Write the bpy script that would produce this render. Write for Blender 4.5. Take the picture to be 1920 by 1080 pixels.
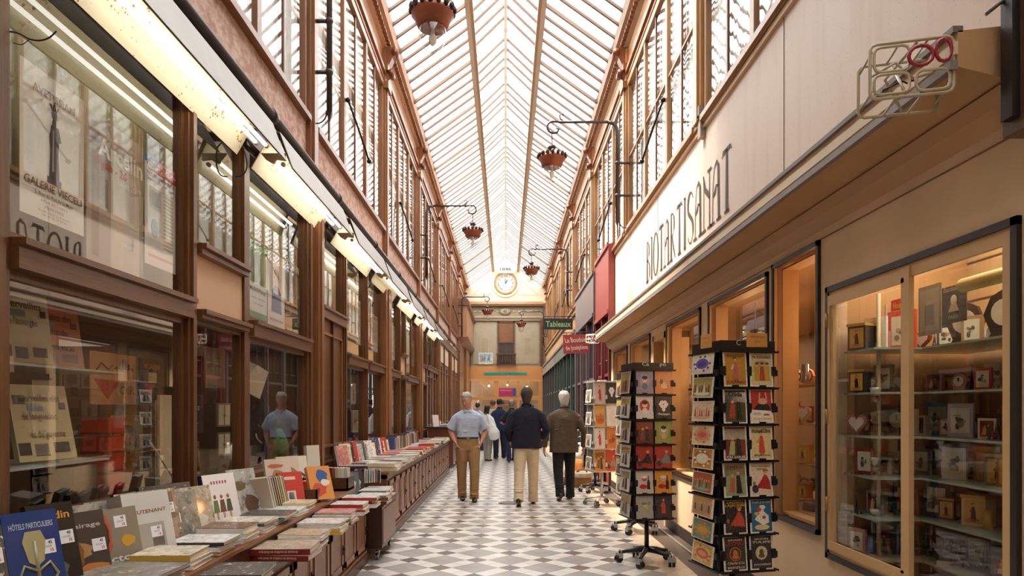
import bpy, bmesh, math, random
from mathutils import Vector, Matrix
R = math.radians
PI = math.pi
sc = bpy.context.scene
COL = sc.collection
for o in list(bpy.data.objects): bpy.data.objects.remove(o)

# ---------------------------------------------------------------- camera, sky, sun, exposure
cd = bpy.data.cameras.new('camera'); cam = bpy.data.objects.new('camera', cd); COL.objects.link(cam)
cam.location = (0, 0, 1.5); cam.rotation_euler = (R(90), 0, 0)
cd.sensor_width = 36; cd.lens = 1275 / 1920 * 36
cd.shift_x = 12 / 1920; cd.shift_y = 227 / 1920
cd.clip_start = .05; cd.clip_end = 300
sc.camera = cam
w = bpy.data.worlds.new('sky'); sc.world = w; w.use_nodes = True
bg = w.node_tree.nodes['Background']
bg.inputs[0].default_value = (.93, .965, 1, 1); bg.inputs[1].default_value = 5.2
sd = bpy.data.lights.new('sun', 'SUN'); sun = bpy.data.objects.new('sun', sd); COL.objects.link(sun)
sd.energy = 30; sd.angle = R(9); sd.color = (1, .93, .82)
sun.rotation_euler = Vector((1, -.03, -2.15)).to_track_quat('-Z', 'Y').to_euler()
sc.view_settings.view_transform = 'Standard'; sc.view_settings.look = 'None'
sc.view_settings.exposure = 0.0; sc.view_settings.gamma = 1
sc.view_settings.use_curve_mapping = False
sc.cycles.max_bounces = 9; sc.cycles.diffuse_bounces = 5; sc.cycles.glossy_bounces = 3
sc.cycles.transparent_max_bounces = 16; sc.cycles.sample_clamp_indirect = 6
sc.cycles.use_denoising = True
sc.cycles.caustics_reflective = False; sc.cycles.caustics_refractive = False

# ---------------------------------------------------------------- materials
def s2l(c): return tuple((x / 12.92 if x <= .04045 else ((x + .055) / 1.055) ** 2.4) for x in c)
def hx(s): return s2l(tuple(int(s[i:i + 2], 16) / 255 for i in (0, 2, 4)))
M = {}
class NT:
    def __init__(s, name):
        m = bpy.data.materials.new(name); m.use_nodes = True; s.m = m; s.t = m.node_tree; s.n = s.t.nodes
        s.b = s.n['Principled BSDF']; s.out = s.n['Material Output']; M[name] = m
    def new(s, t, **k):
        n = s.n.new(t)
        for a, v in k.items(): setattr(n, a, v)
        return n
    def link(s, a, b): s.t.links.new(a, b)
    def val(s, n, i, v):
        if hasattr(v, 'links') or hasattr(v, 'is_linked'): s.link(v, n.inputs[i])
        else: n.inputs[i].default_value = v
    def math(s, op, a, b=0., c=None):
        n = s.new('ShaderNodeMath', operation=op); s.val(n, 0, a); s.val(n, 1, b)
        if c is not None: s.val(n, 2, c)
        return n.outputs[0]
    def noise(s, scale, detail=3, vec=None, sc3=None, rough=.55):
        n = s.new('ShaderNodeTexNoise'); n.inputs['Scale'].default_value = scale; n.inputs['Detail'].default_value = detail
        n.inputs['Roughness'].default_value = rough
        if vec is None: vec = s.new('ShaderNodeTexCoord').outputs['Object']
        if sc3:
            mp = s.new('ShaderNodeMapping'); mp.inputs['Scale'].default_value = sc3; s.link(vec, mp.inputs[0]); vec = mp.outputs[0]
        s.link(vec, n.inputs['Vector']); return n
    def ramp(s, fac, stops):
        n = s.new('ShaderNodeValToRGB'); e = n.color_ramp.elements
        while len(e) < len(stops): e.new(.5)
        for el, (p, c) in zip(e, stops):
            el.position = p; el.color = (*(c if isinstance(c, tuple) else (c, c, c)), 1)
        s.link(fac, n.inputs[0]); return n.outputs[0]
    def mix(s, fac, a, b, mode='MIX'):
        n = s.new('ShaderNodeMix', data_type='RGBA', blend_type=mode)
        for i, v in ((0, fac), (6, a), (7, b)):
            if isinstance(v, tuple): v = (*v[:3], 1)
            s.val(n, i, v)
        return n.outputs[2]
    def col(s): return s.new('ShaderNodeAttribute', attribute_name='Col').outputs['Color']
    def bump(s, h, st, dist=.01):
        n = s.new('ShaderNodeBump'); n.inputs['Strength'].default_value = st; n.inputs['Distance'].default_value = dist
        s.link(h, n.inputs['Height']); s.link(n.outputs[0], s.b.inputs['Normal'])

def simple(name, rough, metal=0., var=.15, vs=3., coat=0., bump=0., bs=60., stretch=None, dist=.01):
    t = NT(name); n = t.noise(vs, 4, sc3=stretch)
    f = t.ramp(n.outputs[0], [(.25, 1 - var), (.75, 1.0)])
    t.link(t.mix(1., t.col(), f, 'MULTIPLY'), t.b.inputs['Base Color'])
    t.b.inputs['Roughness'].default_value = rough; t.b.inputs['Metallic'].default_value = metal
    t.b.inputs['Coat Weight'].default_value = coat; t.b.inputs['Coat Roughness'].default_value = .06
    if bump: t.bump(t.noise(bs, 3).outputs[0], bump, dist)
    return t
simple('paint', .5, var=.12, vs=1.6, bump=.05)
simple('plaster', .8, var=.15, vs=2.5, bump=.1)
simple('paper', .7, var=.05, vs=6)
simple('gloss', .3, var=.06, vs=5, coat=.5)
simple('metal', .42, metal=.55, var=.2, vs=8)
simple('black', .38, var=.2, vs=12)
simple('steel', .25, metal=1., var=.1, vs=9)
simple('cloth', .92, var=.16, vs=7, bump=.9, bs=7, dist=.03)
simple('skin', .5, var=.08, vs=14, bump=.1, bs=90)
simple('hair', .6, var=.4, vs=60, bump=.6, bs=110)
simple('wicker', .8, var=.5, vs=70, bump=.8, bs=90, stretch=(.3, .3, 2.5))
simple('pages', .85, var=.25, vs=160, stretch=(.02, .02, 1))
def wood(name, stretch, rough=.32, contrast=.5):
    t = NT(name); a = t.noise(9, 6, sc3=stretch, rough=.65); b = t.noise(1.3, 3)
    f = t.ramp(a.outputs[0], [(.25, 1 - contrast), (.5, .85), (.75, 1.12)])
    g = t.ramp(b.outputs[0], [(.2, .78), (.8, 1.12)])
    c = t.mix(1., t.col(), f, 'MULTIPLY'); c = t.mix(1., c, g, 'MULTIPLY')
    t.link(c, t.b.inputs['Base Color']); t.b.inputs['Roughness'].default_value = rough
    t.bump(a.outputs[0], .12)
wood('wood_upright', (6, 6, .35)); wood('wood_long', (6, .35, 6)); wood('wood_dull', (5, .5, 5), .6, .4)
# worn paint on the band over the shop fronts
t = NT('worn_paint'); n = t.noise(9, 8, sc3=(1, 1, 1.6), rough=.7)
f = t.ramp(n.outputs[0], [(.42, 0.), (.60, 1.)])
t.link(t.mix(f, t.col(), hx('c9ada0')), t.b.inputs['Base Color']); t.b.inputs['Roughness'].default_value = .7
# enamelled reflector with rust spots
t = NT('rusty_enamel'); v = t.new('ShaderNodeTexVoronoi'); v.inputs['Scale'].default_value = 34
t.link(t.new('ShaderNodeTexCoord').outputs['Object'], v.inputs['Vector'])
n = t.noise(3.1, 3); k = t.math('MULTIPLY', t.ramp(n.outputs[0], [(.44, 0.), (.64, .36)]), 1.)
f = t.math('LESS_THAN', v.outputs['Distance'], k)
t.link(t.mix(f, hx('f2e9cf'), hx('a8692a')), t.b.inputs['Base Color']); t.b.inputs['Roughness'].default_value = .45
# streaked cream paint of the fascia board
t = NT('fascia_paint'); n = t.noise(5, 6, sc3=(1, 1.2, .12)); n2 = t.noise(90, 2); n3 = t.noise(.8, 2)
c = t.mix(t.ramp(n.outputs[0], [(.5, 0.), (.8, .4)]), t.col(), hx('b79a80'))
c = t.mix(t.ramp(n3.outputs[0], [(.3, 0.), (.8, .35)]), c, hx('d9c2ab'))
c = t.mix(t.ramp(n2.outputs[0], [(.70, 0.), (.74, .7)]), c, hx('6b5544'))
t.link(c, t.b.inputs['Base Color']); t.b.inputs['Roughness'].default_value = .55
# printed art: blots of ink over the base tint
t = NT('print'); oi = t.new('ShaderNodeObjectInfo'); tc = t.new('ShaderNodeTexCoord').outputs['Object']
va = t.new('ShaderNodeVectorMath', operation='ADD'); sclr = t.new('ShaderNodeVectorMath', operation='SCALE')
cmb = t.new('ShaderNodeCombineXYZ')
for i in range(3): t.link(oi.outputs['Random'], cmb.inputs[i])
t.link(cmb.outputs[0], sclr.inputs[0]); sclr.inputs['Scale'].default_value = 37.
t.link(tc, va.inputs[0]); t.link(sclr.outputs[0], va.inputs[1])
n = t.noise(15, 4, vec=va.outputs[0]); n2 = t.noise(34, 3, vec=va.outputs[0])
hs = t.new('ShaderNodeHueSaturation'); t.link(t.math('ADD', .38, t.math('MULTIPLY', n2.outputs[0], .24)), hs.inputs['Hue'])
hs.inputs['Saturation'].default_value = 1.15; hs.inputs['Value'].default_value = .62; t.link(t.col(), hs.inputs['Color'])
c = t.mix(t.ramp(n.outputs[0], [(.48, 0.), (.53, .6)]), t.col(), hs.outputs[0])
c = t.mix(t.ramp(n2.outputs[0], [(.58, 0.), (.63, .6)]), c, hx('57463a'))
c = t.mix(t.ramp(n2.outputs[0], [(.33, .7), (.38, 0.)]), c, hx('efe6d6'))
t.link(c, t.b.inputs['Base Color']); t.b.inputs['Roughness'].default_value = .35
t.b.inputs['Coat Weight'].default_value = .4; t.b.inputs['Coat Roughness'].default_value = .1
# lithographed cards: the flat inks with a fine mottled grain
t = NT('litho'); n1 = t.noise(70, 4, rough=.7); n2_ = t.noise(160, 3)
c = t.mix(t.ramp(n1.outputs[0], [(.50, 0.), (.62, .3)]), t.col(), hx('6a5238')); c = t.mix(t.ramp(n2_.outputs[0], [(.56, 0.), (.68, .22)]), c, hx('f0e4cc'))
t.link(c, t.b.inputs['Base Color']); t.b.inputs['Roughness'].default_value = .3
# floor tiles
t = NT('floor_tiles'); B = .156
geo = t.new('ShaderNodeNewGeometry'); sx = t.new('ShaderNodeSeparateXYZ'); t.link(geo.outputs['Position'], sx.inputs[0])
x = t.math('SUBTRACT', sx.outputs[0], .042); y = t.math('SUBTRACT', sx.outputs[1], 7.09)
u = t.math('MULTIPLY', t.math('ADD', x, y), .70711); v = t.math('MULTIPLY', t.math('SUBTRACT', x, y), .70711)
def band(a): return t.math('LESS_THAN', t.math('FRACT', t.math('ADD', t.math('DIVIDE', a, 3 * B), 1 / 6 + 100)), 1 / 3)
bu, bv = band(u), band(v)
def gr(a):
    f = t.math('FRACT', t.math('ADD', t.math('DIVIDE', a, B), 100.5))
    return t.math('LESS_THAN', t.math('MINIMUM', f, t.math('SUBTRACT', 1., f)), .013)
grout = t.math('MAXIMUM', gr(u), gr(v))
cell = t.new('ShaderNodeCombineXYZ')
t.link(t.math('FLOOR', t.math('ADD', t.math('DIVIDE', u, B), 100.5)), cell.inputs[0]); t.link(t.math('FLOOR', t.math('ADD', t.math('DIVIDE', v, B), 100.5)), cell.inputs[1])
wn = t.new('ShaderNodeTexWhiteNoise', noise_dimensions='2D'); t.link(cell.outputs[0], wn.inputs[0]); rnd = wn.outputs['Value']
dark = t.mix(rnd, hx('5a5350'), hx('7d6253')); grey = t.mix(rnd, hx('9d9792'), hx('aba39b')); white = t.mix(rnd, hx('d8d2c9'), hx('e6e0d6'))
c = t.mix(t.math('MAXIMUM', bu, bv), grey, white); c = t.mix(t.math('MULTIPLY', bu, bv), c, dark)
edge = t.math('GREATER_THAN', sx.outputs[0], 1.46)
c = t.mix(edge, c, t.mix(rnd, hx('cfb79c'), hx('dcc8ae')))
c = t.mix(grout, c, hx('77706a'))
dn = t.noise(2.2, 6, vec=geo.outputs['Position']); c = t.mix(1., c, t.ramp(dn.outputs[0], [(.3, .86), (.7, 1.)]), 'MULTIPLY')
t.link(c, t.b.inputs['Base Color']); t.link(t.math('ADD', .2, t.math('MULTIPLY', dn.outputs[0], .3)), t.b.inputs['Roughness'])
t.bump(t.math('SUBTRACT', 1., grout), .15, .002)
# glass
def glass(name, wav=0., tint=(1, 1, 1), refl=1., white=0.):
    t = NT(name); t.n.remove(t.b)
    tr = t.new('ShaderNodeBsdfTransparent'); tr.inputs[0].default_value = (*tint, 1)
    gl = t.new('ShaderNodeBsdfGlossy'); gl.inputs['Roughness'].default_value = .015
    ge = t.new('ShaderNodeNewGeometry'); dt = t.new('ShaderNodeVectorMath', operation='DOT_PRODUCT'); t.link(ge.outputs['Incoming'], dt.inputs[0]); t.link(ge.outputs['Normal'], dt.inputs[1])
    fr = t.math('ADD', .055, t.math('MULTIPLY', .945, t.math('POWER', t.math('SUBTRACT', 1., t.math('ABSOLUTE', dt.outputs['Value'])), 4.2)))
    if wav:
        bp = t.new('ShaderNodeBump'); bp.inputs['Strength'].default_value = wav; bp.inputs['Distance'].default_value = .02
        t.link(t.noise(3, 2, sc3=(1, 1, .6)).outputs[0], bp.inputs['Height']); t.link(bp.outputs[0], gl.inputs['Normal'])
    mx = t.new('ShaderNodeMixShader'); t.link(t.math('MINIMUM', t.math('MULTIPLY', fr, refl), 1.), mx.inputs[0])
    t.link(tr.outputs[0], mx.inputs[1]); t.link(gl.outputs[0], mx.inputs[2]); o = mx.outputs[0]
    if white:
        tl = t.new('ShaderNodeBsdfTranslucent'); tl.inputs[0].default_value = (.95, .95, .93, 1)
        m2 = t.new('ShaderNodeMixShader')
        nn = t.noise(1.2, 5, sc3=(1, 3, 1)); t.link(t.math('MULTIPLY', t.ramp(nn.outputs[0], [(.3, .5), (.7, 1.)]), white), m2.inputs[0])
        t.link(o, m2.inputs[1]); t.link(tl.outputs[0], m2.inputs[2]); o = m2.outputs[0]
    t.link(o, t.out.inputs[0])
glass('shop_glass', 0, (.95, .96, .94), 1.2); glass('old_glass', .07, (.95, .96, .96), 1.1)
glass('flat_glass', .004, (.97, .97, .96), .7)
glass('roof_glass', 0, (.96, .97, .98), .5, .45); glass('clear_glass', 0, (.9, .91, .92), 2.2)
glass('shop_glass_wavy', .01, (.95, .96, .93), 1.5)
def emit(name, c, s):
    t = NT(name); t.n.remove(t.b); e = t.new('ShaderNodeEmission'); e.inputs[0].default_value = (*c, 1); e.inputs[1].default_value = s
    t.link(e.outputs[0], t.out.inputs[0])
emit('tube_light', (1, .95, .82), 6.5); emit('warm_bulb', (1, .62, .3), 30.); emit('tube_dim', (1, .93, .78), 2.5)

# ---------------------------------------------------------------- mesh building
GC = {}
def glyphs(s, bold=0.):
    k = (s, bold)
    if k not in GC:
        c = bpy.data.curves.new('t', 'FONT'); c.body = s; c.resolution_u = 2; c.offset = bold; c.align_x = 'CENTER'; c.align_y = 'CENTER'
        o = bpy.data.objects.new('t', c); COL.objects.link(o)
        dg = bpy.context.evaluated_depsgraph_get(); dg.update(); me = o.evaluated_get(dg).to_mesh()
        vs = [v.co.copy() for v in me.vertices]; fs = [tuple(p.vertices) for p in me.polygons]
        o.evaluated_get(dg).to_mesh_clear(); bpy.data.objects.remove(o); bpy.data.curves.remove(c)
        xs = [v.x for v in vs] or [0, 1]; GC[k] = (vs, fs, max(xs) - min(xs), (max(xs) + min(xs)) / 2)
    return GC[k]
class MB:
    def __init__(s): s.v = []; s.f = []; s.c = []; s.sm = []; s.mi = []; s.m = 0; s.T = None
    def add(s, vs, fs, col, smooth=False):
        k = len(s.v); s.v += [tuple(s.T @ Vector(p)) if s.T else tuple(p) for p in vs]
        for f in fs: s.f.append(tuple(i + k for i in f)); s.c.append(col); s.sm.append(smooth); s.mi.append(s.m)
        return s
    def box(s, x0, x1, y0, y1, z0, z1, col):
        x0, x1 = sorted((x0, x1)); y0, y1 = sorted((y0, y1)); z0, z1 = sorted((z0, z1))
        return s.add([(x, y, z) for x in (x0, x1) for y in (y0, y1) for z in (z0, z1)],
                     [(0, 1, 3, 2), (4, 6, 7, 5), (0, 4, 5, 1), (2, 3, 7, 6), (0, 2, 6, 4), (1, 5, 7, 3)], col)
    def quad(s, a, b, c, d, col): return s.add([a, b, c, d], [(0, 1, 2, 3)], col)
    def prism(s, pts, ax, a0, a1, col, cap=True):
        # pts: 2D polygon in the plane normal to ax ('x': (y,z), 'y': (x,z), 'z': (x,y))
        def P(p, a): return {'x': (a, p[0], p[1]), 'y': (p[0], a, p[1]), 'z': (p[0], p[1], a)}[ax]
        n = len(pts); vs = [P(p, a0) for p in pts] + [P(p, a1) for p in pts]
        fs = [(i, (i + 1) % n, n + (i + 1) % n, n + i) for i in range(n)]
        if cap: fs += [tuple(range(n)), tuple(range(n, 2 * n))]
        return s.add(vs, fs, col)
    def tube(s, path, r, col, seg=8, closed=False):
        P = [Vector(p) for p in path]; n = len(P); vs = []; rs = r if isinstance(r, (list, tuple)) else [r] * n
        up = None
        for i, p in enumerate(P):
            d = (P[(i + 1) % n] - P[i - 1]) if closed else (P[min(i + 1, n - 1)] - P[max(i - 1, 0)])
            d.normalize()
            if up is None: up = d.orthogonal().normalized()
            up = (up - d * up.dot(d)); up = up.normalized() if up.length > 1e-6 else d.orthogonal().normalized()
            q = d.cross(up)
            for j in range(seg):
                a = 2 * PI * j / seg; vs.append(p + (up * math.cos(a) + q * math.sin(a)) * rs[i])
        fs = []; m = n if closed else n - 1
        for i in range(m):
            for j in range(seg):
                k = ((i + 1) % n) * seg; fs.append((i * seg + j, i * seg + (j + 1) % seg, k + (j + 1) % seg, k + j))
        if not closed: fs += [tuple(range(seg)), tuple(range((n - 1) * seg, n * seg))]
        return s.add(vs, fs, col, True)
    def lathe(s, prof, c, col, seg=20, lobes=0, amp=0., closed=True):
        vs = []; n = len(prof)
        for (r, z) in prof:
            for j in range(seg):
                a = 2 * PI * j / seg; rr = r * (1 + amp * math.cos(lobes * a)) if lobes else r
                vs.append((c[0] + rr * math.cos(a), c[1] + rr * math.sin(a), c[2] + z))
        fs = [(i * seg + j, i * seg + (j + 1) % seg, (i + 1) * seg + (j + 1) % seg, (i + 1) * seg + j) for i in range(n - 1) for j in range(seg)]
        if closed: fs += [tuple(range(seg)), tuple(range((n - 1) * seg, n * seg))]
        return s.add(vs, fs, col, True)
    def ball(s, c, r, col, seg=12, ring=8):
        if not isinstance(r, (tuple, list)): r = (r, r, r)
        vs = [(c[0] + r[0] * math.sin(PI * i / ring) * math.cos(2 * PI * j / seg), c[1] + r[1] * math.sin(PI * i / ring) * math.sin(2 * PI * j / seg), c[2] + r[2] * math.cos(PI * i / ring)) for i in range(ring + 1) for j in range(seg)]
        return s.add(vs, [(i * seg + j, i * seg + (j + 1) % seg, (i + 1) * seg + (j + 1) % seg, (i + 1) * seg + j) for i in range(ring) for j in range(seg)], col, True)
    def loft(s, rings, col, seg=16, pw=2.0):
        # ring: (centre, rx, ry[, normal]) ; ellipse across the path
        vs = []; n = len(rings)
        for i, rg in enumerate(rings):
            c, rx, ry = Vector(rg[0]), rg[1], rg[2]
            if len(rg) > 3: d = Vector(rg[3])
            else: d = Vector(rings[min(i + 1, n - 1)][0]) - Vector(rings[max(i - 1, 0)][0])
            d.normalize(); xa = Vector((1, 0, 0)); xa = (xa - d * xa.dot(d))
            xa = xa.normalized() if xa.length > .2 else Vector((0, 0, 1)); ya = d.cross(xa)
            for j in range(seg):
                a = 2 * PI * j / seg; ca, sa = math.cos(a), math.sin(a); e = 2 / pw
                vs.append(c + xa * rx * math.copysign(abs(ca) ** e, ca) + ya * ry * math.copysign(abs(sa) ** e, sa))
        fs = [(i * seg + j, i * seg + (j + 1) % seg, (i + 1) * seg + (j + 1) % seg, (i + 1) * seg + j) for i in range(n - 1) for j in range(seg)]
        fs += [tuple(range(seg)), tuple(range((n - 1) * seg, n * seg))]
        return s.add(vs, fs, col, True)
    def text(s, txt, o, xa, ya, h, col, width=None, bold=0.):
        # centred at o, reading along xa, letters of height h towards ya
        vs, fs, wd, cx = glyphs(txt, bold); k = h / .72; kx = k if width is None else width / max(wd, .01)
        o, xa, ya = Vector(o), Vector(xa).normalized(), Vector(ya).normalized()
        return s.add([o + xa * (p.x - cx) * kx + ya * p.y * k for p in vs], fs, col)
    def build(s, name, mat, parent=None, loc=(0, 0, 0), rot=(0, 0, 0)):
        me = bpy.data.meshes.new(name); me.from_pydata(s.v, [], s.f)
        a = me.color_attributes.new('Col', 'FLOAT_COLOR', 'CORNER'); buf = []
        for f, c in zip(s.f, s.c): buf += [c[0], c[1], c[2], 1.] * len(f)
        a.data.foreach_set('color', buf)
        me.polygons.foreach_set('use_smooth', s.sm)
        mats = mat if isinstance(mat, (list, tuple)) else [mat]
        for m in mats: me.materials.append(M[m])
        if len(mats) > 1: me.polygons.foreach_set('material_index', s.mi)
        bm = bmesh.new(); bm.from_mesh(me); bmesh.ops.recalc_face_normals(bm, faces=bm.faces) if max(s.sm, default=False) else None
        bm.to_mesh(me); bm.free()
        o = bpy.data.objects.new(name, me); COL.objects.link(o); o.location = loc; o.rotation_euler = rot
        if parent: o.parent = parent
        return o
def empty(name, loc=(0, 0, 0), rz=0.):
    o = bpy.data.objects.new(name, None); COL.objects.link(o); o.location = loc; o.rotation_euler.z = rz; o.empty_display_size = .1; return o
def tag(o, label, cat, group=None, kind=None):
    o['label'] = label; o['category'] = cat
    if group: o['group'] = group
    if kind: o['kind'] = kind
    return o
def struct(o, label=None): 
    o['kind'] = 'structure'
    if label: o['label'] = label
    return o
def sm(P, n=5):
    P = [Vector(p) for p in P]; out = []
    for i in range(len(P) - 1):
        a, b, c, d = P[max(i - 1, 0)], P[i], P[i + 1], P[min(i + 2, len(P) - 1)]
        for k in range(n):
            t = k / n; out.append(.5 * (2 * b + (c - a) * t + (2 * a - 5 * b + 4 * c - d) * t * t + (3 * b - a - 3 * c + d) * t ** 3))
    return out + [P[-1]]
def copy_tree(o, parent=None):
    c = o.copy(); COL.objects.link(c); c.parent = parent
    for ch in list(o.children): copy_tree(ch, c)
    return c
def bevel(o, w=.004, seg=2):
    m = o.modifiers.new('b', 'BEVEL'); m.width = w; m.segments = seg; m.limit_method = 'ANGLE'; return o
def remesh(o, vox, sm=6, fac=.5):
    m = o.modifiers.new('r', 'REMESH'); m.mode = 'VOXEL'; m.voxel_size = vox; m.use_smooth_shade = True
    m = o.modifiers.new('s', 'SMOOTH'); m.iterations = sm; m.factor = fac
    dg = bpy.context.evaluated_depsgraph_get(); me = bpy.data.meshes.new_from_object(o.evaluated_get(dg)); old = o.data
    c = tuple(old.color_attributes['Col'].data[0].color)
    o.modifiers.clear(); o.data = me
    me.name = o.name
    if not me.materials: [me.materials.append(x) for x in old.materials]
    a = me.color_attributes.get('Col') or me.color_attributes.new('Col', 'FLOAT_COLOR', 'CORNER')
    if a.domain != 'CORNER' or a.data_type != 'FLOAT_COLOR':
        me.color_attributes.remove(a); a = me.color_attributes.new('Col', 'FLOAT_COLOR', 'CORNER')
    a.data.foreach_set('color', list(c) * len(a.data)); me.update()
    return o
COUNT = {}
def nth(k): COUNT[k] = COUNT.get(k, 0) + 1; return f'{k}_{COUNT[k]}'
F, HZ, CX = 1275., 767., 948.
def ypx(px, X): return F * X / (px - CX)      # depth at which a plane X shows at column px
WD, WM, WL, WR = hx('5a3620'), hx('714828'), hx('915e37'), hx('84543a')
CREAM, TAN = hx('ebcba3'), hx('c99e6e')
BLACK = hx('1c1a1a')
# ---------------------------------------------------------------- floor, roof, end wall
LX, RX, RL = -2.15, 2.15, 2.05
YE = 36.5
MB().box(-1.9, 1.73, -6, YE, -.1, 0, (1, 1, 1)).build('floor', 'floor_tiles')['kind'] = 'structure'
struct(MB().box(1.73, 6, -6, YE, -.1, -.004, hx('5d4e45')).build('floor', 'paint'))
struct(MB().box(-6, -1.9, -6, YE, -.1, -.004, hx('6b5138')).build('floor', 'wood_dull'))
m = MB(); m.box(1.915, 1.94, -3, 13, -.004, .012, hx('b3a799')); struct(m.build(nth('trim'), 'metal'))
# drain grate
m = MB(); m.lathe([(.0, .001), (.17, .001), (.17, .006), (.15, .006)], (0, 0, 0), hx('77706a'), 28)
for i in range(-4, 5):
    h = math.sqrt(max(.0, .15 ** 2 - (i * .031) ** 2)); m.box(i * .031 - .009, i * .031 + .009, -h, h, .006, .012, BLACK)
tag(m.build('drain_grate', 'metal', loc=(.055, 10.85, 0)), 'round slotted metal drain grate set in the tiled floor between the walking men', 'drain')
EV, PU, RG = (1.95, 8.12), (.72, 9.0), (0., 9.69)
Y0 = -6
rt = struct(empty('ceiling', (0, 0, 8)), 'glazed pitched roof of the arcade')
def rp(m, x0, z0, x1, z1, y0, y1, t, col, dz=0.):
    z0 -= 8 - dz; z1 -= 8 - dz
    m.add([(x0, y0, z0), (x1, y0, z1), (x1, y1, z1), (x0, y1, z0), (x0, y0, z0 - t), (x1, y0, z1 - t), (x1, y1, z1 - t), (x0, y1, z0 - t)],
          [(0, 1, 2, 3), (4, 5, 6, 7), (0, 1, 5, 4), (2, 3, 7, 6), (0, 3, 7, 4), (1, 2, 6, 5)], col)
for s in (-1, 1):
    for a, b in ((EV, PU), (PU, RG)):
        m = MB(); m.quad((s * a[0], Y0, a[1] - 8), (s * b[0], Y0, b[1] - 8), (s * b[0], YE, b[1] - 8), (s * a[0], YE, a[1] - 8), (1, 1, 1))
        m.build('pane', 'roof_glass', rt)
        m = MB(); y = 12.5 - 2.05 * 9; k = 0
        while y < YE:
            if k % 5: rp(m, s * a[0], a[1], s * b[0], b[1], y - .026, y + .026, .05, hx('6a5240'))
            y += .41; k += 1
        m.build('glazing_bar', 'paint', rt)['kind'] = 'stuff'
for i in range(20):
    y = 12.5 - 2.05 * 9 + 2.05 * i
    if y > YE: break
    m = MB()
    for s in (-1, 1):
        rp(m, s * EV[0], EV[1], s * PU[0], PU[1], y - .03, y + .03, .07, hx('7a6250'), -.02)
        rp(m, s * PU[0], PU[1], s * RG[0], RG[1], y - .022, y + .022, .06, hx('b5aca4'), -.02)
    m.build('rafter', 'paint', rt)
for s in (-1, 1):
    m = MB(); m.box(s * .66, s * .75, Y0, YE, .88, 1.04, hx('b29c88')); m.box(s * .60, s * .66, Y0, YE, .90, .95, hx('a58a70')); m.build('purlin', 'paint', rt)
m = MB(); m.box(-.035, .035, Y0, YE, 1.58, 1.70, hx('c6c0b8')); m.build('ridge_beam', 'paint', rt)
# unseen block added outside the roof to keep sun off the near end
nb = MB(); nb.box(-16, -3.3, -30, 7.6, 8.3, 19, hx('d8cfc0')); struct(nb.build('sun_blocker', 'plaster'), 'unseen sun-blocking mass added outside the arcade roof')

# end wall with shop front, first floor and clock gable
e = YE
m = MB(); m.box(-2.3, 2.3, e, e + .2, 3.76, 7.2, hx('b0a48c')); struct(m.build('wall_end', 'plaster'))
m = MB(); m.prism([(-2.2, 7.2), (2.2, 7.2), (2.2, 8.0), (1.95, 8.12), (.72, 9.0), (0, 9.69), (-.72, 9.0), (-1.95, 8.12), (-2.2, 8.0)], 'y', e, e + .2, hx('d9d0ba'))
for s in (-1, 1):
    m.box(s * 1.75, s * .65, e - .015, e, 7.62, 7.64, hx('cbb692')); m.prism([(s * 1.75, 7.66), (s * .8, 8.5), (s * .8, 8.47), (s * 1.71, 7.66)], 'y', e - .015, e, hx('cbb692'))
struct(m.build('wall_gable', 'paint'), 'cream painted gable below the glass roof')
m = MB(); m.box(-2.0, 2.0, e - .35, e, 7.08, 7.22, hx('c79a76')); m.box(-2, 2, e - .28, e, 6.98, 7.08, hx('5e4a38'))
for i in range(80): m.box(-2 + i * .05, -1.975 + i * .05, e - .31, e - .28, 7.0, 7.07, hx('b59a7c'))
m.box(-2, 2, e - .10, e, 6.45, 6.98, hx('a3947c')); m.box(-2, 2, e - .16, e, 6.38, 6.46, hx('c0b196')); m.box(-2, 2, e - .12, e, 6.22, 6.38, hx('9c8d74'))
for s in (-1, 1):
    for i in range(5): m.lathe([(0, .0), (.09 - i * .005, .01), (.0, .03)], (0, 0, 0), hx('8e8069')) if False else m.ball((s * (.45 + i * .3), e - .10, 6.72), (.12, .03, .07), hx('b8a98f'), 10, 6)
struct(m.build(nth('trim'), 'plaster'), 'end wall cornice and frieze')
m = MB(); m.ball((0, 0, 0), (.32, .05, .19), hx('9a8b72'), 20, 10); m.ball((0, -.03, 0), (.25, .04, .13), hx('b9ab91'), 20, 10)
m.text('43', (0, -.08, 0), (1, 0, 0), (0, 0, 1), .14, hx('5b4b38'), bold=.02)
tag(m.build('number_plaque', 'plaster', loc=(-.03, e - .14, 6.72)), 'small oval plaster number plaque on the frieze below the clock', 'plaque')
for x0, x1 in ((-1.78, -.45), (.52, 1.82)):
    m = MB(); m.box(x0, x1, e - .03, e, 3.9, 6.18, hx('a79c84')); m.box(x0 + .04, x1 - .04, e - .04, e - .03, 3.94, 6.14, hx('b7ac94')); 
    m.box(x0 + .5, x1 - .5, e - .045, e - .04, 4.4, 5.3, hx('b0a48b')); struct(m.build(nth('trim'), 'plaster'), 'grey painted panel of the end wall')
m = MB()
for x in (-2.0, 1.86): m.box(x, x + .14, e - .14, e, 3.8, 6.3, hx('7a5334'))
struct(m.build(nth('trim'), 'wood_upright'))
wn_ = struct(empty('window_end', (0, e, 0)), 'narrow window with a balustrade in the end wall')
m = MB()
for x0, x1, z0, z1 in ((-.42, -.34, 3.85, 6.2), (.40, .48, 3.85, 6.2), (-.42, .48, 6.12, 6.22), (-.34, .40, 5.02, 5.08), (0, .04, 3.9, 5.02), (-.34, .4, 4.45, 4.5)): m.box(x0, x1, -.08, .0, z0, z1, hx('6d4a30'))
m.build('window_frame', 'wood_upright', wn_)
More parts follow.
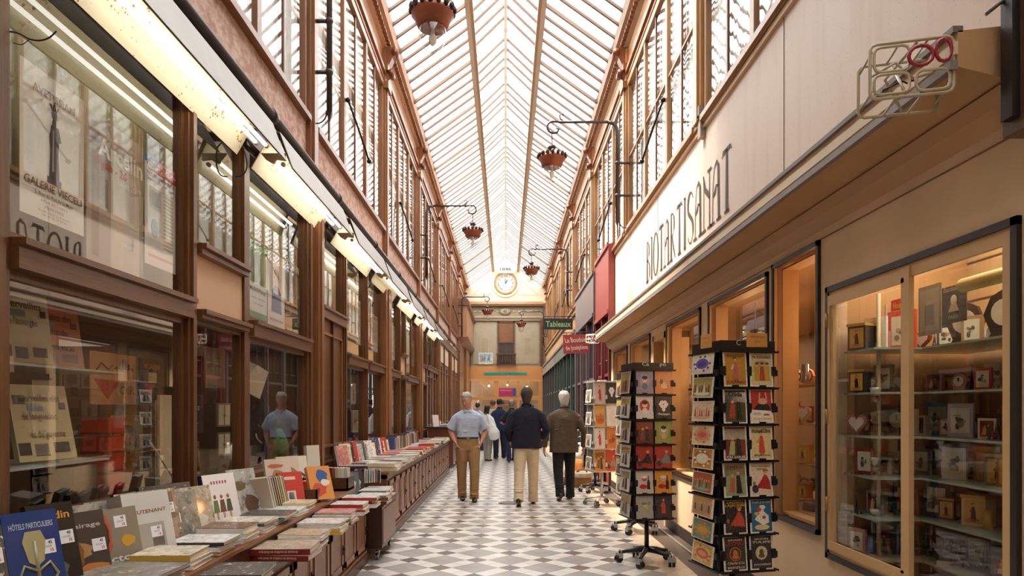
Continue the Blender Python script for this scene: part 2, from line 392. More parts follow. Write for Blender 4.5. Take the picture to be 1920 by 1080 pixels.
m = MB(); m.box(-.34, .40, -.05, -.02, 5.08, 6.12, hx('93633f')); m.build('shutter', 'wood_dull', wn_)
m = MB(); m.box(-.34, .40, -.03, -.02, 3.9, 5.02, hx('3c3734')); m.build('pane', 'gloss', wn_)
m = MB(); m.box(-.5, .56, -.28, -.2, 4.38, 4.46, hx('5a3c28')); m.box(-.5, .56, -.28, -.2, 3.84, 3.9, hx('5a3c28'))
for i in range(8): m.lathe([(.02, 0), (.035, .12), (.015, .3), (.025, .48)], (-.44 + i * .135, -.24, 3.9), hx('6e4c33'), 8)
m.build('balustrade', 'wood_dull', wn_)
m = MB(); m.box(-1.45, -.68, 0, .03, 3.9, 4.52, hx('f0ead8')); m.box(-1.39, -.74, -.01, 0, 4.02, 4.46, hx('a9c6d4'))
for i, c in enumerate(('c98f7c', '7ba9c4', 'e6d9a8', '5f93b3', 'dfe8ea')): m.prism([(-1.34 + i * .12, 4.04 + i % 2 * .1), (-1.18 + i * .12, 4.1), (-1.24 + i * .12, 4.4)], 'y', -.015, -.01, hx(c))
m.text('EXPO', (-1.06, -.02, 3.96), (1, 0, 0), (0, 0, 1), .05, hx('b04030'), bold=.02) if False else None
tag(m.build('framed_picture', 'print', loc=(0, e - .07, 0)), 'pale blue framed picture low on the end wall left of the balustrade window', 'picture')
# clock and date plaque
ck = tag(empty('wall_clock', (0, e - .05, 8.24)), 'round white wall clock with gilt rim on the cream gable', 'clock')
def ring(m, r0, r1, y0, y1, col, n=40):
    vs = []; 
    for i in range(n):
        a = 2 * PI * i / n
        for r, y in ((r0, y0), (r1, y0), (r1, y1), (r0, y1)): vs.append((r * math.cos(a), y, r * math.sin(a)))
    fs = [(i * 4 + j, i * 4 + (j + 1) % 4, ((i + 1) % n) * 4 + (j + 1) % 4, ((i + 1) % n) * 4 + j) for i in range(n) for j in range(4)]
    m.add(vs, fs, col)
m = MB(); ring(m, .50, .585, -.06, .05, hx('b98f56')); ring(m, .62, .74, -.02, .05, hx('e6d8bc')); m.build('rim', 'metal', ck)
m = MB(); ring(m, 0, .5, -.02, .04, hx('e9e9e4')); ring(m, .22, .235, -.03, -.02, hx('8d8a84')); m.build('dial', 'paper', ck)
m = MB()
for i, nme in enumerate('XII I II III IIII V VI VII VIII IX X XI'.split()):
    a = PI / 2 - i * PI / 6; d = Vector((math.cos(a), 0, math.sin(a)))
    m.text(nme, d * .38 + Vector((0, -.028, 0)), (d.z, 0, -d.x), d, .13, hx('4b4846'), bold=.012)
m.build('numeral', 'paper', ck)['kind'] = 'stuff'
for a, L, wd_ in ((-3, .36, .02), (32, .24, .03)):
    m = MB(); a = R(a); d = Vector((math.sin(a), 0, math.cos(a))); q = Vector((d.z, 0, -d.x)); z = Vector((0, -.035, 0))
    m.quad(z - d * .07 - q * wd_ * .5, z + q * wd_ + d * .12, z + d * L, z - q * wd_ + d * .12, BLACK); m.ball((0, -.035, 0), .03, BLACK, 8, 6); m.build('hand', 'paper', ck)
m = MB(); m.prism([(-.42, -.2), (.42, -.2), (.46, .0), (.42, .2), (.25, .27), (-.25, .27), (-.42, .2), (-.46, 0)], 'y', 0, .06, hx('eee4cf'))
m.box(-.37, .37, -.01, 0, -.14, .15, hx('fbf7ec')); m.text('1846', (0, -.015, 0), (1, 0, 0), (0, 0, 1), .17, hx('3d3733'), width=.6, bold=.03)
m.ball((-.5, .03, .0), (.07, .03, .2), hx('e0d3b9')); m.ball((.5, .03, .0), (.07, .03, .2), hx('e0d3b9'))
tag(m.build('date_plaque', 'paint', loc=(0, e - .36, 8.93)), 'cream plaque reading 1846 above the clock', 'plaque')
# end shop front
OR = hx('d99a5c')
m = MB(); m.box(-2.2, 2.0, e - .104, e + .1, 3.12, 3.78, OR); m.box(-2.2, 2.0, e - .14, e, 2.98, 3.1, hx('e0a868')); m.box(-2.2, 2, e - .106, e, 1.98, 2.14, OR)
for x in (-2.0, -.62, -.5, .62, 1.75): m.box(x, x + .12, e - .1, e, 0, 3.1, OR)
m.box(1.75, 2.2, e - .12, e, 0, 3.1, OR); m.box(-2.2, -1.85, e - .12, e, 0, 3.1, hx('8a5a34')); m.box(-1.9, 1.8, e - .05, e, 0, .6, OR)
struct(m.build('wall_shop_front', 'paint'), 'orange varnished shop front closing the arcade')
m = MB(); m.box(-2.2, 2.2, e + .9, e + 1, 0, 3.4, hx('8f7a62')); m.box(-2.2, 2.2, e, e + 1, 3.3, 3.4, hx('554433')); struct(m.build('wall_shop_back', 'paint'))
for i, (x0, x1) in enumerate(((-1.88, -.62), (-.38, .62), (.74, 1.75))):
    wv = struct(empty(nth('window'), (0, e - .03, 0)))
    MB().quad((x0, 0, 2.14), (x1, 0, 2.14), (x1, 0, 2.98), (x0, 0, 2.98), (1, 1, 1)).build('pane', 'shop_glass', wv)
    m = MB(); m.box((x0 + x1) / 2 - .02, (x0 + x1) / 2 + .02, -.02, .02, 2.14, 2.98, hx('e3b27a')); m.build('window_frame', 'paint', wv)
    MB().quad((x0, 0, .6), (x1, 0, .6), (x1, 0, 1.98), (x0, 0, 1.98), (1, 1, 1)).build('pane', 'shop_glass', wv)
m = MB(); m.box(-1.15, 1.15, 0, .02, 3.33, 3.47, hx('2fb0a0')); m.text('www.joyeux.com   www.figurineworld.com', (0, -.006, 3.40), (1, 0, 0), (0, 0, 1), .07, hx('173f52'), width=2.2, bold=.01)
tag(m.build('shop_banner', 'paint', loc=(.0, e - .13, 0)), 'turquoise banner with web addresses on the orange shop front at the far end', 'banner')
m = MB(); m.box(-.35, .40, 0, .02, 2.2, 2.62, hx('c22f6c')); m.box(.40, .55, 0, .02, 2.2, 2.62, hx('3b4fae')); m.text('RETROUVAILLES', (.02, -.006, 2.5), (1, 0, 0), (0, 0, 1), .07, hx('f3dfe6'), width=.6)
tag(m.build('window_poster', 'paper', loc=(0, e - .06, 0)), 'magenta and blue poster in the end shop window above the door', 'poster')
rs = random.Random(4)
for i in range(16):
    x = -1.7 + i * .22 + rs.uniform(-.05, .05); z = (1.251, 1.751, .701)[i % 3]; c = hx(rs.choice(['b04a3a', 'd8c27a', '5a7fa0', 'e8e0d0', '7a5030', '3c6a4a']))
    m = MB(); m.lathe([(.05, 0), (.09, .1), (.03, .2), (.06, .27), (.0, .33)], (x, e + .35, z), c, 10)
    tag(m.build('figurine', 'gloss'), 'small coloured figurine on a shelf inside the end shop window', 'figurine', 'figurines in the far shop window')
m = MB(); [m.box(-1.85, 1.75, e + .2, e + .6, z - .03, z, hx('d8b98a')) for z in (.699, 1.249, 1.749, 2.2)]; tag(m.build('display_shelf', 'paint'), 'wooden display shelves inside the far end shop window', 'shelf')
for x, z in ((-.9, 2.75), (.1, 2.8), (1.15, 2.7)):
    m = MB(); m.ball((x, e + .3, z), .05, (1, 1, 1)); m.m = 1; m.tube([(x, e + .3, z + .05), (x, e + .3, 3.3)], .008, BLACK, 6)
    tag(m.build('light_bulb', ['warm_bulb', 'metal']), 'warm bulb glowing inside the far end shop above ' + ('the left figurines' if x < 0 else 'the magenta poster' if x < .5 else 'the right window'), 'light bulb')

# ---------------------------------------------------------------- side walls
BAYS = [-1.65 + 4.55 * i for i in range(9)]        # -1.65, 2.9, 7.45 ...
ZS, ZL, ZC = 4.62, 7.22, 8.05                       # sill, lintel, cornice
for s, nm in ((-1, 'left'), (1, 'right')):
    X = s * 2.15
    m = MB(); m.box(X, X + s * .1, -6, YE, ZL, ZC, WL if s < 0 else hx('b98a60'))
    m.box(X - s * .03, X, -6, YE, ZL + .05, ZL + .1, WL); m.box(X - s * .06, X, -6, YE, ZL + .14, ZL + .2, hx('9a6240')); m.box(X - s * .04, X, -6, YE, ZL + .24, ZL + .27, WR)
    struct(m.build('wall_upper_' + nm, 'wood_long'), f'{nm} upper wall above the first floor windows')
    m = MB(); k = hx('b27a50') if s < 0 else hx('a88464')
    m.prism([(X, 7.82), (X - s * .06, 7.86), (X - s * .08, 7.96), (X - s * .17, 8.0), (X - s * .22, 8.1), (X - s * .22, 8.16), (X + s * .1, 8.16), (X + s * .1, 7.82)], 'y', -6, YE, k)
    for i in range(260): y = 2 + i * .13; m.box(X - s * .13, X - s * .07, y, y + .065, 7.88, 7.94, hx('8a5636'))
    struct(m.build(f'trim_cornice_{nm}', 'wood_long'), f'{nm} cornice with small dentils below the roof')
    # closed rooms behind the first-floor windows
    m = MB(); m.box(s * 4, s * 4.1, -6, YE, 4.3, 8.1, hx('cfc8ba')); m.box(X + s * .05, s * 4, -6, YE, 4.2, 4.3, hx('a08060')); m.box(X + s * .05, s * 4, -6, YE, 8.1, 8.2, hx('cfc8ba'))
    struct(m.build(f'wall_room_{nm}', 'paint'))
    # worn band between shop fronts and first floor
    if s < 0:
        m = MB(); m.box(X, X - .1, -6, YE, 3.9, ZS, hx('a97f6a')); struct(m.build('wall_band_left', 'worn_paint'), 'worn pink painted band below the left first floor windows')
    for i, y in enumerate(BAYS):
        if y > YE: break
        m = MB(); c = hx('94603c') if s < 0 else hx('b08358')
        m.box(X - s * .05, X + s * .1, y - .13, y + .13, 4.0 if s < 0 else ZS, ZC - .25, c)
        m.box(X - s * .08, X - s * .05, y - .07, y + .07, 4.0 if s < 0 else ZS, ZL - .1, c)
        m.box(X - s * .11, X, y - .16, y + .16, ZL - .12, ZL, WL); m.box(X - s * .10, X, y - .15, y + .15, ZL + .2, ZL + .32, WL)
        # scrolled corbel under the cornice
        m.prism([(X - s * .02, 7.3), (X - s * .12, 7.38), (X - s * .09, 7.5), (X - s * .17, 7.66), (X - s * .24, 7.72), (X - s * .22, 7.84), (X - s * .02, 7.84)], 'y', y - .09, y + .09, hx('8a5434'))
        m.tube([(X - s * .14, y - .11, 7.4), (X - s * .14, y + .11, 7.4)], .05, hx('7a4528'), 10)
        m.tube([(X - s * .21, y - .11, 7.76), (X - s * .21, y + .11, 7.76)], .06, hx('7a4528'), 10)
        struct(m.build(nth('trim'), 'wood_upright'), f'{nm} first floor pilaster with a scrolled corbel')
        y0, y1 = y + .15, y + 4.55 - .15
        if y1 > YE + .3: y1 = YE
        if s > 0 and y < 0: pass
        wv = struct(empty(nth('window'), (X, y0, ZS)), f'{nm} first floor window bay')
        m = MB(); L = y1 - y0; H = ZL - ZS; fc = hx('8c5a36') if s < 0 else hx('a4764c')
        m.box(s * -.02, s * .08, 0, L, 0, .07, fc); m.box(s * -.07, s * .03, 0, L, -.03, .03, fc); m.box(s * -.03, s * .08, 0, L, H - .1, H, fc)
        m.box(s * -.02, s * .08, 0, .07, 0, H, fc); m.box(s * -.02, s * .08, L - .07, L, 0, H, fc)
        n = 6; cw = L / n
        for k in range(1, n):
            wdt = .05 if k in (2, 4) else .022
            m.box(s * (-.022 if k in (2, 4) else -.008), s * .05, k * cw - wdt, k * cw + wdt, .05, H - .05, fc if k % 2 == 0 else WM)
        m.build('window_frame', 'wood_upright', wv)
        if s > 0:
            m = MB(); m.box(-s * .006, s * .05, 0, L, 1.25, 1.28, fc)
            m.build('transom_bar', 'wood_long', wv)
        MB().quad((s * .004, .03, .05), (s * .004, L - .03, .05), (s * .004, L - .03, H - .05), (s * .004, .03, H - .05), (1, 1, 1)).build('pane', 'old_glass' if s > 0 else 'flat_glass', wv)
        m = MB(); k = 0
        yy = .08
        while yy < L - .1:   # pleated net curtain
            d = .075 + .012 * math.sin(yy * 31); d2 = .075 + .012 * math.sin((yy + .05) * 31)
            m.quad((s * d, yy, .05), (s * d2, yy + .05, .05), (s * d2, yy + .05, H - .02), (s * d, yy, H - .02), hx('ecebe6')); yy += .05
        m.build('curtain', 'cloth', wv)
        if y > 0:   # stay bar of the middle casement
            m = MB(); p = [(s * -.05, 2 * cw + .05, 1.0), (s * -.13, 2 * cw + .35, .72), (s * -.2, 2 * cw + .7, .42)]
            m.tube(p, .015, BLACK, 6); m.ball(p[0], .035, BLACK, 8, 6); m.ball(p[2], .035, BLACK, 8, 6); m.build('stay_bar', 'metal', wv)

# ---------------------------------------------------------------- pipe on the left band
m = MB(); m.tube([(-1.99, -6, 3.99), (-1.99, 29.6, 3.99)], .045, hx('3a302c'), 12)
for i in range(12):
    y = 1.2 + i * 2.27; m.tube([(-1.99, y, 3.99), (-1.99, y + .09, 3.99)], .058, hx('2f2725'), 12); m.tube([(-2.1, y + .05, 3.9), (-2.02, y + .05, 3.93), (-1.98, y + .05, 3.93)], .012, BLACK, 6)
tag(m.build('rainwater_pipe', 'black'), 'long dark pipe with collars running above the left shop fronts', 'pipe')
m = MB(); m.box(-2.15, -2.06, -6, 29, 3.66, 3.92, hx('8d6c5c')); m.box(-2.15, -2.1, -6, 29, 3.60, 3.66, hx('5a3a28')); struct(m.build(nth('trim'), 'wood_long'), 'mauve painted wooden beam behind the strip lights')

# ---------------------------------------------------------------- left shop fronts
def post(y0, y1, z0=0., z1=3.62, d=.05, col=WM, X=LX, s=-1, mat='wood_upright', lab='left shop front post'):
    m = MB(); m.box(X - s * d, X + s * .06, y0, y1, z0, z1, col)
    wdt = (y1 - y0)
    if wdt > .12:
        m.box(X - s * (d + .02), X - s * d, y0 + wdt * .3, y1 - wdt * .3, z0, z1, col)
    return struct(m.build(nth('trim'), mat), lab)
def shop_window(y0, y1, z0, z1, X=LX, s=-1, fw=.06, col=WM, glass='shop_glass', splits=(), mat='wood_upright', lab='left shop window', dep=.022):
    wv = struct(empty(nth('window'), (X, y0, z0)), lab); L = y1 - y0; H = z1 - z0; m = MB()
    m.box(-s * dep, s * .04, 0, fw, 0, H, col); m.box(-s * dep, s * .04, L - fw, L, 0, H, col)
    m.box(-s * dep, s * .04, fw, L - fw, 0, fw, col); m.box(-s * dep, s * .04, fw, L - fw, H - fw, H, col)
    for q in splits: m.box(-s * dep, s * .04, q - y0 - .02, q - y0 + .02, fw, H - fw, col)
    m.build('window_frame', mat, wv)
    MB().quad((0, fw, fw), (0, L - fw, fw), (0, L - fw, H - fw), (0, fw, H - fw), (1, 1, 1)).build('pane', glass, wv)
    return wv
def beam(y0, y1, z0, z1, X=LX, s=-1, d=.09, col=WM, mat='wood_long', lab=None):
    m = MB(); m.box(X - s * d, X + s * .05, y0, y1, z0, z1, col); m.box(X - s * (d + .03), X - s * d, y0, y1, z1 - .03, z1, col)
    return struct(m.build(nth('trim'), mat), lab)
# far and near extent: plain wood wall below the sill
m = MB(); m.box(-2.2, -2.1, -6, 29.8, 0, .94, WD); m.box(-2.2, -2.12, -6, 2.72, .94, 3.9, WM); struct(m.build('wall_left', 'wood_upright'), 'left wooden dado under the shop windows')
beam(2.9, 7.5, .92, .98, d=.09); beam(8.9, 21.2, .92, .98, d=.09)
for y0, y1 in ((2.72, 2.88), (4.50, 4.62), (5.47, 5.58), (7.2, 7.42), (8.84, 8.97), (10.22, 10.36), (13.42, 13.55), (14.3, 14.4), (17.9, 18.1)): post(y0, y1)
for y0, y1 in ((7.42, 7.66), (11.62, 12.2), (16.25, 16.85), (20.8, 21.35), (25.3, 25.9)): post(y0, y1, d=.11, col=WL)
# the separate wood colours of the long front all share one varnish
UP = [(2.88, 4.50), (5.58, 7.2), (8.97, 10.22), (10.36, 11.62), (12.2, 13.4), (14.42, 16.25)]
for (y0, y1) in UP:
    shop_window(y0, y1, .98, 2.10, fw=.038); beam(y0, y1, 2.10, 2.23)
    sp = {(14.42, 16.25): (15.4,), (18.1, 20.8): (19.4,)}.get((y0, y1), ())
    shop_window(y0, y1, 2.23, 3.66, fw=.035, splits=sp, glass='shop_glass_wavy', lab='left shop transom window')
for (y0, y1) in ((4.62, 5.47), (13.55, 14.3), (16.85, 17.9)):
    shop_window(y0, y1, .98, 2.12, fw=.03); beam(y0, y1, 2.12, 2.18)
    m = MB(); m.box(-2.15, -2.12, y0, y1, 2.18, 2.56, hx('d8b28c')); struct(m.build(nth('trim'), 'paint'), 'cream panel between lower and upper panes')
    beam(y0, y1, 2.56, 2.63); shop_window(y0, y1, 2.63, 3.66, fw=.035, glass='shop_glass_wavy', lab='left shop transom window')
# doors of the left side
def door(y0, y1, h, col=WM, X=LX, s=-1, panels=2, mat='wood_upright', lab='', glassy=False):
    dr = struct(empty(nth('door'), (X, y0, 0)), lab); L = y1 - y0
    m = MB(); m.box(-s * .03, s * .04, 0, L, 0, h, col)
    for z0, z1 in ((.15, .9), (1.05, h - .15)) if panels == 2 else ((.15, h - .15),):
        k = .09; m.box(-s * .055, -s * .03, k, k + .03, z0, z1, WL); m.box(-s * .055, -s * .03, L - k - .03, L - k, z0, z1, WL)
        m.box(-s * .055, -s * .03, k, L - k, z0, z0 + .03, WL); m.box(-s * .055, -s * .03, k, L - k, z1 - .03, z1, WL)
    m.box(-s * .06, -s * .03, L / 2 - .02, L / 2 + .02, .0, h, WD)
    m.build('door_leaf', mat, dr)
    m = MB(); m.tube([(-s * .03, L * .6, 1.02), (-s * .09, L * .6, 1.02), (-s * .09, L * .72, 1.02)], .012, hx('b79a60'), 8); m.build('door_handle', 'metal', dr)
    return dr
door(7.7, 8.84, 2.55, lab='brown panelled door between the bookshop windows'); beam(7.66, 8.84, 2.55, 2.68)
shop_window(7.66, 8.84, 2.68, 3.66, fw=.04, glass='shop_glass_wavy', lab='left shop transom window over the door')
for a in (18.1, 19.45):
    door(a, a + 1.3, 2.55, lab='brown door just past the long bench'); beam(a - .05, a + 1.35, 2.55, 2.68); shop_window(a, a + 1.3, 2.68, 3.66, fw=.04, glass='shop_glass_wavy', lab='transom over a brown door')
m = MB()
for y0, y1 in ((21.35, 25.3), (25.9, 29.8)):
    m.box(-2.2, -2.12, y0, y1, 2.9, 3.0, WM)
struct(m.build(nth('trim'), 'wood_long'))
for a in (21.35, 23.35, 25.9, 27.9):
    door(a + .1, a + 1.85, 2.9, lab='tall brown door further along the left side', col=hx('85512f'))
    m = MB(); m.box(-2.15, -2.12, a + .1, a + 1.85, 3.05, 3.6, hx('ddc9ae')); m.box(-2.17, -2.15, a - .02, a + 1.95, 3.0, 3.66, WM); struct(m.build(nth('trim'), 'paint'), 'cream panel over a far left door')
    post(a + 1.85, a + 2.02, z1=3.66)
# projecting first-floor box at the far end
m = MB(); m.box(-2.15, -1.72, 30.2, YE, 4.55, 6.1, hx('b98661')); m.prism([(-2.15, 6.1), (-1.6, 6.1), (-1.6, 6.25), (-1.7, 6.4), (-2.15, 6.4)], 'y', 30.1, YE, hx('7a4a30')); m.prism([(-2.15, 4.3), (-1.72, 4.55), (-1.66, 4.62), (-1.66, 4.7), (-2.15, 4.7)], 'y', 30.1, YE, hx('7a4a30'))
m.box(-2.2, -2.0, 29.8, YE, 0, 4.5, hx('8a5a38')); m.box(-2.0, -1.9, 33, YE, 0, 4.4, hx('a56e42'))
struct(m.build('wall_left_far', 'wood_long'), 'projecting brown wooden front at the far left end')
# rooms behind the left windows
m = MB(); m.box(-3.55, -3.45, -6, 30, 0, 2.15, hx('5e4632')); m.box(-3.5, -2.22, -6, 30, 2.12, 2.2, hx('3f2c20')); m.box(-3.5, -2.2, 7.4, 7.5, 0, 2.15, hx('6a4a30')); m.box(-3.5, -2.2, 12, 12.1, 0, 2.15, hx('6a4a30'))
struct(m.build('wall_shop_left', 'paint'), 'interior of the left bookshop')
m = MB(); m.box(-2.42, -2.35, -6, 30, 2.2, 3.9, hx('a09a78')); m.box(-2.4, -2.2, -6, 30, 3.7, 3.9, hx('8f8b70')); struct(m.build('wall_blind_left', 'plaster'), 'pale olive blinds behind the upper panes')

# ---------------------------------------------------------------- right gallery shop (cream)
m = MB()
YW = [(2.70, 4.32, .56, 2.27), (4.42, 5.20, .68, 2.60), (5.29, 6.84, .70, 2.57), (7.12, 8.62, .70, 2.57), (9.6, 11.1, .7, 2.57), (11.4, 12.8, .7, 2.57)]
DW = [(8.70, 9.45)]
edges = [-6.0]
def wallseg(y0, y1, z0, z1): m.box(RL, RL + .12, y0, y1, z0, z1, CREAM)
prev = -6.0
for (y0, y1, z0, z1) in sorted(YW + [(a, b, 0, 2.5) for a, b in DW]):
    wallseg(prev, y0, 0, 2.95); wallseg(y0, y1, z1, 2.95)
    if z0 > 0: wallseg(y0, y1, 0, z0)
    prev = y1
wallseg(prev, 13.2, 0, 2.95)
struct(m.build('wall_right', 'plaster'), 'cream painted wall of the craft shop')
m = MB(); m.box(RL - .012, RL, -3, 4.0, 0, .16, hx('3b2e28')); m.box(RL - .012, RL, 4.0, 8.66, 0, .13, hx('3b2e28')); m.box(RL - .012, RL, 9.5, 13.2, 0, .13, hx('3b2e28')); struct(m.build('baseboard_right', 'paint'))
m = MB(); m.box(RX, RX + .08, -6, 13.3, 2.9, ZS, hx('dccbbe'))
struct(m.build('wall_fascia_right', 'fascia_paint'), 'tall cream fascia board with the shop name')
m = MB()
for y in (5.25, 9.6): m.box(RX - .004, RX + .001, y - .004, y + .004, 3.0, ZS, hx('7c6652'))
m.box(RX - .05, RX, -6, 13.3, ZS - .04, ZS + .02, hx('a07a55')); m.box(RX - .03, RX, -6, 13.3, ZS - .1, ZS - .05, hx('c9ab88'))
struct(m.build(nth('trim'), 'paint'), 'wooden sill moulding over the cream fascia')
# canopy box
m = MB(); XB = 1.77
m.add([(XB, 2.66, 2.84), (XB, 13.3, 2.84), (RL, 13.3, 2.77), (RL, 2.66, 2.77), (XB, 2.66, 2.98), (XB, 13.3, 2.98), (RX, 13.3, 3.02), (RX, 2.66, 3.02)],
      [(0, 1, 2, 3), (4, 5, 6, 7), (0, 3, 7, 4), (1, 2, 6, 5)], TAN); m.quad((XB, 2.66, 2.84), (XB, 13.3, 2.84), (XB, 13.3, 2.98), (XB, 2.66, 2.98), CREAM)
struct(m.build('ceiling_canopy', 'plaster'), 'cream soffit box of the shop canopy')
m = MB(); m.box(XB - .03, XB, 2.66, 13.3, 2.83, 2.865, hx('8d8078')); m.box(XB - .02, XB + .02, 2.66, 13.3, 2.975, 3.0, hx('7d7068')); m.box(XB - .012, XB, 2.66, 13.3, 2.89, 2.94, hx('e9d3b4'))
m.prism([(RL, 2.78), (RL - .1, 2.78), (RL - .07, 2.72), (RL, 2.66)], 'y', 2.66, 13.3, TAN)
m.box(RL - .006, RL, 2.66, 13.3, 2.60, 2.606, hx('8c6a48'))
struct(m.build(nth('trim'), 'paint'), 'grey edge mouldings of the canopy')
# the sign, painted letters built from thick and thin strokes
sg = tag(empty('shop_sign', (RX - .006, 0, 0)), 'BIOTARTISANAT in tall dark brown painted letters on the cream fascia', 'sign')
LET = {'B': [('v', 0), ('c', (.0, .5, 1.0)), ('c', (.0, 0, .55))], 'I': [('v', .2)], 'O': [('o',)], 'T': [('v', .3), ('t',)], 'A': [('a',)], 'R': [('v', 0), ('c', (.0, .5, 1.0)), ('d', (.1, .5, .6, 0))], 'S': [('s',)], 'N': [('n',)]}
def stroke(m, pts, ws, y0, hgt, wid, z0, col):
    P = [(y0 - p[0] * wid, z0 + p[1] * hgt) for p in pts]; n = len(P); L = []; Rr = []
    for i in range(n):
        a, b = P[max(i - 1, 0)], P[min(i + 1, n - 1)]; d = (b[0] - a[0], b[1] - a[1]); l = math.hypot(*d) or 1
        q = (-d[1] / l, d[0] / l); ww = ws[i] if isinstance(ws, (list, tuple)) else ws
        L.append((0, P[i][0] + q[0] * ww, P[i][1] + q[1] * ww)); Rr.append((0, P[i][0] - q[0] * ww, P[i][1] - q[1] * ww))
    for i in range(n - 1): m.quad(L[i], L[i + 1], Rr[i + 1], Rr[i], col)
IK = hx('4d4038')
def arc(cx, cz, rx, rz, a0, a1, n=14): return [(cx + rx * math.cos(R(a0 + (a1 - a0) * i / n)), cz + rz * math.sin(R(a0 + (a1 - a0) * i / n))) for i in range(n + 1)]
def serif(m, x, z, y0, h, wid, z0): stroke(m, [(x - .28, z), (x + .28, z)], .014, y0, h, wid, z0, IK)
def letter(ch, y0, h, wid, z0):
    m = MB(); T, t = .030, .010
    S = lambda pts, ws: stroke(m, pts, ws, y0, h, wid, z0, IK)
    if ch in 'BIRT':
        x = {'B': .15, 'R': .15, 'I': .4, 'T': .5}[ch]; S([(x, 0), (x, 1)], [T * 1.3, T * .8]); serif(m, x, 0, y0, h, wid, z0)
        if ch == 'I': serif(m, x, 1, y0, h, wid, z0)
    if ch == 'T': S([(-.05, .93), (.1, 1.), (.9, 1.), (1.05, .93)], [.006, .02, .02, .006])
    if ch in 'BR': S([(.15, 1)] + arc(.3, .76, .45, .24, 90, -90) + [(.15, .5)], [t] * 5 + [T * .8] * 6 + [t] * 6)
    if ch == 'B': S([(.15, .52)] + arc(.3, .26, .6, .26, 90, -90) + [(.15, 0)], [t] * 5 + [T * .8] * 6 + [t] * 6)
    if ch == 'R': S([(.35, .52), (.6, .25), (.95, 0)], [t, T * .8, t])
    if ch == 'O': S(arc(.5, .5, .5, .5, 90, 450, 28), [t + (T - t) * abs(math.cos(R(90 + 360 * i / 28))) for i in range(29)])
    if ch == 'A':
        S([(.0, 0), (.06, .6), (.22, .93), (.55, 1.0), (.75, .9), (.8, 0)], [t, t, t, T * .7, T, T]); S([(.06, .45), (.35, .52), (.45, .60), (.8, .56)], [t, T * .9, T * .5, t]); serif(m, 0., 0, y0, h, wid, z0); serif(m, .8, 0, y0, h, wid, z0)
    if ch == 'N':
        S([(.05, 0), (.05, 1.)], t); S([(.0, 1), (.25, .72), (.6, .62), (.85, .5)], [t, T * 1.1, T * 1.1, t]); S([(.85, 0), (.85, 1.)], [T * .5, t]); serif(m, .05, 0, y0, h, wid, z0); serif(m, .85, 0, y0, h, wid, z0); serif(m, .85, 1, y0, h, wid, z0)
    if ch == 'S': S(arc(.5, .77, .42, .22, 20, 250, 12) + arc(.5, .25, .42, .24, 70, -160, 12), [t, t, t, t, T * .5, T * .8, T, T, T, T, T, T, T] + [T] * 4 + [T * .7, t, t, t, t, t, t, t, t])
    o = m.build('letter', 'paper', sg); return o
# letters run away from the camera to the left: B is farthest
yN, yF = ypx(1376, RX), ypx(1213, RX); word = 'BIOTARTISANAT'
ws_ = {'I': .55, 'B': .9, 'O': 1.15}; tot = sum(ws_.get(c, 1.) for c in word); unit = (yF - yN) / tot; yy = yF
for ch in word:
    k = ws_.get(ch, 1.); letter(ch, yy, .60, unit * k * .80, 3.42); yy -= unit * k
for i, (y0, y1, z0, z1) in enumerate(YW):
    big = i == 0
    wv = struct(empty(nth('window'), (RL, y0, z0)), 'cream framed window of the craft shop'); L, H = y1 - y0, z1 - z0
    m = MB(); d = .035                                # black outer bead
    for b in ((0, .035, 0, H), (L - .035, L, 0, H), (0, L, 0, .035), (0, L, H - .035, H)): m.box(-.022, .0, b[0], b[1], b[2], b[3], hx('2a211e'))
    m.build('outer_bead', 'black', wv)
    m = MB(); fc = hx('d8b07c') if big else hx('cf9f68')
    for b in ((.035, .09, .035, H - .035), (L - .09, L - .035, .035, H - .035), (.09, L - .09, .035, .10), (.09, L - .09, H - .10, H - .035)) if big else ((.035, .05, .035, H - .035), (L - .05, L - .035, .035, H - .035)): m.box(-.012, .006, b[0], b[1], b[2], b[3], fc)
    if big: m.box(-.022, .004, .72, .765, .05, H - .05, fc); m.box(-.022, -.012, .765, L - .06, .06, .115, fc); m.box(-.022, -.012, .765, L - .06, H - .125, H - .06, fc); m.box(-.022, -.012, .765, .79, .1, H - .1, fc); m.box(-.022, -.012, L - .06, L - .035, .06, H - .06, fc)
    else: m.box(0.05, .17, .035, .05, .035, H - .035, fc); m.box(.05, .17, L - .05, L - .035, .035, H - .035, hx('d8a468')); m.box(0.05, .17, .035, L - .035, .035, .05, fc); m.box(0.05, .17, .035, L - .035, H - .05, H - .035, fc)
    m.build('window_frame', 'paint', wv)
    gx = .004 if big else .15
    q = .09 if big else .05; MB().quad((gx, q, q), (gx, L - q, q), (gx, L - q, H - q), (gx, q, H - q), (1, 1, 1)).build('pane', 'shop_glass', wv)
    if big:
        for z in (.3, .85, 1.45):
            mm = MB(); mm.tube([(-.035, L - .05, z), (-.035, L - .05, z + .09)], .008, hx('b98c5a'), 8); mm.build('hinge', 'metal', wv)
dr = struct(empty(nth('door'), (RL, 8.70, 0)), 'open doorway of the craft shop with pale frame')
m = MB(); [m.box(-.01, .3, a, b, 0, 2.5, hx('d9ab73')) for a, b in ((0, .07), (.68, .75))]; m.box(-.01, .3, 0, .75, 2.42, 2.5, hx('d9ab73')); m.build('door_frame', 'paint', dr)
m = MB(); m.box(.25, .29, .07, .68, 0, 2.42, hx('9c6a44')); m.build('door_leaf', 'wood_upright', dr)
# near dark frame of the next shop at the picture's edge
m = MB(); m.box(RL - .12, RL + .1, 2.52, 2.64, 2.55, 6, hx('6b4a34')); m.box(RL - .15, RL - .12, 2.55, 2.61, 2.6, 6, BLACK); struct(m.build(nth('trim'), 'wood_upright'), 'dark corner post beside the canopy end')
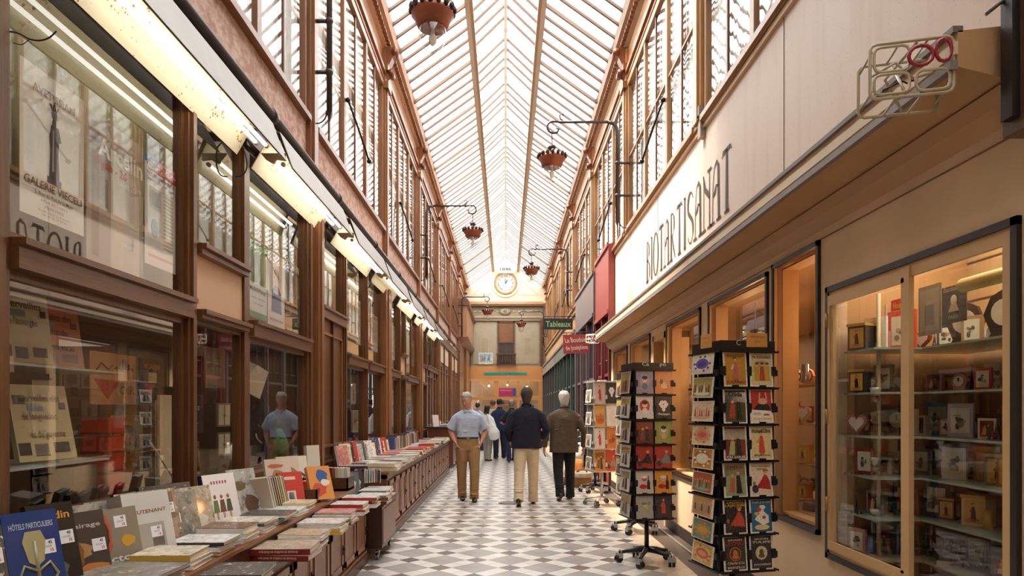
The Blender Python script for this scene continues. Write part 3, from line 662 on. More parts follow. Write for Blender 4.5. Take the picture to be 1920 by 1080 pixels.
# interior of the craft shop
m = MB(); m.box(5, 5.1, -2, 13.3, 0, 2.95, hx('8a6444')); m.box(2.17, 5, -2, 13.3, 2.75, 2.85, hx('b98e62')); m.box(2.17, 5, 4.34, 4.38, 0, 2.75, hx('c59a68')); m.box(2.17, 5, 13.25, 13.35, 0, 6, hx('b08a60'))
m.box(2.95, 3.0, -2, 4.34, 0, 2.75, hx('c2a378'))
struct(m.build('wall_craft_shop', 'paint'), 'interior walls of the craft shop')
m = MB(); 
for i in range(9): m.box(2.945, 2.95, 2.0, 4.34, .5 + i * .24, .51 + i * .24, hx('5c4630'))
struct(m.build(nth('trim'), 'paint'), 'grooved slat wall behind the display window')

# ---------------------------------------------------------------- right neighbours beyond the cream shop
def neighbour(y0, y1, z0, z1, X, fcol, tcol, zf=2.2, n=3, top=4.6, lab=''):
    m = MB(); m.prism([(X, z0), (X, z1), (X + .12, z1 + .02), (X + .12, z0)], 'y', y0, y1, fcol)
    m.box(X - .03, X, y0, y1, z0 - .03, z0 + .05, fcol); m.box(X - .03, X, y0, y1, z1 - .05, z1 + .03, fcol)
    struct(m.build('wall_fascia', 'paint'), lab + ' fascia')
    cw = (y1 - y0) / n
    for i in range(n + 1):
        m = MB(); yy = y0 + i * cw; m.box(X + .0, X + .14, yy - .05, yy + .05, 0, z0, tcol); struct(m.build(nth('trim'), 'paint'), lab + ' upright')
    for i in range(n):
        wv = struct(empty(nth('window'), (X + .08, y0 + i * cw + .05, 0)), lab + ' window'); L = cw - .1; m = MB()
        for b in ((0, .04, .3, z0), (L - .04, L, .3, z0), (0, L, .3, .36), (0, L, zf - .03, zf + .03), (L / 2 - .012, L / 2 + .012, zf, z0)): m.box(-.03, .03, b[0], b[1], b[2], b[3], tcol)
        m.box(-.02, .03, 0, L, 0, .3, fcol); m.build('window_frame', 'paint', wv)
        MB().quad((0, .04, .36), (0, L - .04, .36), (0, L - .04, z0), (0, .04, z0), (1, 1, 1)).build('pane', 'shop_glass', wv)
neighbour(13.35, 15.3, 3.42, 4.75, 2.02, hx('8e4038'), hx('6e2c2a'), lab='dark red shop', n=2)
neighbour(15.35, 19.3, 3.62, 4.6, 1.98, hx('6c5f5e'), hx('5a4a4e'), lab='grey shop', n=3)
neighbour(19.4, 27.5, 3.3, 3.75, 1.98, hx('5a5c58'), hx('3a4440'), lab='black framed shop', n=6)
neighbour(27.6, 36.3, 3.3, 3.75, 1.98, hx('6a625c'), hx('3c3a3a'), lab='far right shop', n=6)
m = MB(); m.box(RX, RX + .1, 13.3, YE, 3.3, ZS, hx('b0875e')); struct(m.build('wall_band_right', 'wood_long'), 'right band above the far shops')
m = MB(); m.box(3.4, 3.5, 13.4, YE, 0, 4.5, hx('a58a6c')); m.box(2.1, 3.4, 13.4, YE, 4.4, 4.5, hx('6d5844')); m.box(2.1, 3.4, 13.4, YE, 2.5, 2.52, hx('8d7a62'))
for i in range(5): m.box(2.2, 3.4, 15.3 + i * 4.1, 15.4 + i * 4.1, 0, 4.4, hx('94795a'))
struct(m.build('wall_shops_right', 'paint'), 'interiors of the far right shops')
# back of the passage behind the viewer
m = MB(); m.box(-3, 3, -6.1, -6, 0, 9.7, hx('cbb89c')); struct(m.build('wall_back', 'plaster'))
m = MB(); m.box(2.2, 2.3, -6, -2, 0, 6, CREAM); struct(m.build('wall_right_near', 'plaster'))
# lights of the craft shop and the left shop
def point(loc, e, c, r=.08):
    l = bpy.data.lights.new('shop_lamp', 'POINT'); o = bpy.data.objects.new('shop_lamp', l); COL.objects.link(o); o.location = loc; l.energy = e; l.color = c; l.shadow_soft_size = r
def area(loc, e, c, sx, sy, rot=(0, 0, 0)):
    l = bpy.data.lights.new('shop_light', 'AREA'); o = bpy.data.objects.new('shop_light', l); COL.objects.link(o); o.location = loc; o.rotation_euler = rot
    l.energy = e; l.color = c; l.shape = 'RECTANGLE'; l.size = sx; l.size_y = sy
area((3.6, 7.2, 2.7), 70, (1, .78, .56), 2, 5); area((3.6, 11.5, 2.7), 45, (1, .8, .6), 2, 3); area((2.45, 3.4, 2.7), 19, (1, .86, .68), .5, 1.6)
area((-2.9, 5.2, 2.1), 8, (1, .8, .6), .8, 4); area((-2.9, 11, 2.1), 6, (1, .8, .6), .8, 6); area((-2.9, 17, 2.1), 10, (1, .8, .6), .8, 6)
area((2.8, 18, 4.3), 30, (1, .85, .65), 1, 8); area((2.8, 29, 4.3), 40, (1, .85, .65), 1, 12); area((0, e + .5, 3.2), 25, (1, .75, .5), 3, .6)
# ---------------------------------------------------------------- strip lights on the left
LAMPS = [(3.2, 5.28), (5.58, 7.62), (8.1, 10.2), (10.5, 12.55), (13.0, 15.0), (15.4, 17.4), (17.9, 19.9)]
WH = ['over the posters of the nearest window', 'over the green poster window', 'over the brown panelled door', 'with a single tube lit, fourth along the left front', 'fifth along the left front', 'sixth along the left front', 'seventh and last along the left front']
for i, (y0, y1) in enumerate(LAMPS):
    L = y1 - y0; r = tag(empty('strip_light', (-1.95, y0, 3.5)), 'rusty cream tube light ' + WH[i], 'strip light', 'strip lights over the left shop windows')
    P = [(-.14, -.02), (-.02, .19), (.10, .20), (.20, -.03)]
    m = MB(); m.add([(P[0][0], 0, P[0][1]), (P[0][0], L, P[0][1]), (P[1][0], L, P[1][1]), (P[1][0], 0, P[1][1])], [(0, 1, 2, 3)], (1, 1, 1))
    m.add([(P[0][0] + .004, 0, P[0][1] - .004), (P[0][0] + .004, L, P[0][1] - .004), (P[1][0] + .006, L, P[1][1]), (P[1][0] + .006, 0, P[1][1])], [(0, 1, 2, 3)], (1, 1, 1))
    m.prism([P[1], (P[1][0], P[1][1] + .006), (P[2][0], P[2][1] + .006), P[2]], 'y', 0, L, (1, 1, 1))
    m.prism([P[2], (P[2][0] - .004, P[2][1]), (P[3][0] - .004, P[3][1]), P[3]], 'y', 0, L, (1, 1, 1))
    m.build('reflector', 'rusty_enamel', r)
    m = MB(); m.prism([(P[2][0] + .002, P[2][1] + .07), (P[2][0] - .09, P[2][1] + .07), (P[2][0] - .09, P[2][1] + .06), (P[2][0], P[2][1] + .06), (P[3][0] + .004, P[3][1]), (P[3][0] + .012, P[3][1])], 'y', -.02, L + .12, hx('7d746d')); m.build('hood', 'metal', r)
    for q, (tx, tz) in enumerate(((.03, .05), (.11, .025))):
        m = MB(); m.tube([(tx, .06, tz), (tx, L - .06, tz)], .014, (1, 1, 1), 10); m.build('tube', 'tube_light' if not (i == 3 and q == 0) else 'paper', r)
        m = MB(); m.tube([(tx, .04, tz), (tx, .07, tz)], .018, hx('cfc5b4'), 10); m.tube([(tx, L - .07, tz), (tx, L - .04, tz)], .018, hx('cfc5b4'), 10); m.build('tube_holder', 'metal', r)
    m = MB(); m.prism([(-.06, .10), (.14, .10), (.14, .04), (.07, .05), (.03, .02), (-.02, .05)], 'y', -.0, .02, hx('8a7456')); m.tube(sm([(.03, .0, .2), (.03, -.04, .26), (.03, -.09, .27), (-.1, -.11, .24)]), .012, hx('4a3a30'), 8); m.box(-.17, -.12, -.14, -.08, .12, .32, hx('4a3128')); m.build('bracket', 'metal', r)
    m = MB(); m.tube(sm([(-.16, L + .03, .1), (-.10, L + .03, .04), (-.08, L + .06, -.08), (-.11, L + .06, -.16), (-.17, L + .05, -.18)]), .006, BLACK, 6); m.build('cable', 'black', r)

# ---------------------------------------------------------------- wall lanterns
def lantern(s, y, label):
    r = tag(empty('wall_lantern', (s * 1.93, y, 4.75)), label, 'lantern', 'gallows lanterns of the arcade'); r.scale = (s, 1, 1)
    I = hx('3a2e2c')
    m = MB(); m.tube([(0, 0, 0), (0, 0, 1.55)] + [(-.16 + .16 * math.cos(R(a)), 0, 1.55 + .16 * math.sin(R(a))) for a in (30, 60, 90)], .032, I, 8); m.add([(-.03, -.03, .0), (.03, -.03, .0), (.03, .03, .0), (-.03, .03, .0), (.0, 0, -.12)], [(0, 1, 4), (1, 2, 4), (2, 3, 4), (3, 0, 4)], I); m.build('post', 'black', r)
    for z in (.44, 1.0):
        m = MB(); m.tube([(0, 0, z), (.22, 0, z)], .022, I, 8); m.ball((0, 0, z), .045, I, 8, 6); m.build('standoff', 'black', r)
    m = MB(); m.tube([(-.16, 0, 1.71), (-1.02, 0, 1.71)], .024, I, 8)
    m.tube([(-1.0, 0, 1.71)] + [(-1.08 + .10 * math.cos(R(a)) - .03, 0, 1.62 + .10 * math.sin(R(a))) for a in range(80, 300, 20)] + [(-1.04, 0, 1.53), (-1.01, 0, 1.58), (-1.05, 0, 1.61)], .02, I, 8)
    m.tube([(-.92, 0, 1.72), (-.98, 0, 1.76), (-1.0, 0, 1.82), (-.96, 0, 1.85), (-.93, 0, 1.82)], .014, I, 6); m.build('arm', 'black', r)
    c = (-1.13, 0, 1.72); B2, D2 = hx('8d4c34'), hx('3d2a24')
    m = MB(); m.lathe([(.01, -.2), (.014, -.42), (.02, -.43)], c, I, 8)
    m.lathe([(.02, -.40), (.065, -.43), (.075, -.46), (.04, -.50), (.05, -.53), (.09, -.56), (.14, -.59)], c, D2, 16, 8, .05)
    m.lathe([(.15, -.585), (.23, -.62), (.235, -.66), (.20, -.70), (.19, -.74), (.165, -.79), (.15, -.80)], c, B2, 20)
    for k in range(16):
        a = 2 * PI * k / 16; m.ball((c[0] + .235 * math.cos(a), .235 * math.sin(a), c[2] - .60), (.032, .032, .05), D2, 6, 5)
    m.build('crown', 'metal', r)
    m = MB(); m.lathe([(.145, -.80), (.15, -.86), (.14, -.94), (.10, -1.01), (.04, -1.05), (0, -1.055)], c, (1, 1, 1), 20, closed=False); m.build('glass_globe', 'clear_glass', r)
    m = MB(); m.lathe([(.02, -.79), (.025, -.86), (.045, -.90), (.04, -.96), (.0, -1.0)], c, hx('f2e6cc'), 10); m.build('bulb', 'paper', r)
    m = MB(); m.tube(sm([(.02, 0, .02), (.06, .03, -.06), (.12, 0, -.12), (.2, 0, -.1)]), .008, BLACK, 6); m.build('cable', 'black', r)
    return r
lantern(-1, 7.45, 'copper lantern on a black arm at the very top of the view')
lantern(1, 11.75, 'large copper lantern on a black arm over the cream shop sign')
lantern(-1, 16.6, 'copper lantern on a black arm reaching out from the left, beside the clock gable')
lantern(1, 21.1, 'copper lantern before the glass roof, second along the right wall')
lantern(-1, 30.1, 'small distant copper lantern hanging before the end wall on the left')
lantern(1, 34.6, 'small distant copper lantern before the end wall frieze on the right')

# ---------------------------------------------------------------- hanging signs, neon, fittings
r = tag(empty('hanging_sign', (1.55, 20, 4.0)), 'black hanging sign with green lettering reading Tableaux', 'sign')
m = MB(); m.box(-.42, .42, -.03, .03, -.16, .16, BLACK); m.text('Tableaux', (0, -.034, -.01), (1, 0, 0), (0, 0, 1), .17, hx('8fb57a'), width=.74, bold=.02); m.build('board', 'paint', r)
m = MB(); m.tube([(-.45, 0, .22), (.62, 0, .22)], .012, BLACK, 6); m.build('bracket', 'metal', r)
r = tag(empty('hanging_sign', (1.49, 14.3, 2.87)), 'dark red hanging sign with white script reading Le Boudoir de Joséphine', 'sign'); r.rotation_euler.y = R(-2)
m = MB(); m.box(-.28, .27, -.015, .015, -.2, .2, hx('9c3a3c'))
m.text('Le Boudoir', (-.02, -.018, .08), (1, .0, .03), (-.25, 0, 1), .11, hx('eed9cf'), width=.44, bold=.006); m.text('de Joséphine', (-.0, -.018, -.08), (1, 0, .03), (-.25, 0, 1), .10, hx('eed9cf'), width=.46, bold=.006); m.build('board', 'paint', r)
m = MB(); m.tube([(-.32, 0, .24), (.6, 0, .24)], .01, BLACK, 6); m.tube([(-.2, 0, .24), (-.2, 0, .19)], .006, BLACK, 6); m.tube([(.2, 0, .24), (.2, 0, .19)], .006, BLACK, 6); m.build('bracket', 'metal', r)
# unlit neon cages
def neon(loc, k, rz, label, cols):
    r = tag(empty('neon_sign', loc, rz), label, 'neon sign'); r.scale = (k, k, k)
    m = MB(); g = cols[0]
    def rr(y, w, h, x0=0., z0=0.):
        c = .12; P = []
        for (sx, sz, a0) in ((1, 1, 0), (-1, 1, 90), (-1, -1, 180), (1, -1, 270)):
            for a in (0, 45, 90): P.append((x0 + sx * (w - c) + c * math.cos(R(a0 + a)), y, z0 + sz * (h - c) + c * math.sin(R(a0 + a))))
        return P
    for y in (-.45, .45): m.tube(rr(y, .75, .55), .034, g, 8, True)
    m.tube(rr(-.47, .32, .25, -.36, .22), .03, g, 8, True); m.tube(rr(-.47, .32, .2, -.36, -.28), .03, g, 8, True); m.tube(rr(-.47, .3, .2, .38, -.28), .03, g, 8, True)
    for x, z in ((-.72, .4), (-.72, -.4), (.72, .4), (.72, -.4), (-.2, .55), (.2, -.55), (-.25, -.52), (.3, .54)): m.tube([(x, -.45, z), (x + .03, 0, z + .05), (x, .45, z)], .026, g, 8)
    m.tube([(-.7, -.2, 0), (-.3, -.5, .12), (.1, -.2, -.1), (.5, .1, .1), (.72, .3, 0)], .03, g, 8); m.tube([(-.1, -.45, -.5), (-.05, .1, 0), (-.1, .45, .5)], .03, g, 8); m.tube([(.1, -.45, .5), (-.3, .2, .1), (.1, .45, -.5)], .03, g, 8)
    m.build('glass_tube', 'gloss', r)
    m = MB(); m.tube([(.15 + .22 * math.cos(R(a)), -.52, .2 + .20 * math.sin(R(a))) for a in range(0, 360, 30)], .038, cols[1], 8, True); m.tube([(.55 + .14 * math.cos(R(a)), -.52, .26 + .22 * math.sin(R(a))) for a in range(0, 360, 30)], .036, cols[1], 8, True); m.build('red_tube', 'gloss', r)['label'] = 'dark red glass loops'
    m = MB(); m.tube([(.2, .3, .0), (.3, .6, .2), (.9, .8, .3)], .02, hx('3a3430'), 6); m.tube([(-.4, .0, -.2), (.0, .1, .0), (.2, .3, .0)], .02, hx('3a3430'), 6); m.build('cable', 'black', r)
neon((1.64, 2.80, 2.86), .2, R(-14), 'clear glass tube neon cage with red loops at the near corner of the canopy', (hx('c4b698'), hx('a3202c')))
neon((1.71, 13.37, 2.88), .15, R(-30), 'small white and red neon cage at the canopy corner by the red sign', (hx('e6dccf'), hx('b04038')))
m = MB(); m.box(-.06, -.0, -.05, .05, -.17, .02, hx('a08f80')); m.box(-.07, -.03, -.035, .035, .03, .17, hx('8b7f74')); m.tube([(-.05, 0, .02), (-.08, -.02, .05), (-.05, 0, .1)], .01, BLACK, 6)
tag(m.build('junction_box', 'paint', loc=(RX, 7.35, 4.6)), 'small grey junction box on the sill over the cream fascia', 'junction box')
m = MB(); m.tube([(RX - .01, 4.9, 3.03), (RX - .03, 4.6, 3.10), (RX - .03, 4.35, 3.05), (RX - .02, 4.1, 3.09), (RX - .01, 3.9, 3.12)], .007, BLACK, 6)
tag(m.build('loose_cable', 'black'), 'thin black cable lying along the foot of the cream fascia board', 'cable')
m = MB(); m.tube(sm([(1.99, 2.6, 3.25), (1.93, 2.58, 3.18), (1.96, 2.55, 3.12), (2.03, 2.5, 3.1), (2.06, 2.5, 2.9)]), .012, hx('cfc7bb'), 8); m.tube([(1.85, 2.62, 3.02), (1.9, 2.6, 3.06), (1.96, 2.55, 3.12)], .007, hx('6b645c'), 6)
tag(m.build('wire', 'paint'), 'twisted pale wire round the dark post beside the canopy end', 'wire')
m = MB(); m.tube(sm([(-1.915, 2.9, 3.112), (-1.945, 2.9, 3.085), (-1.985, 2.9, 3.072), (-2.03, 2.9, 3.078), (-2.08, 2.89, 3.10), (-2.14, 2.86, 3.09)]), .0035, hx('3b2a24'), 6); m.tube(sm([(-2.03, 2.9, 3.078), (-2.07, 2.91, 3.06), (-2.10, 2.9, 3.062)]), .002, hx('3b2a24'), 6)
tag(m.build('twig', 'paint'), 'thin dry twig sticking out beside the nearest left window', 'twig')

# ---------------------------------------------------------------- benches
def bench(y0, y1, xf, zt, label, lower=None):
    r = tag(empty('book_bench', (0, y0, 0)), label, 'bench'); L = y1 - y0
    m = MB(); m.box(-2.08, xf, 0, L, 0, zt - .03, WM); m.box(-2.08, xf + .035, -.01, L + .01, 0, .09, WD); m.box(-2.08, xf + .02, 0, L, .09, .12, WL); m.build('carcass', 'wood_upright', r)
    m = MB(); m.box(-2.08, xf + .03, -.02, L + .02, zt - .03, zt, WL); m.box(-2.08, xf + .012, 0, L, zt - .08, zt - .03, WM); m.build('bench_top', 'wood_long', r)
    n = int(L / .46); cw = L / n
    for i in range(n):
        a, b = i * cw + .03, (i + 1) * cw - .03; z0, z1 = .15, zt - .11
        m = MB(); m.box(xf, xf + .012, a, b, z0, z1, hx('8f6248')); 
        for q in ((a, a + .05, z0, z1), (b - .05, b, z0, z1), (a, b, z0, z0 + .05), (a, b, z1 - .05, z1)): m.box(xf + .012, xf + .02, q[0], q[1], q[2], q[3], hx('9d6f52'))
        d = m.build('door', 'wood_upright', r)
        if i % 2 == 0:
            m = MB(); m.ball((xf + .03, b - .025, (z0 + z1) / 2), .012, BLACK, 8, 6); m.box(xf + .02, xf + .026, b - .035, b - .015, (z0 + z1) / 2 - .05, (z0 + z1) / 2 + .03, BLACK); m.build('knob', 'metal', d)
    return r
bench(1.6, 6.66, -1.38, .62, 'near low brown book bench with panelled doors under the front stacks')
m = MB(); m.box(-2.08, -1.47, 1.6, 6.6, .62, .715, WD); m.box(-2.08, -1.455, 1.6, 6.6, .715, .735, WL)
tag(m.build('riser_shelf', 'wood_long'), 'raised wooden step behind the front stacks of the near bench', 'shelf')
bench(7.78, 16.1, -1.36, .78, 'long brown book bench with many narrow doors beyond the wheeled cart')
def caster(m, x, y, col=hx('8b8b88')):
    m.lathe([(.012, -.012), (.036, -.012), (.036, .012), (.012, .012)], (0, 0, 0), col, 12) if False else None
    n = 12; vs = [(x + sx * .012, y + .034 * math.cos(2 * PI * i / n), .036 + .034 * math.sin(2 * PI * i / n)) for sx in (-1, 1) for i in range(n)]
    m.add(vs, [(i, (i + 1) % n, n + (i + 1) % n, n + i) for i in range(n)] + [tuple(range(n)), tuple(range(n, 2 * n))], col, False)
    m.box(x - .02, x + .02, y - .012, y + .03, .045, .09, hx('a9a9a4')); m.tube([(x, y + .02, .08), (x, y + .02, .12)], .01, hx('a9a9a4'), 6)
r = tag(empty('book_cart', (-1.56, 7.14, 0)), 'dark brown wheeled wooden cart of magazines between the two benches', 'cart')
m = MB(); m.box(-.34, .34, -.42, .42, .12, .54, hx('3d2419')); m.box(.34, .345, -.38, .38, .16, .5, hx('8a5c42')); m.build('box', 'wood_upright', r)
m = MB(); m.box(-.36, .36, -.44, .44, .54, .56, hx('5b3826')); m.build('top', 'wood_long', r)
for x, y in ((-.28, -.34), (.28, -.36), (.28, .34), (-.28, .34)):
    m = MB(); caster(m, x, y); m.build('caster', 'steel', r)
r = tag(empty('side_table', (-1.62, 17.9, 0)), 'dark wheeled book table at the far end of the long bench', 'table')
m = MB(); m.box(-.33, .3, -.8, .8, .12, 1.02, hx('6b3f28')); m.build('box', 'wood_upright', r)
m = MB(); m.box(-.4, .36, -.85, .85, 1.02, 1.05, hx('3f271b')); m.build('top', 'wood_long', r)
for x, y in ((.26, -.74), (.26, .74)):
    m = MB(); caster(m, x, y); m.build('caster', 'steel', r)

# ---------------------------------------------------------------- books
rb = random.Random(11)
ORD = 'first second third fourth fifth sixth seventh eighth ninth tenth eleventh twelfth thirteenth fourteenth fifteenth sixteenth seventeenth eighteenth nineteenth twentieth twenty-first twenty-second twenty-third twenty-fourth twenty-fifth twenty-sixth twenty-seventh twenty-eighth twenty-ninth thirtieth thirty-first thirty-second thirty-third thirty-fourth thirty-fifth thirty-sixth thirty-seventh thirty-eighth thirty-ninth fortieth'.split()
PAL = {'white': 'ece8e2', 'cream': 'e6d9bd', 'grey': '9e9a94', 'dark grey': '4a4644', 'black': '242222', 'red': 'b8382e', 'dark red': '7c2420', 'blue': '2e4c86', 'pale blue': '9db8c8', 'green': '5f8a52', 'yellow': 'd9b44a', 'orange': 'd97a3a', 'brown': '7a5238', 'pink': 'd9928c', 'beige': 'cbb392'}
SOFT = ['white'] * 12 + ['cream'] * 4 + ['grey'] * 3 + ['beige'] * 2 + ['pale blue', 'dark grey', 'red', 'pink', 'brown', 'black', 'blue', 'orange']
def book(L, W, T, cov, spine, near=True, art=None, sticker=None, title=None, name='book', mat='print', spt=None):
    cc, cs = hx(PAL.get(cov, cov)), hx(PAL.get(spine, spine)); b = .003
    m = MB(); m.m = 0; m.box(-L / 2, L / 2, -W / 2, W / 2, T - b, T, cc); m.m = 1; m.box(-L / 2, L / 2, -W / 2, W / 2, 0, b, cs); m.box(-L / 2, L / 2, -W / 2, -W / 2 + b, b, T - b, cs)
    m.m = 1
    if art: art(m, L, W, T)
    if title: m.text(title[0], (-L / 2 + L * title[2], 0, T + .0008), (0, 1, 0), (-1, 0, 0), title[1], hx(title[3]), width=min(W * .8, title[4] if len(title) > 4 else W), bold=.02)
    if spt: m.text(spt, (0, -W / 2 - .001, T / 2), (-1, 0, 0), (0, 0, -1), T * .42, hx('e5c9b8'), width=L * .62, bold=.01)
    if not near: m.m = 2; m.box(-L / 2 + .004, L / 2 - .004, -W / 2 + b, W / 2 - .004, b, T - b, hx('e9e2d4'))
    o = m.build(name, [mat, 'gloss', 'pages'] if not near else [mat, 'gloss'])
    if near:
        m = MB(); m.box(-L / 2 + .004, L / 2 - .004, -W / 2 + b, W / 2 - .004, b, T - b, hx('e9e2d4')); m.build('page_block', 'pages', o)
        if sticker:
            m = MB(); x, y = sticker; m.box(x - .028, x + .028, y - .032, y + .032, T + .0006, T + .0014, hx('f2f1f4')); m.text('SOLDE', (x, y, T + .002), (0, 1, 0), (-1, 0, 0), .008, hx('55555c'))
            m.text('15', (x + .016, y + .016, T + .002), (0, 1, 0), (-1, 0, 0), .012, hx('c03848'), bold=.03); m.text('45', (x - .016, y + .012, T + .002), (0, 1, 0), (-1, 0, 0), .012, hx('3c3c48'), bold=.03); m.build('price_sticker', 'paper', o)
    return o
def flat(o, x, y, z, rz=0.): o.location = (x, y, z); o.rotation_euler = (0, 0, rz); return o
def stand(o, x, y, z, L, lean=12., yaw=0.):
    # front cover towards +X (passage), turned by yaw towards the camera, leaning back
    Xd = Vector((math.cos(yaw), -math.sin(yaw), 0)); Yd = Vector((math.sin(yaw), math.cos(yaw), 0)); Zd = Vector((0, 0, 1)); a = R(lean)
    up = Zd * math.cos(a) - Xd * math.sin(a); nrm = Xd * math.cos(a) + Zd * math.sin(a)
    mt = Matrix((tuple(-up), tuple(Yd), tuple(nrm))).transposed().to_4x4(); mt.translation = Vector((x, y, z)) + up * (L / 2)
    o.matrix_world = mt; return o
# --- standing row against the near windows, one by one
def orn(m, L, W, T):
    for a in (-1, 1): m.tube([(.06, a * .0, T + .002), (.03, a * .05, T + .002), (.08, a * .075, T + .002), (.12, a * .05, T + .002), (.10, a * .02, T + .002), (.15, a * .03, T + .002)], .006, hx('a39a6e'), 6)
    m.tube([(-.06, 0, T), (.15, 0, T)], .008, hx('8d865f'), 6)
    m.prism([(-.10, -.03), (-.06, -.045), (.02, -.03), (.04, 0), (.02, .03), (-.06, .045), (-.10, .03)], 'z', T, T + .003, hx('b3a97c'))
def ladies(m, L, W, T):
    m.prism([(-L / 2 + .01, -W / 2 + .01), (L / 2 - .01, -W / 2 + .01), (L / 2 - .01, W / 2 - .01), (-L / 2 + .01, W / 2 - .01)], 'z', T, T + .0005, hx('f1efee'))
    for i, c in enumerate(('5c7a4c', '6b4433', '3f5a3a')):
        y = -.06 + i * .055; m.prism([(-.0, y - .016), (.08, y - .026), (.08, y + .022), (.0, y + .016)], 'z', T, T + .002, hx(c)); m.prism([(.08, y - .008), (.125, y - .008), (.125, y + .008), (.08, y + .008)], 'z', T, T + .0015, hx('c99c7e')); m.ball((-.022, y, T), (.016, .013, .004), hx('b5603c'), 8, 4)
    for i in range(6): m.prism([(-.125, -.075 + i * .024), (-.105, -.075 + i * .024), (-.105, -.063 + i * .024), (-.125, -.063 + i * .024)], 'z', T, T + .0015, hx('a3344c'))
def patch(*ps):
    def f(m, L, W, T):
        for (a, b, c, d, col) in ps: m.prism([(a * L, b * W), (c * L, b * W), (c * L, d * W), (a * L, d * W)], 'z', T, T + .001, hx(col))
    return f
def blob(*bs):
    def f(m, L, W, T):
        for (x, y, rx, ry, col) in bs: m.prism([(x * L + rx * L * math.cos(a * .4488) * (1 + .15 * math.sin(a * 5)), y * W + ry * W * math.sin(a * .4488) * (1 + .15 * math.cos(a * 3))) for a in range(14)], 'z', T, T + .001 + .0002 * bs.index((x, y, rx, ry, col)), hx(col))
    return f
NEAR = [  # px0, px1, ytop, L, T, cover, spine, title, art, sticker, label
 (-60, 6, 978, .34, .03, '5a5550', '3a3634', None, None, (-.06, .04), 'dark grey price-tagged book left of the blue book'),
 (34, 104, 972, .36, .035, '24407e', '1c2c5c', ('HÔTELS PARTICULIERS', .022, .16, 'b9c3dc'), orn, (-.03, .05), 'dark blue book on town mansions with a bronze key ornament'),
 (80, 138, 957, .375, .03, '2a2725', '1b1918', ('Saladin', .032, .14, 'd99a3c'), blob((.25, -.1, .16, .3, '5c6a64'), (.2, -.1, .09, .18, '8a948c')), (-.04, .05), 'black book titled Saladin in orange beside the blue book'),
 (130, 190, 962, .31, .028, '4a423c', '332c28', ('Éclairage', .020, .2, 'c9bfb2'), blob((.05, -.12, .13, .28, 'b98a5a'), (.1, -.15, .22, .12, '8c6238'), (.32, .15, .08, .3, 'c9824a')), (.0, .07), 'dark grey book on lighting with a glowing lamp picture'),
 (182, 250, 963, .29, .03, '948a78', '6e6455', ('Victor', .032, .82, 'e9e4da'), blob((-.1, -.15, .36, .1, 'c9604a'), (-.1, -.15, .2, .05, '4a3028'), (.05, .25, .1, .14, 'd0a23c')), (-.08, .04), 'khaki book titled Victor with a coral red figure'),
 (232, 297, 937, .33, .10, 'dad7d2', 'a8968a', ('LIEUTENANT', .018, .3, '8a5a3c'), patch((-.02, -.3, .4, .3, 'b3aca2'), (.1, .0, .34, .25, '8b8478')), (.04, .03), 'thick set of pale cream volumes standing beside the khaki book'),
 (285, 326, 925, .33, .03, 'b09a80', '7a5f48', None, patch((-.45, -.4, .0, .4, '8b6f54')), (-.06, .06), 'brown picture book behind the cream volumes, price tag at its right'),
 (318, 360, 930, .29, .03, '9a958a', '8c8578', None, None, (.0, -.03), 'grey sketched book standing in front of the window post'),
 (345, 391, 915, .30, .03, 'c8bca8', 'a89a84', None, blob((.2, .0, .2, .3, 'e2dccb'), (-.1, .1, .18, .25, 'b5926e')), None, 'pale sand coloured book with an archway picture'),
 (392, 441, 898, .34, .04, 'f0eeec', '2c2c44', None, ladies, None, 'white book showing three women in green and brown coats'),
 (436, 481, 890, .34, .035, 'b6b7b0', '9a9890', None, blob((-.15, -.1, .1, .2, '6e5c48'), (.25, .2, .2, .25, '5f4436')), None, 'pale grey book with brown stones on its cover')]
for (p0, p1, yt, L, T, cv, sp, ti, art, stk, lab) in NEAR:
    X = -1.84 + (.0 if p0 not in (76,) else -.05); ya, yb = ypx(p0, X), ypx(p1, X)
    W = min(.27, yb - ya); yc = (ya + yb) / 2
    o = book(L, W, T, cv, sp, True, art, stk, ti, mat='gloss' if ti or art == ladies else 'print'); stand(o, X, yc, .737, L, 14, R(22)); tag(o, lab, 'book', 'books standing along the near windows')
# second row of plain copies behind the first ones, seen as extra top edges
for i, px in enumerate((40, 96, 150, 210, 262, 305, 340)):
    L = .31 + rb.random() * .03; o = book(L, .22, .025, rb.choice(['4a4644', '8a8378', 'b8b0a2']), '3a3634', True); stand(o, -1.93, ypx(px, -1.93), .737, L, 14, R(22)); tag(o, f'{ORD[i]} plain backing book behind the front row near the lowest left window', 'book', 'books standing along the near windows')
# leaning spines before the wooden tray
for i, c in enumerate(('cbb7a4', 'b8a898', '5a5048', '3c3230', 'd08a2c', '3c7a34', 'e2d6b4', '9a3a2c')):
    y = 4.98 + i * .045; L = .27 - .004 * i; T = .03; o = book(L, .2, T, c, c, True, mat='gloss')
    up = Vector((-.12, -.28, 1)).normalized(); nrm = Vector((0, -1, 0)); nrm = (nrm - up * nrm.dot(up)).normalized(); yv = nrm.cross(-up) * 1
    mt = Matrix((tuple(-up), tuple(nrm.cross(-up)), tuple(nrm))).transposed().to_4x4(); mt.translation = Vector((-1.78, y, .737)) + up * (L / 2 + .01); o.matrix_world = mt
    tag(o, ['pale beige', 'greyish beige', 'dark grey', 'near black', 'orange', 'green', 'cream', 'rust red'][i] + ' spine in the slanted row before the red book', 'book', 'slanted books before the wooden tray')
def stand2(L, W, T, cv, sp, x, y, z, lean, yaw, lab, art=None, title=None, grp='books standing in and around the wooden tray', mat='gloss'):
    o = book(L, W, T, cv, sp, True, art, None, title, mat=mat); stand(o, x, y, z, L, lean, R(yaw)); return tag(o, lab, 'book', grp)
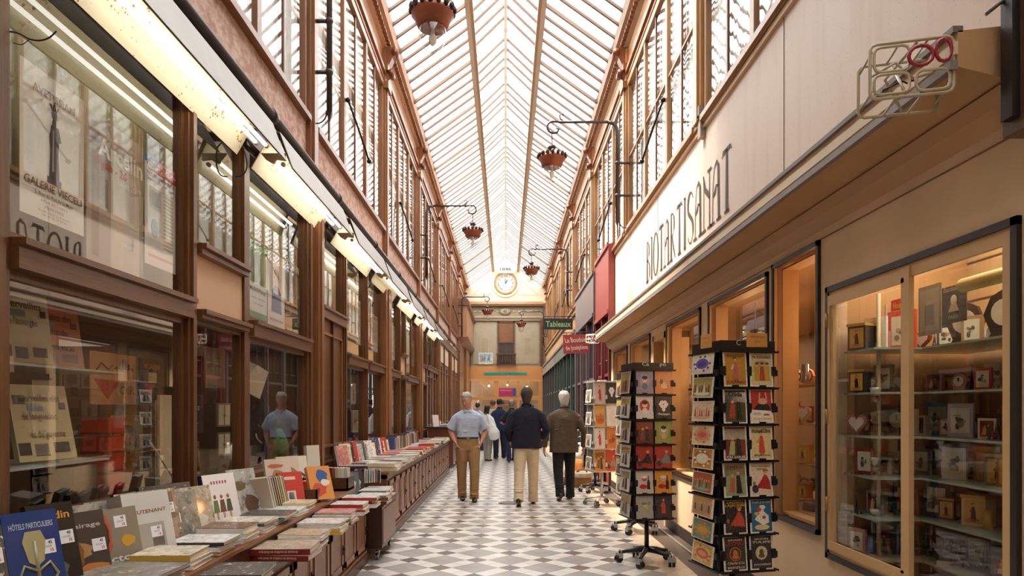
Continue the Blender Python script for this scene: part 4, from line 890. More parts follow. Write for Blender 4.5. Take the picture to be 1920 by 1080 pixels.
stand2(.26, .20, .03, 'd2483c', 'b03a30', -1.70, 5.42, .74, 20, 50, 'red book with a small framed portrait leaning over the wooden tray', patch((.1, -.2, .42, .15, 'e9e2d8'), (.14, -.14, .38, .08, '4a6488'), (-.35, -.3, -.25, .2, 'e9cfc4')))
stand2(.30, .24, .03, 'dccfbb', 'e8e2d6', -1.90, 5.72, .78, 14, 40, 'cream book with a pink headline standing behind the red book', blob((.1, .0, .3, .3, 'b08a6c'), (-.3, -.1, .06, .3, 'c9684c')))
stand2(.30, .22, .03, 'd9ccb4', 'b9ac94', -1.92, 6.02, .78, 12, 40, 'tan illustrated book beside the circle label book', blob((.05, .1, .25, .3, '9c7c60')))
stand2(.28, .2, .03, 'e6dfd0', '2a2a38', -1.93, 6.34, .78, 12, 40, 'cream book with a dark blue round emblem', blob((.2, 0, .2, .32, '3c4660'), (.22, 0, .12, .2, 'e6dfd0')))
stand2(.30, .14, .05, 'ddd6c8', 'cfc6b6', -1.86, 6.52, .85, 6, 40, 'narrow white book standing by the brown door post')
stand2(.29, .2, .045, 'e39a52', 'd9883c', -1.52, 5.62, .74, 24, 48, 'orange and blue art catalogue leaning at the tray end', blob((-.2, .1, .2, .25, '3c62a0'), (.2, -.1, .2, .3, 'd2583c'), (.0, .2, .1, .2, 'f0e6d0')))
m = MB(); m.box(-.23, .23, -.2, .2, 0, .012, WD); m.box(-.23, .23, -.2, -.188, 0, .11, hx('6b432a')); m.box(.218, .23, -.2, .2, 0, .11, hx('6b432a')); m.box(-.23, -.218, -.2, .2, 0, .11, WD); m.box(-.23, .23, .188, .2, 0, .11, WD)
tag(m.build('book_tray', 'wood_long', loc=(-1.76, 5.72, .737), rot=(0, 0, R(0))), 'open dark wooden tray holding the red and orange books', 'tray')
m = MB(); m.box(-.09, .09, -.05, .05, 0, .13, hx('d9523a')); m.box(-.085, .085, -.045, .045, .13, .133, hx('e0604a'))
tag(m.build('box', 'gloss', loc=(-1.66, 5.85, .75)), 'small plain red box standing in the wooden tray', 'box')
# paperback box facing the camera
m = MB(); m.box(-.27, .27, -.13, .13, .0, .02, WD); m.box(-.27, .27, -.13, -.115, 0, .12, hx('5c3a26')); m.box(-.27, -.255, -.13, .13, 0, .12, WD); m.box(.255, .27, -.13, .13, 0, .12, WD)
tag(m.build('book_tray', 'wood_long', loc=(-1.74, 6.47, .737)), 'brown wooden box full of upright paperbacks near the cart', 'tray')
for i in range(17):
    c = ['8c4038', 'a0685c', '94482f', 'd8cfc0', '55484a', 'b09a80', '3c4450', 'c9b8a8', '7a3c30', '8a5a4c', 'b8ada0', '5a4038', 'a0503c', 'c2b6a0', 'ded6c8', 'e8e2d8', 'cfc6b8'][i]
    o = book(.185, .12, .027, c, c, True, mat='gloss'); mt = Matrix(((0, 0, 1), (0, 1, 0), (-1, 0, 0))).to_4x4(); mt.translation = Vector((-1.975 + i * .0285, 6.46, .76 + .093)); o.matrix_world = mt
    tag(o, f'{ORD[i]} paperback from the window in the brown box near the cart', 'book', 'paperbacks in the brown box')
# --- flat stacks
NB = [0]
def cov_mesh_cache(key, **k):
    pass
def stack(x, y, z, n, spec, place, grp, near=True, wob=.02, L=.30, W=.24):
    for j in range(n):
        s_ = spec[j] if spec and j < len(spec) else (rb.choice(SOFT), rb.choice(SOFT + ['dark red', 'black', 'yellow', 'green']))
        T = (s_[2] if len(s_) > 2 else rb.uniform(.014, .032)); l_ = (s_[3] if len(s_) > 3 else L * rb.uniform(.88, 1.04)); w_ = s_[4] if len(s_) > 4 else W * rb.uniform(.9, 1.05)
        o = book(l_, w_, T, s_[0], s_[1], near, spt=s_[5] if len(s_) > 5 else None, name='magazine' if T < .015 else 'book')
        flat(o, x + rb.uniform(-wob, wob), y + rb.uniform(-wob, wob), z, R(rb.uniform(-4, 4) * (wob > 0)))
        pos = 'top' if j == n - 1 else ('bottom' if j == 0 else ORD[j] + ' up'); 
        sp = s_[1] if s_[1] in PAL else 'coloured'
        tag(o, f'{sp}-spined book, {pos} of {place}', 'book', grp); z += T + .0008
    NB[0] += n; return z
G1 = 'flat stacks on the front edge of the near bench'
AR = ('c9b49c', '7a2320', .036, .36, .27, 'Artisanat de tradition en Amérique')
stack(-1.33, 2.96, .622, 4, None, 'the lowest front stack', G1)
stack(-1.33, 3.36, .622, 4, [('grey', 'black', .02), ('white', 'white', .02), ('grey', 'white', .03), ('5f5a54', 'dark grey', .02, .34, .28)], 'the grey stack cut by the bottom edge', G1, wob=.01)
stack(-1.31, 4.05, .622, 2, [AR, AR], 'the two dark red craft volumes at the front', G1, wob=.003)
stack(-1.31, 4.42, .622, 4, [('white', 'white', .022), ('white', 'blue', .02), ('cream', 'white', .022), ('beige', 'white', .015)], 'the stack right behind the dark red volumes', G1, wob=.008)
stack(-1.31, 4.86, .622, 4, [('white', 'yellow', .024, .33), ('white', 'yellow', .024, .33), ('cream', 'white', .02), ('white', 'white', .01)], 'the yellow-spined front stack', G1, wob=.006)
stack(-1.31, 5.28, .622, 4, [('grey', 'brown', .02), ('pink', 'white', .02), ('white', 'cream', .03), ('pink', 'grey', .015)], 'the brown and cream front stack', G1)
stack(-1.31, 5.72, .622, 4, [('white', 'white', .03), ('white', 'red', .02), ('white', 'white', .01), ('white', 'red', .03)], 'the red and white front stack', G1, wob=.008)
stack(-1.31, 6.15, .622, 3, [('white', 'white', .03), ('cream', 'dark red', .03), ('white', 'red', .03)], 'the last front stack before the cart', G1)
G2 = 'flat stacks on the raised step of the near bench'
pl = ['by the blue book', 'with a long black spine', 'below the khaki book', 'in front of the cream volumes', 'in front of the sketched grey book', 'in front of the three women book', 'below the grey stone book', 'with the mint green spine', 'right of the mint green stack', 'in front of the wooden tray']
cx_ = [(-1.62, 2.45), (-1.62, 2.98), (-1.62, 3.32), (-1.62, 3.64), (-1.62, 3.96), (-1.62, 4.28), (-1.62, 4.6), (-1.62, 4.93), (-1.64, 5.23), (-1.40, 5.35)]
for i, (x, y) in enumerate(cx_):
    if i == 9: continue
    sp = {1: [('white', 'white', .018), ('white', 'white', .02), ('8a857c', 'black', .02, .36, .28)], 5: [('white', 'white', .02), ('white', 'white', .02), ('white', 'blue', .02), ('e8dccb', 'yellow', .008)], 7: [('white', 'white', .02), ('d9e6dc', '8fc0a4', .022, .3, .24)], 8: [('white', 'white', .01), ('cream', 'beige', .02), ('e0cfa8', 'cream', .02, .3)]}.get(i)
    stack(x, y, .737, len(sp) if sp else 3, sp, 'the rear stack ' + pl[i], G2)
# cart load
G3 = 'books on the wheeled cart'
stack(-1.32, 6.80, .561, 3, [('beige', 'dark red', .035, .32), ('beige', 'brown', .035, .32), ('white', 'grey', .02)], 'the brown pair on the cart', G3, wob=.004)
stack(-1.36, 7.12, .561, 4, [('grey', 'dark grey', .03), ('grey', 'black', .03), ('white', 'dark grey', .03), ('white', 'white', .01)], 'the dark stack on the cart', G3)
stack(-1.36, 7.38, .561, 4, None, 'the far stack on the cart', G3)
for i, c in enumerate(('b9b2ac', '8a7f7a', '4a4644', '7a6a5c', '5c6468', '3a3432')):
    stand2(.28, .2, .012, c, c, -1.74 + .03 * i, 6.78 + i * .09, .565, 38 - i * 4, 62, f'{ORD[i]} leaning magazine from the near end of the cart', blob((.0, .0, .3, .3, 'cfc8c0')), grp=G3)
for i in range(14):
    o = book(.14, .12, .012, rb.choice(['ddd9d6', '8f8b88', '3c3a3c']), rb.choice(['cfc9c4', '4a4648', '9a4a40']), True, mat='gloss'); mt = Matrix(((0, 0, 1), (0, 1, 0), (-1, 0, 0))).to_4x4() @ Matrix.Rotation(R(rb.uniform(-14, 14)), 4, 'X')
    mt.translation = Vector((-1.63 + i * .02, 7.38, .77 + rb.uniform(0, .015))); o.matrix_world = mt; o.name = 'disc_case'
    tag(o, f'{ORD[i]} disc case from the window in the tilted bunch behind the cart', 'disc case', 'disc cases behind the cart')
# long bench loads
G4 = 'flat stacks on the front of the long bench'; G5 = 'flat stacks in the middle of the long bench'
y = 8.02; i = 0
while y < 15.9:
    k = [('white', 'cream', .05, .34, .28), ('white', 'cream', .04, .34, .28)] if i == 0 else ([('white', 'red', .03), ('e0584a', 'red', .03), ('d8483c', 'red', .03)] if i in (8, 9, 12) else None)
    stack(-1.43, y, .781, len(k) if k else 3, k, f'the {ORD[i]} front stack counted from the cart', G4, y < 11); y += .36; i += 1
y = 8.0; i = 0
while y < 15.8:
    k = [('8a857c', 'dark grey', .03, .34, .26)] * 2 if i < 2 else ([('e0a8a0', 'pink', .03)] * 2 if i in (6, 7) else ([('b8ccd8', 'pale blue', .02)] * 2 if i in (11, 13, 15) else None))
    stack(-1.76, y, .781, 2, k, f'the {ORD[i]} middle stack counted from the cart', G5, False); y += .42; i += 1
G6 = 'books standing along the windows of the long bench'
y = 8.1; i = 0
while y < 15.9 and i < 78:
    if y < 11.0:
        c = rb.choice(SOFT); L = rb.uniform(.22, .32); T = .03
        o = book(L, .21, T, c, rb.choice(SOFT), True); stand(o, -1.93, y, .781, L, 12, R(25)); y += rb.uniform(.12, .2)
    else:
        L = rb.uniform(.22, .28); T = rb.uniform(.02, .04); c = rb.choice(list(PAL)); o = book(L, .17, T, c, c, False, mat='gloss')
        mt = Matrix(((0, -1, 0), (0, 0, 1), (-1, 0, 0))).to_4x4() @ Matrix.Rotation(0, 4, 'X'); mt = Matrix(((0, -1, 0), (0, 0, -1), (1, 0, 0))).to_4x4()
        up = Vector((-.05, -.2 if 13.4 < y < 14.6 else .02, 1)).normalized(); nr = Vector((0, -1, 0)); nr = (nr - up * nr.dot(up)).normalized()
        mt = Matrix((tuple(-up), tuple(nr.cross(-up)), tuple(nr))).transposed().to_4x4(); mt.translation = Vector((-1.88, y, .785)) + up * (L / 2); o.matrix_world = mt; y += T + .022
    cn = c
    tag(o, f'{cn} book standing {ORD[i % 40]} along the long bench windows' + (' in the farther half' if i >= 40 else ''), 'book', G6); i += 1
print('UPRIGHT', i, 'FLAT', NB[0])
for i, (dx, dy, c) in enumerate(((0, -.5, 'pale blue'), (0, -.15, 'white'), (0, .2, 'green'), (0, .55, 'green'))):
    stack(-1.55, 17.9 + dy, 1.051, 2, [(c, c, .025), ('c3d23c' if c == 'green' else c, c, .025)], f'the {ORD[i]} stack on the far dark table', 'books on the far dark table', False)
for i, c in enumerate(('e8ddd6', 'c8403c', 'e0d0c8')):
    L = .3 - .08 * i; o = book(L, .2, .04, c, c, False, mat='gloss'); stand(o, -1.78, 17.25 + i * .25, 1.051, L, 8, R(40)); tag(o, ['tall white', 'red', 'pale'][i] + ' box file standing on the far dark table', 'box file')
# ---------------------------------------------------------------- flat artwork helper (local x = across, z = up, facing -y)
def art(m, kind, w, h, cols, txt=None, txt2=None, y=0., rnd=None):
    c = [hx(k) for k in cols]; e = .0006; rr = rnd or rb
    def rect(x0, z0, x1, z1, col, k=1): m.quad((x0 * w, y - e * k, z0 * h), (x1 * w, y - e * k, z0 * h), (x1 * w, y - e * k, z1 * h), (x0 * w, y - e * k, z1 * h), col)
    def ell(cx, cz, rx, rz, col, k=2, n=16): m.prism([(cx * w + rx * w * math.cos(2 * PI * i / n), cz * h + rz * h * math.sin(2 * PI * i / n)) for i in range(n)], 'y', y - e * k, y - e * (k - 1), col)
    def poly(pts, col, k=2): m.prism([(a * w, b * h) for a, b in pts], 'y', y - e * k, y - e * (k - 1), col)
    rect(-.44, -.46, .44, .46, c[0])
    if kind == 'lady':
        poly([(-.12, -.3), (.14, -.3), (.1, .05), (.05, .2), (-.06, .2), (-.1, .05)], c[1]); ell(0, .27, .06, .05, hx('d9ab86'), 3); ell(-.01, .3, .08, .05, hx('3c281e'), 2); poly([(-.06, -.38), (-.02, -.38), (-.02, -.28), (-.06, -.28)], hx('2c2220')); poly([(.03, -.38), (.07, -.38), (.07, -.28), (.03, -.28)], hx('2c2220'))
        poly([(-.2, .02), (-.08, .16), (-.05, .1), (-.14, -.02)], c[2], 3)
    if kind == 'three':
        ell(0, .0, .36, .27, c[2], 2)
        for i, k in enumerate((-.2, .02, .24)): poly([(k - .12, -.32), (k + .12, -.32), (k + .07, .1), (k - .07, .1)], c[1] if i == 1 else c[3 % len(c)], 3); ell(k, .14, .06, .05, hx('d9ab86'), 4); ell(k, .18, .08, .04, hx('6b2c22'), 5)
    if kind == 'blob':
        for i in range(7): ell(rr.uniform(-.22, .22), rr.uniform(-.25, .2), rr.uniform(.06, .2), rr.uniform(.04, .14), c[1 + i % (len(c) - 1)], 2 + i * .3)
    if kind == 'couple':
        rect(-.44, .1, .44, .4, c[2]); poly([(-.3, -.35), (-.05, -.35), (-.02, .05), (-.2, .05)], c[1], 3); poly([(.02, -.4), (.28, -.4), (.2, .12), (.05, .12)], hx('2a2422'), 3); ell(-.12, .12, .07, .05, hx('d9ab86'), 4); ell(.12, .18, .07, .05, hx('c99a78'), 4)
    if kind == 'dress':
        poly([(-.25, -.25), (.4, -.3), (.35, -.05), (.22, .12), (.12, .14), (0, -.02)], c[1], 2); ell(.18, .2, .07, .05, hx('e0b48e'), 3); ell(.18, .25, .12, .04, hx('c2703c'), 3); ell(-.28, -.28, .14, .12, hx('3a3230'), 2); ell(-.32, -.12, .06, .06, hx('8a7a68'), 3)
    if kind == 'toast':
        rect(-.44, -.1, .44, .46, c[1], 1.4); poly([(-.35, -.1), (.42, -.14), (.3, .05), (-.2, .05)], hx('221d1c'), 3); ell(.06, .14, .2, .09, hx('e0a888'), 4); poly([(-.12, .2), (-.06, .2), (-.02, .4), (-.08, .4)], hx('e0a888'), 4); poly([(.2, .2), (.26, .2), (.22, .4), (.16, .4)], hx('e0a888'), 4); ell(-.2, -.22, .18, .04, hx('c9bca4'), 3); ell(.2, -.25, .14, .03, hx('a8563c'), 3)
    if kind == 'soap':
        ell(0, -.02, .26, .2, c[2], 2, 24); ell(0, -.02, .22, .17, c[1], 3, 24); ell(0, 0, .1, .1, c[3], 4); ell(0, -.1, .14, .06, c[3], 4)
    if kind == 'scroll':
        ell(0, 0, .40, .4, c[2], 2, 24); ell(0, 0, .3, .26, c[1], 3, 12); ell(0, 0, .2, .13, c[3 % len(c)], 4, 24)
        for i in range(10): a = i * .628; ell(.36 * math.cos(a), .36 * math.sin(a), .06, .06, c[(i % 3 + 1) % len(c)], 3.5, 8)
    if kind == 'people':
        ell(0, -.28, .38, .12, c[2], 2); 
        for i in range(7): x = -.34 + i * .11; hh = rr.uniform(.0, .14); poly([(x - .04, -.25), (x + .05, -.25), (x + .03, hh), (x - .02, hh)], c[1 + i % (len(c) - 1)], 3 + i * .1); ell(x, hh + .05, .03, .05, hx('d0a080'), 4)
    if kind == 'cow':
        poly([(-.3, -.1), (.05, -.28), (.32, -.2), (.3, .0), (.1, .12), (.15, .3), (-.05, .3), (-.12, .1)], hx('efe8de'), 3); ell(.05, .24, .13, .06, hx('efe8de'), 4); ell(-.1, .18, .1, .06, c[1], 5); ell(.1, -.05, .08, .05, hx('b8503c'), 5); ell(-.2, .06, .12, .05, hx('d9b43c'), 5); ell(0, -.33, .32, .08, hx('e0c890'), 3)
    if kind == 'betty':
        ell(0, .05, .3, .28, c[1], 2, 10); ell(0, .1, .15, .13, hx('e8c0a4'), 3); ell(0, .19, .17, .08, hx('1f1a1a'), 4); ell(0, -.18, .16, .14, c[2], 3); ell(-.05, .1, .02, .02, hx('1f1a1a'), 5); ell(.06, .1, .02, .02, hx('1f1a1a'), 5)
    if kind == 'flower':
        for i in range(6): a = i * 1.047; ell(.16 * math.cos(a), .12 + .1 * math.sin(a), .12, .08, c[1], 2 + i * .1, 10)
        ell(0, -.1, .1, .09, c[1], 3)
    if kind == 'bottle':
        poly([(.12, -.32), (.3, -.32), (.3, -.02), (.24, .1), (.24, .26), (.18, .26), (.18, .1), (.12, -.02)], hx('3a1c16'), 3); ell(-.1, -.2, .22, .1, hx('b8241f'), 4); ell(-.02, .14, .16, .12, c[1], 3); ell(-.02, .2, .17, .06, hx('e9e2d8'), 4)
    if txt: m.text(txt[0], (0, y - .004, h * txt[1]), (1, 0, 0), (0, 0, 1), h * txt[2], hx(txt[3]), width=w * txt[4], bold=.025)
    if txt2: m.text(txt2[0], (0, y - .004, h * txt2[1]), (1, 0, 0), (0, 0, 1), h * txt2[2], hx(txt2[3]), width=w * txt2[4], bold=.025)
def card(w, h, kind, cols, txt=None, txt2=None, border='efe6d6', thick=.006):
    m = MB(); m.box(-w / 2, w / 2, 0, thick, -h / 2, h / 2, hx(border)); art(m, kind, w, h, cols, txt, txt2); return m.build('postcard', 'litho')

# ---------------------------------------------------------------- postcard racks
def rack(cx, cy, rz, label, col, rows=6, pitch=.236, z0=.45, zt=1.9, w=.39, d=.33, base='star', header=True):
    r = tag(empty('postcard_rack', (cx, cy, 0), rz), label, 'rack'); K = col
    m = MB(); m.box(-.06, .06, -.06, .06, z0, zt, K)
    for x in (-w / 2 + .012, 0, w / 2 - .012):
        for y in (-d / 2 + .01, d / 2 - .01): m.box(x - .008, x + .008, y - .006, y + .006, z0, zt, K)
    for s_ in (-1, 1):
        for k in range(7): m.box(s_ * (w / 2 - .006), s_ * (w / 2 - .012), -d / 2 + k * d / 6 - .003, -d / 2 + k * d / 6 + .003, z0, zt, K)
    if K[0] < .1: m.box(-w / 2 + .02, w / 2 - .02, -d / 2 + .03, d / 2 - .03, z0, zt, K)
    m.build('frame', 'black' if K[0] < .1 else 'metal', r)
    for k in range(rows + 1):
        z = zt - .03 - k * pitch; m = MB()
        m.box(-w / 2, w / 2, -d / 2 - .03, -d / 2 - .024, z - .006, z + .008, K); m.box(-w / 2, w / 2, d / 2 + .024, d / 2 + .03, z - .006, z + .008, K)
        for s_ in (-1, 1): m.box(s_ * (w / 2 + .018), s_ * (w / 2 + .024), -d / 2 - .03, d / 2 + .03, z - .006, z + .006, K)
        m.box(-w / 2, w / 2, -d / 2 - .03, d / 2 + .03, z - .008, z - .004, K)
        if k:
            for x in (-w / 2, -.012, w / 2 - .03): m.box(x, x + .03, -d / 2 - .034, -d / 2 - .012, z + .08, z + .14, K)
            for x in (-w / 4, w / 4): m.box(x - .025, x + .025, -d / 2 - .034, -d / 2 - .026, z, z + .02, K)
            for s_ in (-1, 1): m.box(s_ * (w / 2 + .026), s_ * (w / 2 + .01), -d / 2 - .012, -d / 2 + .02, z + .08, z + .12, K)
        m.build('card_shelf', 'black' if K[0] < .1 else 'metal', r)
    if header:
        m = MB(); m.box(-w / 2, w / 2, -d / 2 - .02, d / 2 + .02, zt - .02, zt + .04, K); m.build('header_board', 'black', r)
    m = MB(); m.tube([(0, 0, .12), (0, 0, z0)], .022, K, 12); m.build('pole', 'black' if K[0] < .1 else 'metal', r)
    n = 5 if base == 'star' else 4
    for k in range(n):
        a = 2 * PI * k / n + .35 + (0 if base == 'star' else .6); c, s_ = math.cos(a), math.sin(a); m = MB(); RR = .27
        m.tube([(0, 0, .135), (c * .12, s_ * .12, .125), (c * RR, s_ * RR, .095)], [.03, .024, .014] if base == 'star' else .014, K, 8)
        a_ = m.build('foot', 'black' if K[0] < .1 else 'metal', r); m = MB(); m.T = Matrix.Translation((c * RR, s_ * RR, 0)) @ Matrix.Rotation(a * 1.7, 4, 'Z')
        caster(m, -.018, 0, hx('1c1a1a') if base == 'star' else hx('77726c')); caster(m, .018, 0, hx('1c1a1a') if base == 'star' else hx('77726c')); m.build('caster', 'black' if K[0] < .1 else 'steel', a_)
    return r
def put(o, r, x, y, z, rz=0., tilt=-5.):
    # places a card on the rack's face without parenting it
    a = r.rotation_euler.z; o.location = (r.location.x + x * math.cos(a) - y * math.sin(a), r.location.y + x * math.sin(a) + y * math.cos(a), z); o.rotation_euler = (R(tilt), R(rb.uniform(-1.2, 1.2)), a + rz); return o
RK1 = rack(1.52, 4.56, R(13), 'tall black postcard rack nearest the camera, with two orange price notes on top', hx('1c1a1a'))
RK2 = rack(1.376, 6.634, R(10), 'black postcard rack on a clearly visible star base, second from the camera', hx('1c1a1a'))
RK3 = rack(1.60, 8.32, R(4), 'black postcard rack almost hidden behind the second one', hx('1c1a1a'))
RK4 = rack(1.50, 10.6, R(12), 'white wire postcard rack on a white wheeled foot', hx('d9d5ce'), rows=4, pitch=.345, z0=.56, zt=1.95, base='cross', header=False)
RK5 = rack(1.62, 12.3, R(0), 'black rack on castors behind the white wire rack', hx('1c1a1a'), header=False)
C1 = [('lady', ('c98e2c', 'c9685c', 'e9d3b0'), ('CHOCOLAT', .38, .07, '5a3418', .75), ('SUCHARD', -.38, .08, '8c2c20', .8), 'b8481f', 'yellow chocolate card with a girl in a pink skirt'),
      ('three', ('d6c391', 'b03a2c', 'b7a060', 'c9962c'), ('Ph. SUCHARD', .36, .07, '7c3420', .8), None, 'e9dcb8', 'pale yellow chocolate card with three children in bonnets'),
      ('couple', ('4a4c2c', 'b8402c', 'f0e8dc'), ('Olida', .34, .13, '2a2422', .6), None, 'efe6d6', 'green Olida card with a red-clothed figure'),
      ('toast', ('efe3d0', 'b8302a'), ('EDOUARD ARTZNER', -.37, .06, 'd9b060', .8), None, '221d1c', 'red and black card of a diner raising both arms'),
      ('couple', ('7c3024', 'a8b06c', 'c9b89c'), ('CH. LOUIS', -.41, .07, 'efe6d6', .8), None, 'efe6d6', 'dark red card of a cook and a woman in green'),
      ('lady', ('e0c48c', 'c9482c', 'c9962c'), ("Huile d'Olive", .34, .12, '5a3a20', .8), ('IMPORTATEURS', -.37, .05, '8a4a20', .7), 'c9903c', 'olive oil card with a woman in red'),
      ('couple', ('9aa078', 'b8603c', 'a89c6c'), ('CHEESE', .36, .08, 'a83828', .7), None, 'e6d3a0', 'green and yellow card with two figures round a pile'),
      ('dress', ('e6cdb0', 'b02c2c'), ('Lait pur de la Vingeanne', .38, .04, '8a6a50', .8), ('stérilisé', .30, .04, '8a6a50', .4), 'efe0c8', 'milk card with a girl in a large red dress'),
      ('dress', ('2c2422', 'c94a34'), ('CACHOU', .40, .06, 'd9b060', .7), ('LAJAUNIE', .32, .07, 'e0a838', .85), 'efe6d6', 'black Cachou card with a woman in an orange dress'),
      ('cow', ('2c6a8c', 'c9402c'), ('TRIPLE D OR', .38, .05, 'd9c070', .8), None, 'efe6d6', 'blue Triple card with a white cow over a yellow ribbon'),
      ('soap', ('30302c', '5a3420', 'b8602c', 'c9783c'), ('SAVON', .38, .06, 'e6c9a0', .6), ('LE CHAT', .28, .09, 'b8302a', .8), 'e6d9c0', 'dark green soap card with an orange cat in a circle'),
      ('soap', ('2a2a30', 'd9c9a0', 'c9b88c', '6b5a40'), ('SAVON', .38, .06, 'e6d9c0', .6), ('TULIPE', .29, .06, 'e6d9c0', .8), 'e6d9c0', 'black soap card with an oval picture of a farm woman')]
T3 = {10: ('C.Ferrier & Co', -.28, .07, 'e6c9a0', .75), 11: ('SAVON DES MENAGES', -.36, .05, 'e6d9c0', .75)}
for k, (kd, cl, t1, t2, bd, lab) in enumerate(C1):
    o = card(.166, .222, kd, cl, t1, t2, 'efe2d0')
    if k in T3:
        q = T3[k]; m = MB(); m.text(q[0], (0, -.005, .216 * q[1]), (1, 0, 0), (0, 0, 1), .216 * q[2], hx(q[3]), width=.16 * q[4], bold=.02); 
        if k == 10: m.text('MARSEILLE', (0, -.005, -.216 * .41), (1, 0, 0), (0, 0, 1), .012, hx('e6c9a0'), width=.12, bold=.02)
        m.build('lettering', 'paper', o)
    put(o, RK1, (-.094, .094)[k % 2], -.165 - .024, 1.755 - .236 * (k // 2)); tag(o, lab + ', on the nearest rack', 'postcard', 'portrait postcards on the nearest rack')
L1 = [('scroll', ('d9cfb4', '5a3c9c', 'e6dfc0', '3c3480'), 'white card with a purple ribbon emblem'), ('people', ('a89c58', '8c3c2c', 'e0d6b4', '5a6a3c'), 'olive card with diners round a white basin'), ('people', ('e6cfa8', 'b8503c', 'd9a888', 'c9784c'), 'cream card with a row of small red figures'),
      ('scroll', ('e6cf9c', 'd98c6c', 'd9b480', 'c9604c'), 'pale yellow card with a pink rose garland'), ('scroll', ('c98c3c', 'e6dcc0', 'b8702c', 'e9e2cc'), 'gold framed card with a white shield'), ('people', ('b85a34', '5f8a4c', '8aa87c', '7c2c20'), 'orange card with poppies and a green field'),
      ('people', ('c99c60', '6b4434', 'b8906c', '9c9080'), 'brown sketched card of a busy street'), ('scroll', ('6f8a70', 'c98c3c', '7c9480', 'd0a050'), 'grey green card with an orange cherub emblem'), ('scroll', ('d0a850', 'c9604c', 'e0c480', 'e09a6c'), 'yellow ornate card with pink figures')]
for k, (kd, cl, lab) in enumerate(L1):
    o = card(.27, .135, kd, cl, None, None, 'ece0c8'); put(o, RK1, -.195 - .026, -.0, 1.80 - .157 * k, R(-90), -6); tag(o, lab + ' on the nearest rack\'s side', 'postcard', 'landscape postcards on the nearest rack')
for x, y, wd_, ry, lab in ((.06, -.192, .15, 0, 'wide orange handwritten price note on top of the nearest rack'), (-.222, -.05, .14, -90, 'narrow orange price note on the side of the nearest rack top')):
    m = MB(); m.box(-wd_ / 2, wd_ / 2, 0, .003, -.045, .045, hx('d99a4c')); m.text('CARTES 2,50', (0, -.002, .02), (1, 0, 0), (0, 0, 1), .009, hx('7a3c20'), width=wd_ * .7); m.text('5 = 10', (0, -.002, -.01), (1, 0, 0), (0, 0, 1), .01, hx('7a3c20'))
    o = m.build('price_note', 'paper'); put(o, RK1, x, y, 1.945, R(ry), 0); tag(o, lab, 'note')
def htext(rk, w):
    m = MB(); m.text('Ca      po', (0, -.187, 1.925), (1, 0, 0), (0, 0, 1), .035, hx('c9c4bc'), width=w, bold=.01); m.build('lettering', 'paper', rk)
htext(RK2, .24)
m = MB(); m.text('C', (-.07, -.187, 1.925), (1, 0, 0), (0, 0, 1), .035, hx('c9c4bc'), bold=.01); m.build('lettering', 'paper', RK1)
C2 = [('betty', ('8c8496', '9c98a4', '6b6474'), 'mauve card with a curled woman'), ('blob', ('c9783c', '4a3428', 'e0a070', 'c9a04c'), 'orange card with dark blots'), ('betty', ('cfc8c4', 'b83c28', 'd9d2cc'), 'white card with a red-haired cartoon head'), ('flower', ('2a2828', 'e0d8d4'), 'black Champagne card with a white flower'),
      ('couple', ('5f2a24', '7c4034', 'a8563c'), 'dark red card with lamps'), ('betty', ('8c9450', '9ca060', 'c99c7c'), 'green card with a dark-haired woman'), ('dress', ('9c2c28', '2c2422'), 'red card with a woman in an evening dress'), ('dress', ('a83830', '77806c'), 'red card with a seated woman'),
      ('bottle', ('c9bfb4', 'b8503c'), 'white card with a car and a red disc'), ('bottle', ('d9983c', 'd9a888'), 'yellow card with an old man and a bottle'), ('blob', ('a8a49c', 'b8a850', '7c8058', 'c9c0a0'), 'grey card with yellow flowers'), ('lady', ('34343a', 'c94a3c', 'c94a3c'), 'dark blue card with a woman in red')]
for k, (kd, cl, lab) in enumerate(C2):
    o = card(.172, .222, kd, cl, ('Champagne', -.3, .08, 'e0d8d4', .7) if k == 3 else None, None, cl[0]); put(o, RK2, (-.094, .094)[k % 2], -.165 - .024, 1.755 - .236 * (k // 2)); tag(o, lab + ' on the second rack', 'postcard', 'portrait postcards on the second rack')
for k in range(6):
    c = ['a8785c', 'cfc8c0', 'b8a8a0', 'c9c0b8', 'd6cec6', 'b8b0a8'][k]; o = card(.25, .21, 'couple', (c, '6b5248', 'c9b060'), None, None, 'd9d0c4'); put(o, RK2, -.195 - .026, 0, 1.755 - .236 * k, R(-90)); tag(o, f'{ORD[k]} card from the top on the left side of the second rack', 'postcard', 'side cards of the second rack')
for k in range(6):
    o = card(.25, .21, 'couple', (['8a6a54', '4a4440', 'b8b0a4'][k % 3], '5a4a40', 'c9b060'), None, None, 'c9c0b4'); put(o, RK3, -.195 - .026, 0, 1.755 - .236 * k, R(-90)); tag(o, f'{ORD[k]} card from the top on the rack hidden behind the second one', 'postcard', 'side cards of the third rack')
C4 = [('lady', ('c9b0a0', 'a8302a', '7c2420')), ('flower', ('2a2626', 'e6e0dc')), ('people', ('d9a050', '8c3c28', 'c9602c')), ('blob', ('f0e6da', 'e6dcd0')), ('lady', ('ddd3ca', 'c9302a', 'c9302a')), ('blob', ('d98040', 'c9642c', '8a5030')), ('couple', ('c98438', '6b4428', 'b8702c')), ('dress', ('c9402c', '8a8a70'))]
D4 = ['red striped card', 'black card with a white flower', 'orange card with two figures', 'blank white card', 'white card with a woman in red', 'orange blotted card', 'amber card with a dark figure', 'red card with a reclining woman']
for k, (kd, cl) in enumerate(C4):
    o = card(.165, .32, kd, cl, None, None, cl[0]); put(o, RK4, (-.10, .09)[k % 2], -.165 - .024, 1.745 - .345 * (k // 2)); tag(o, D4[k] + ' on the white wire rack', 'postcard', 'large cards on the white wire rack')
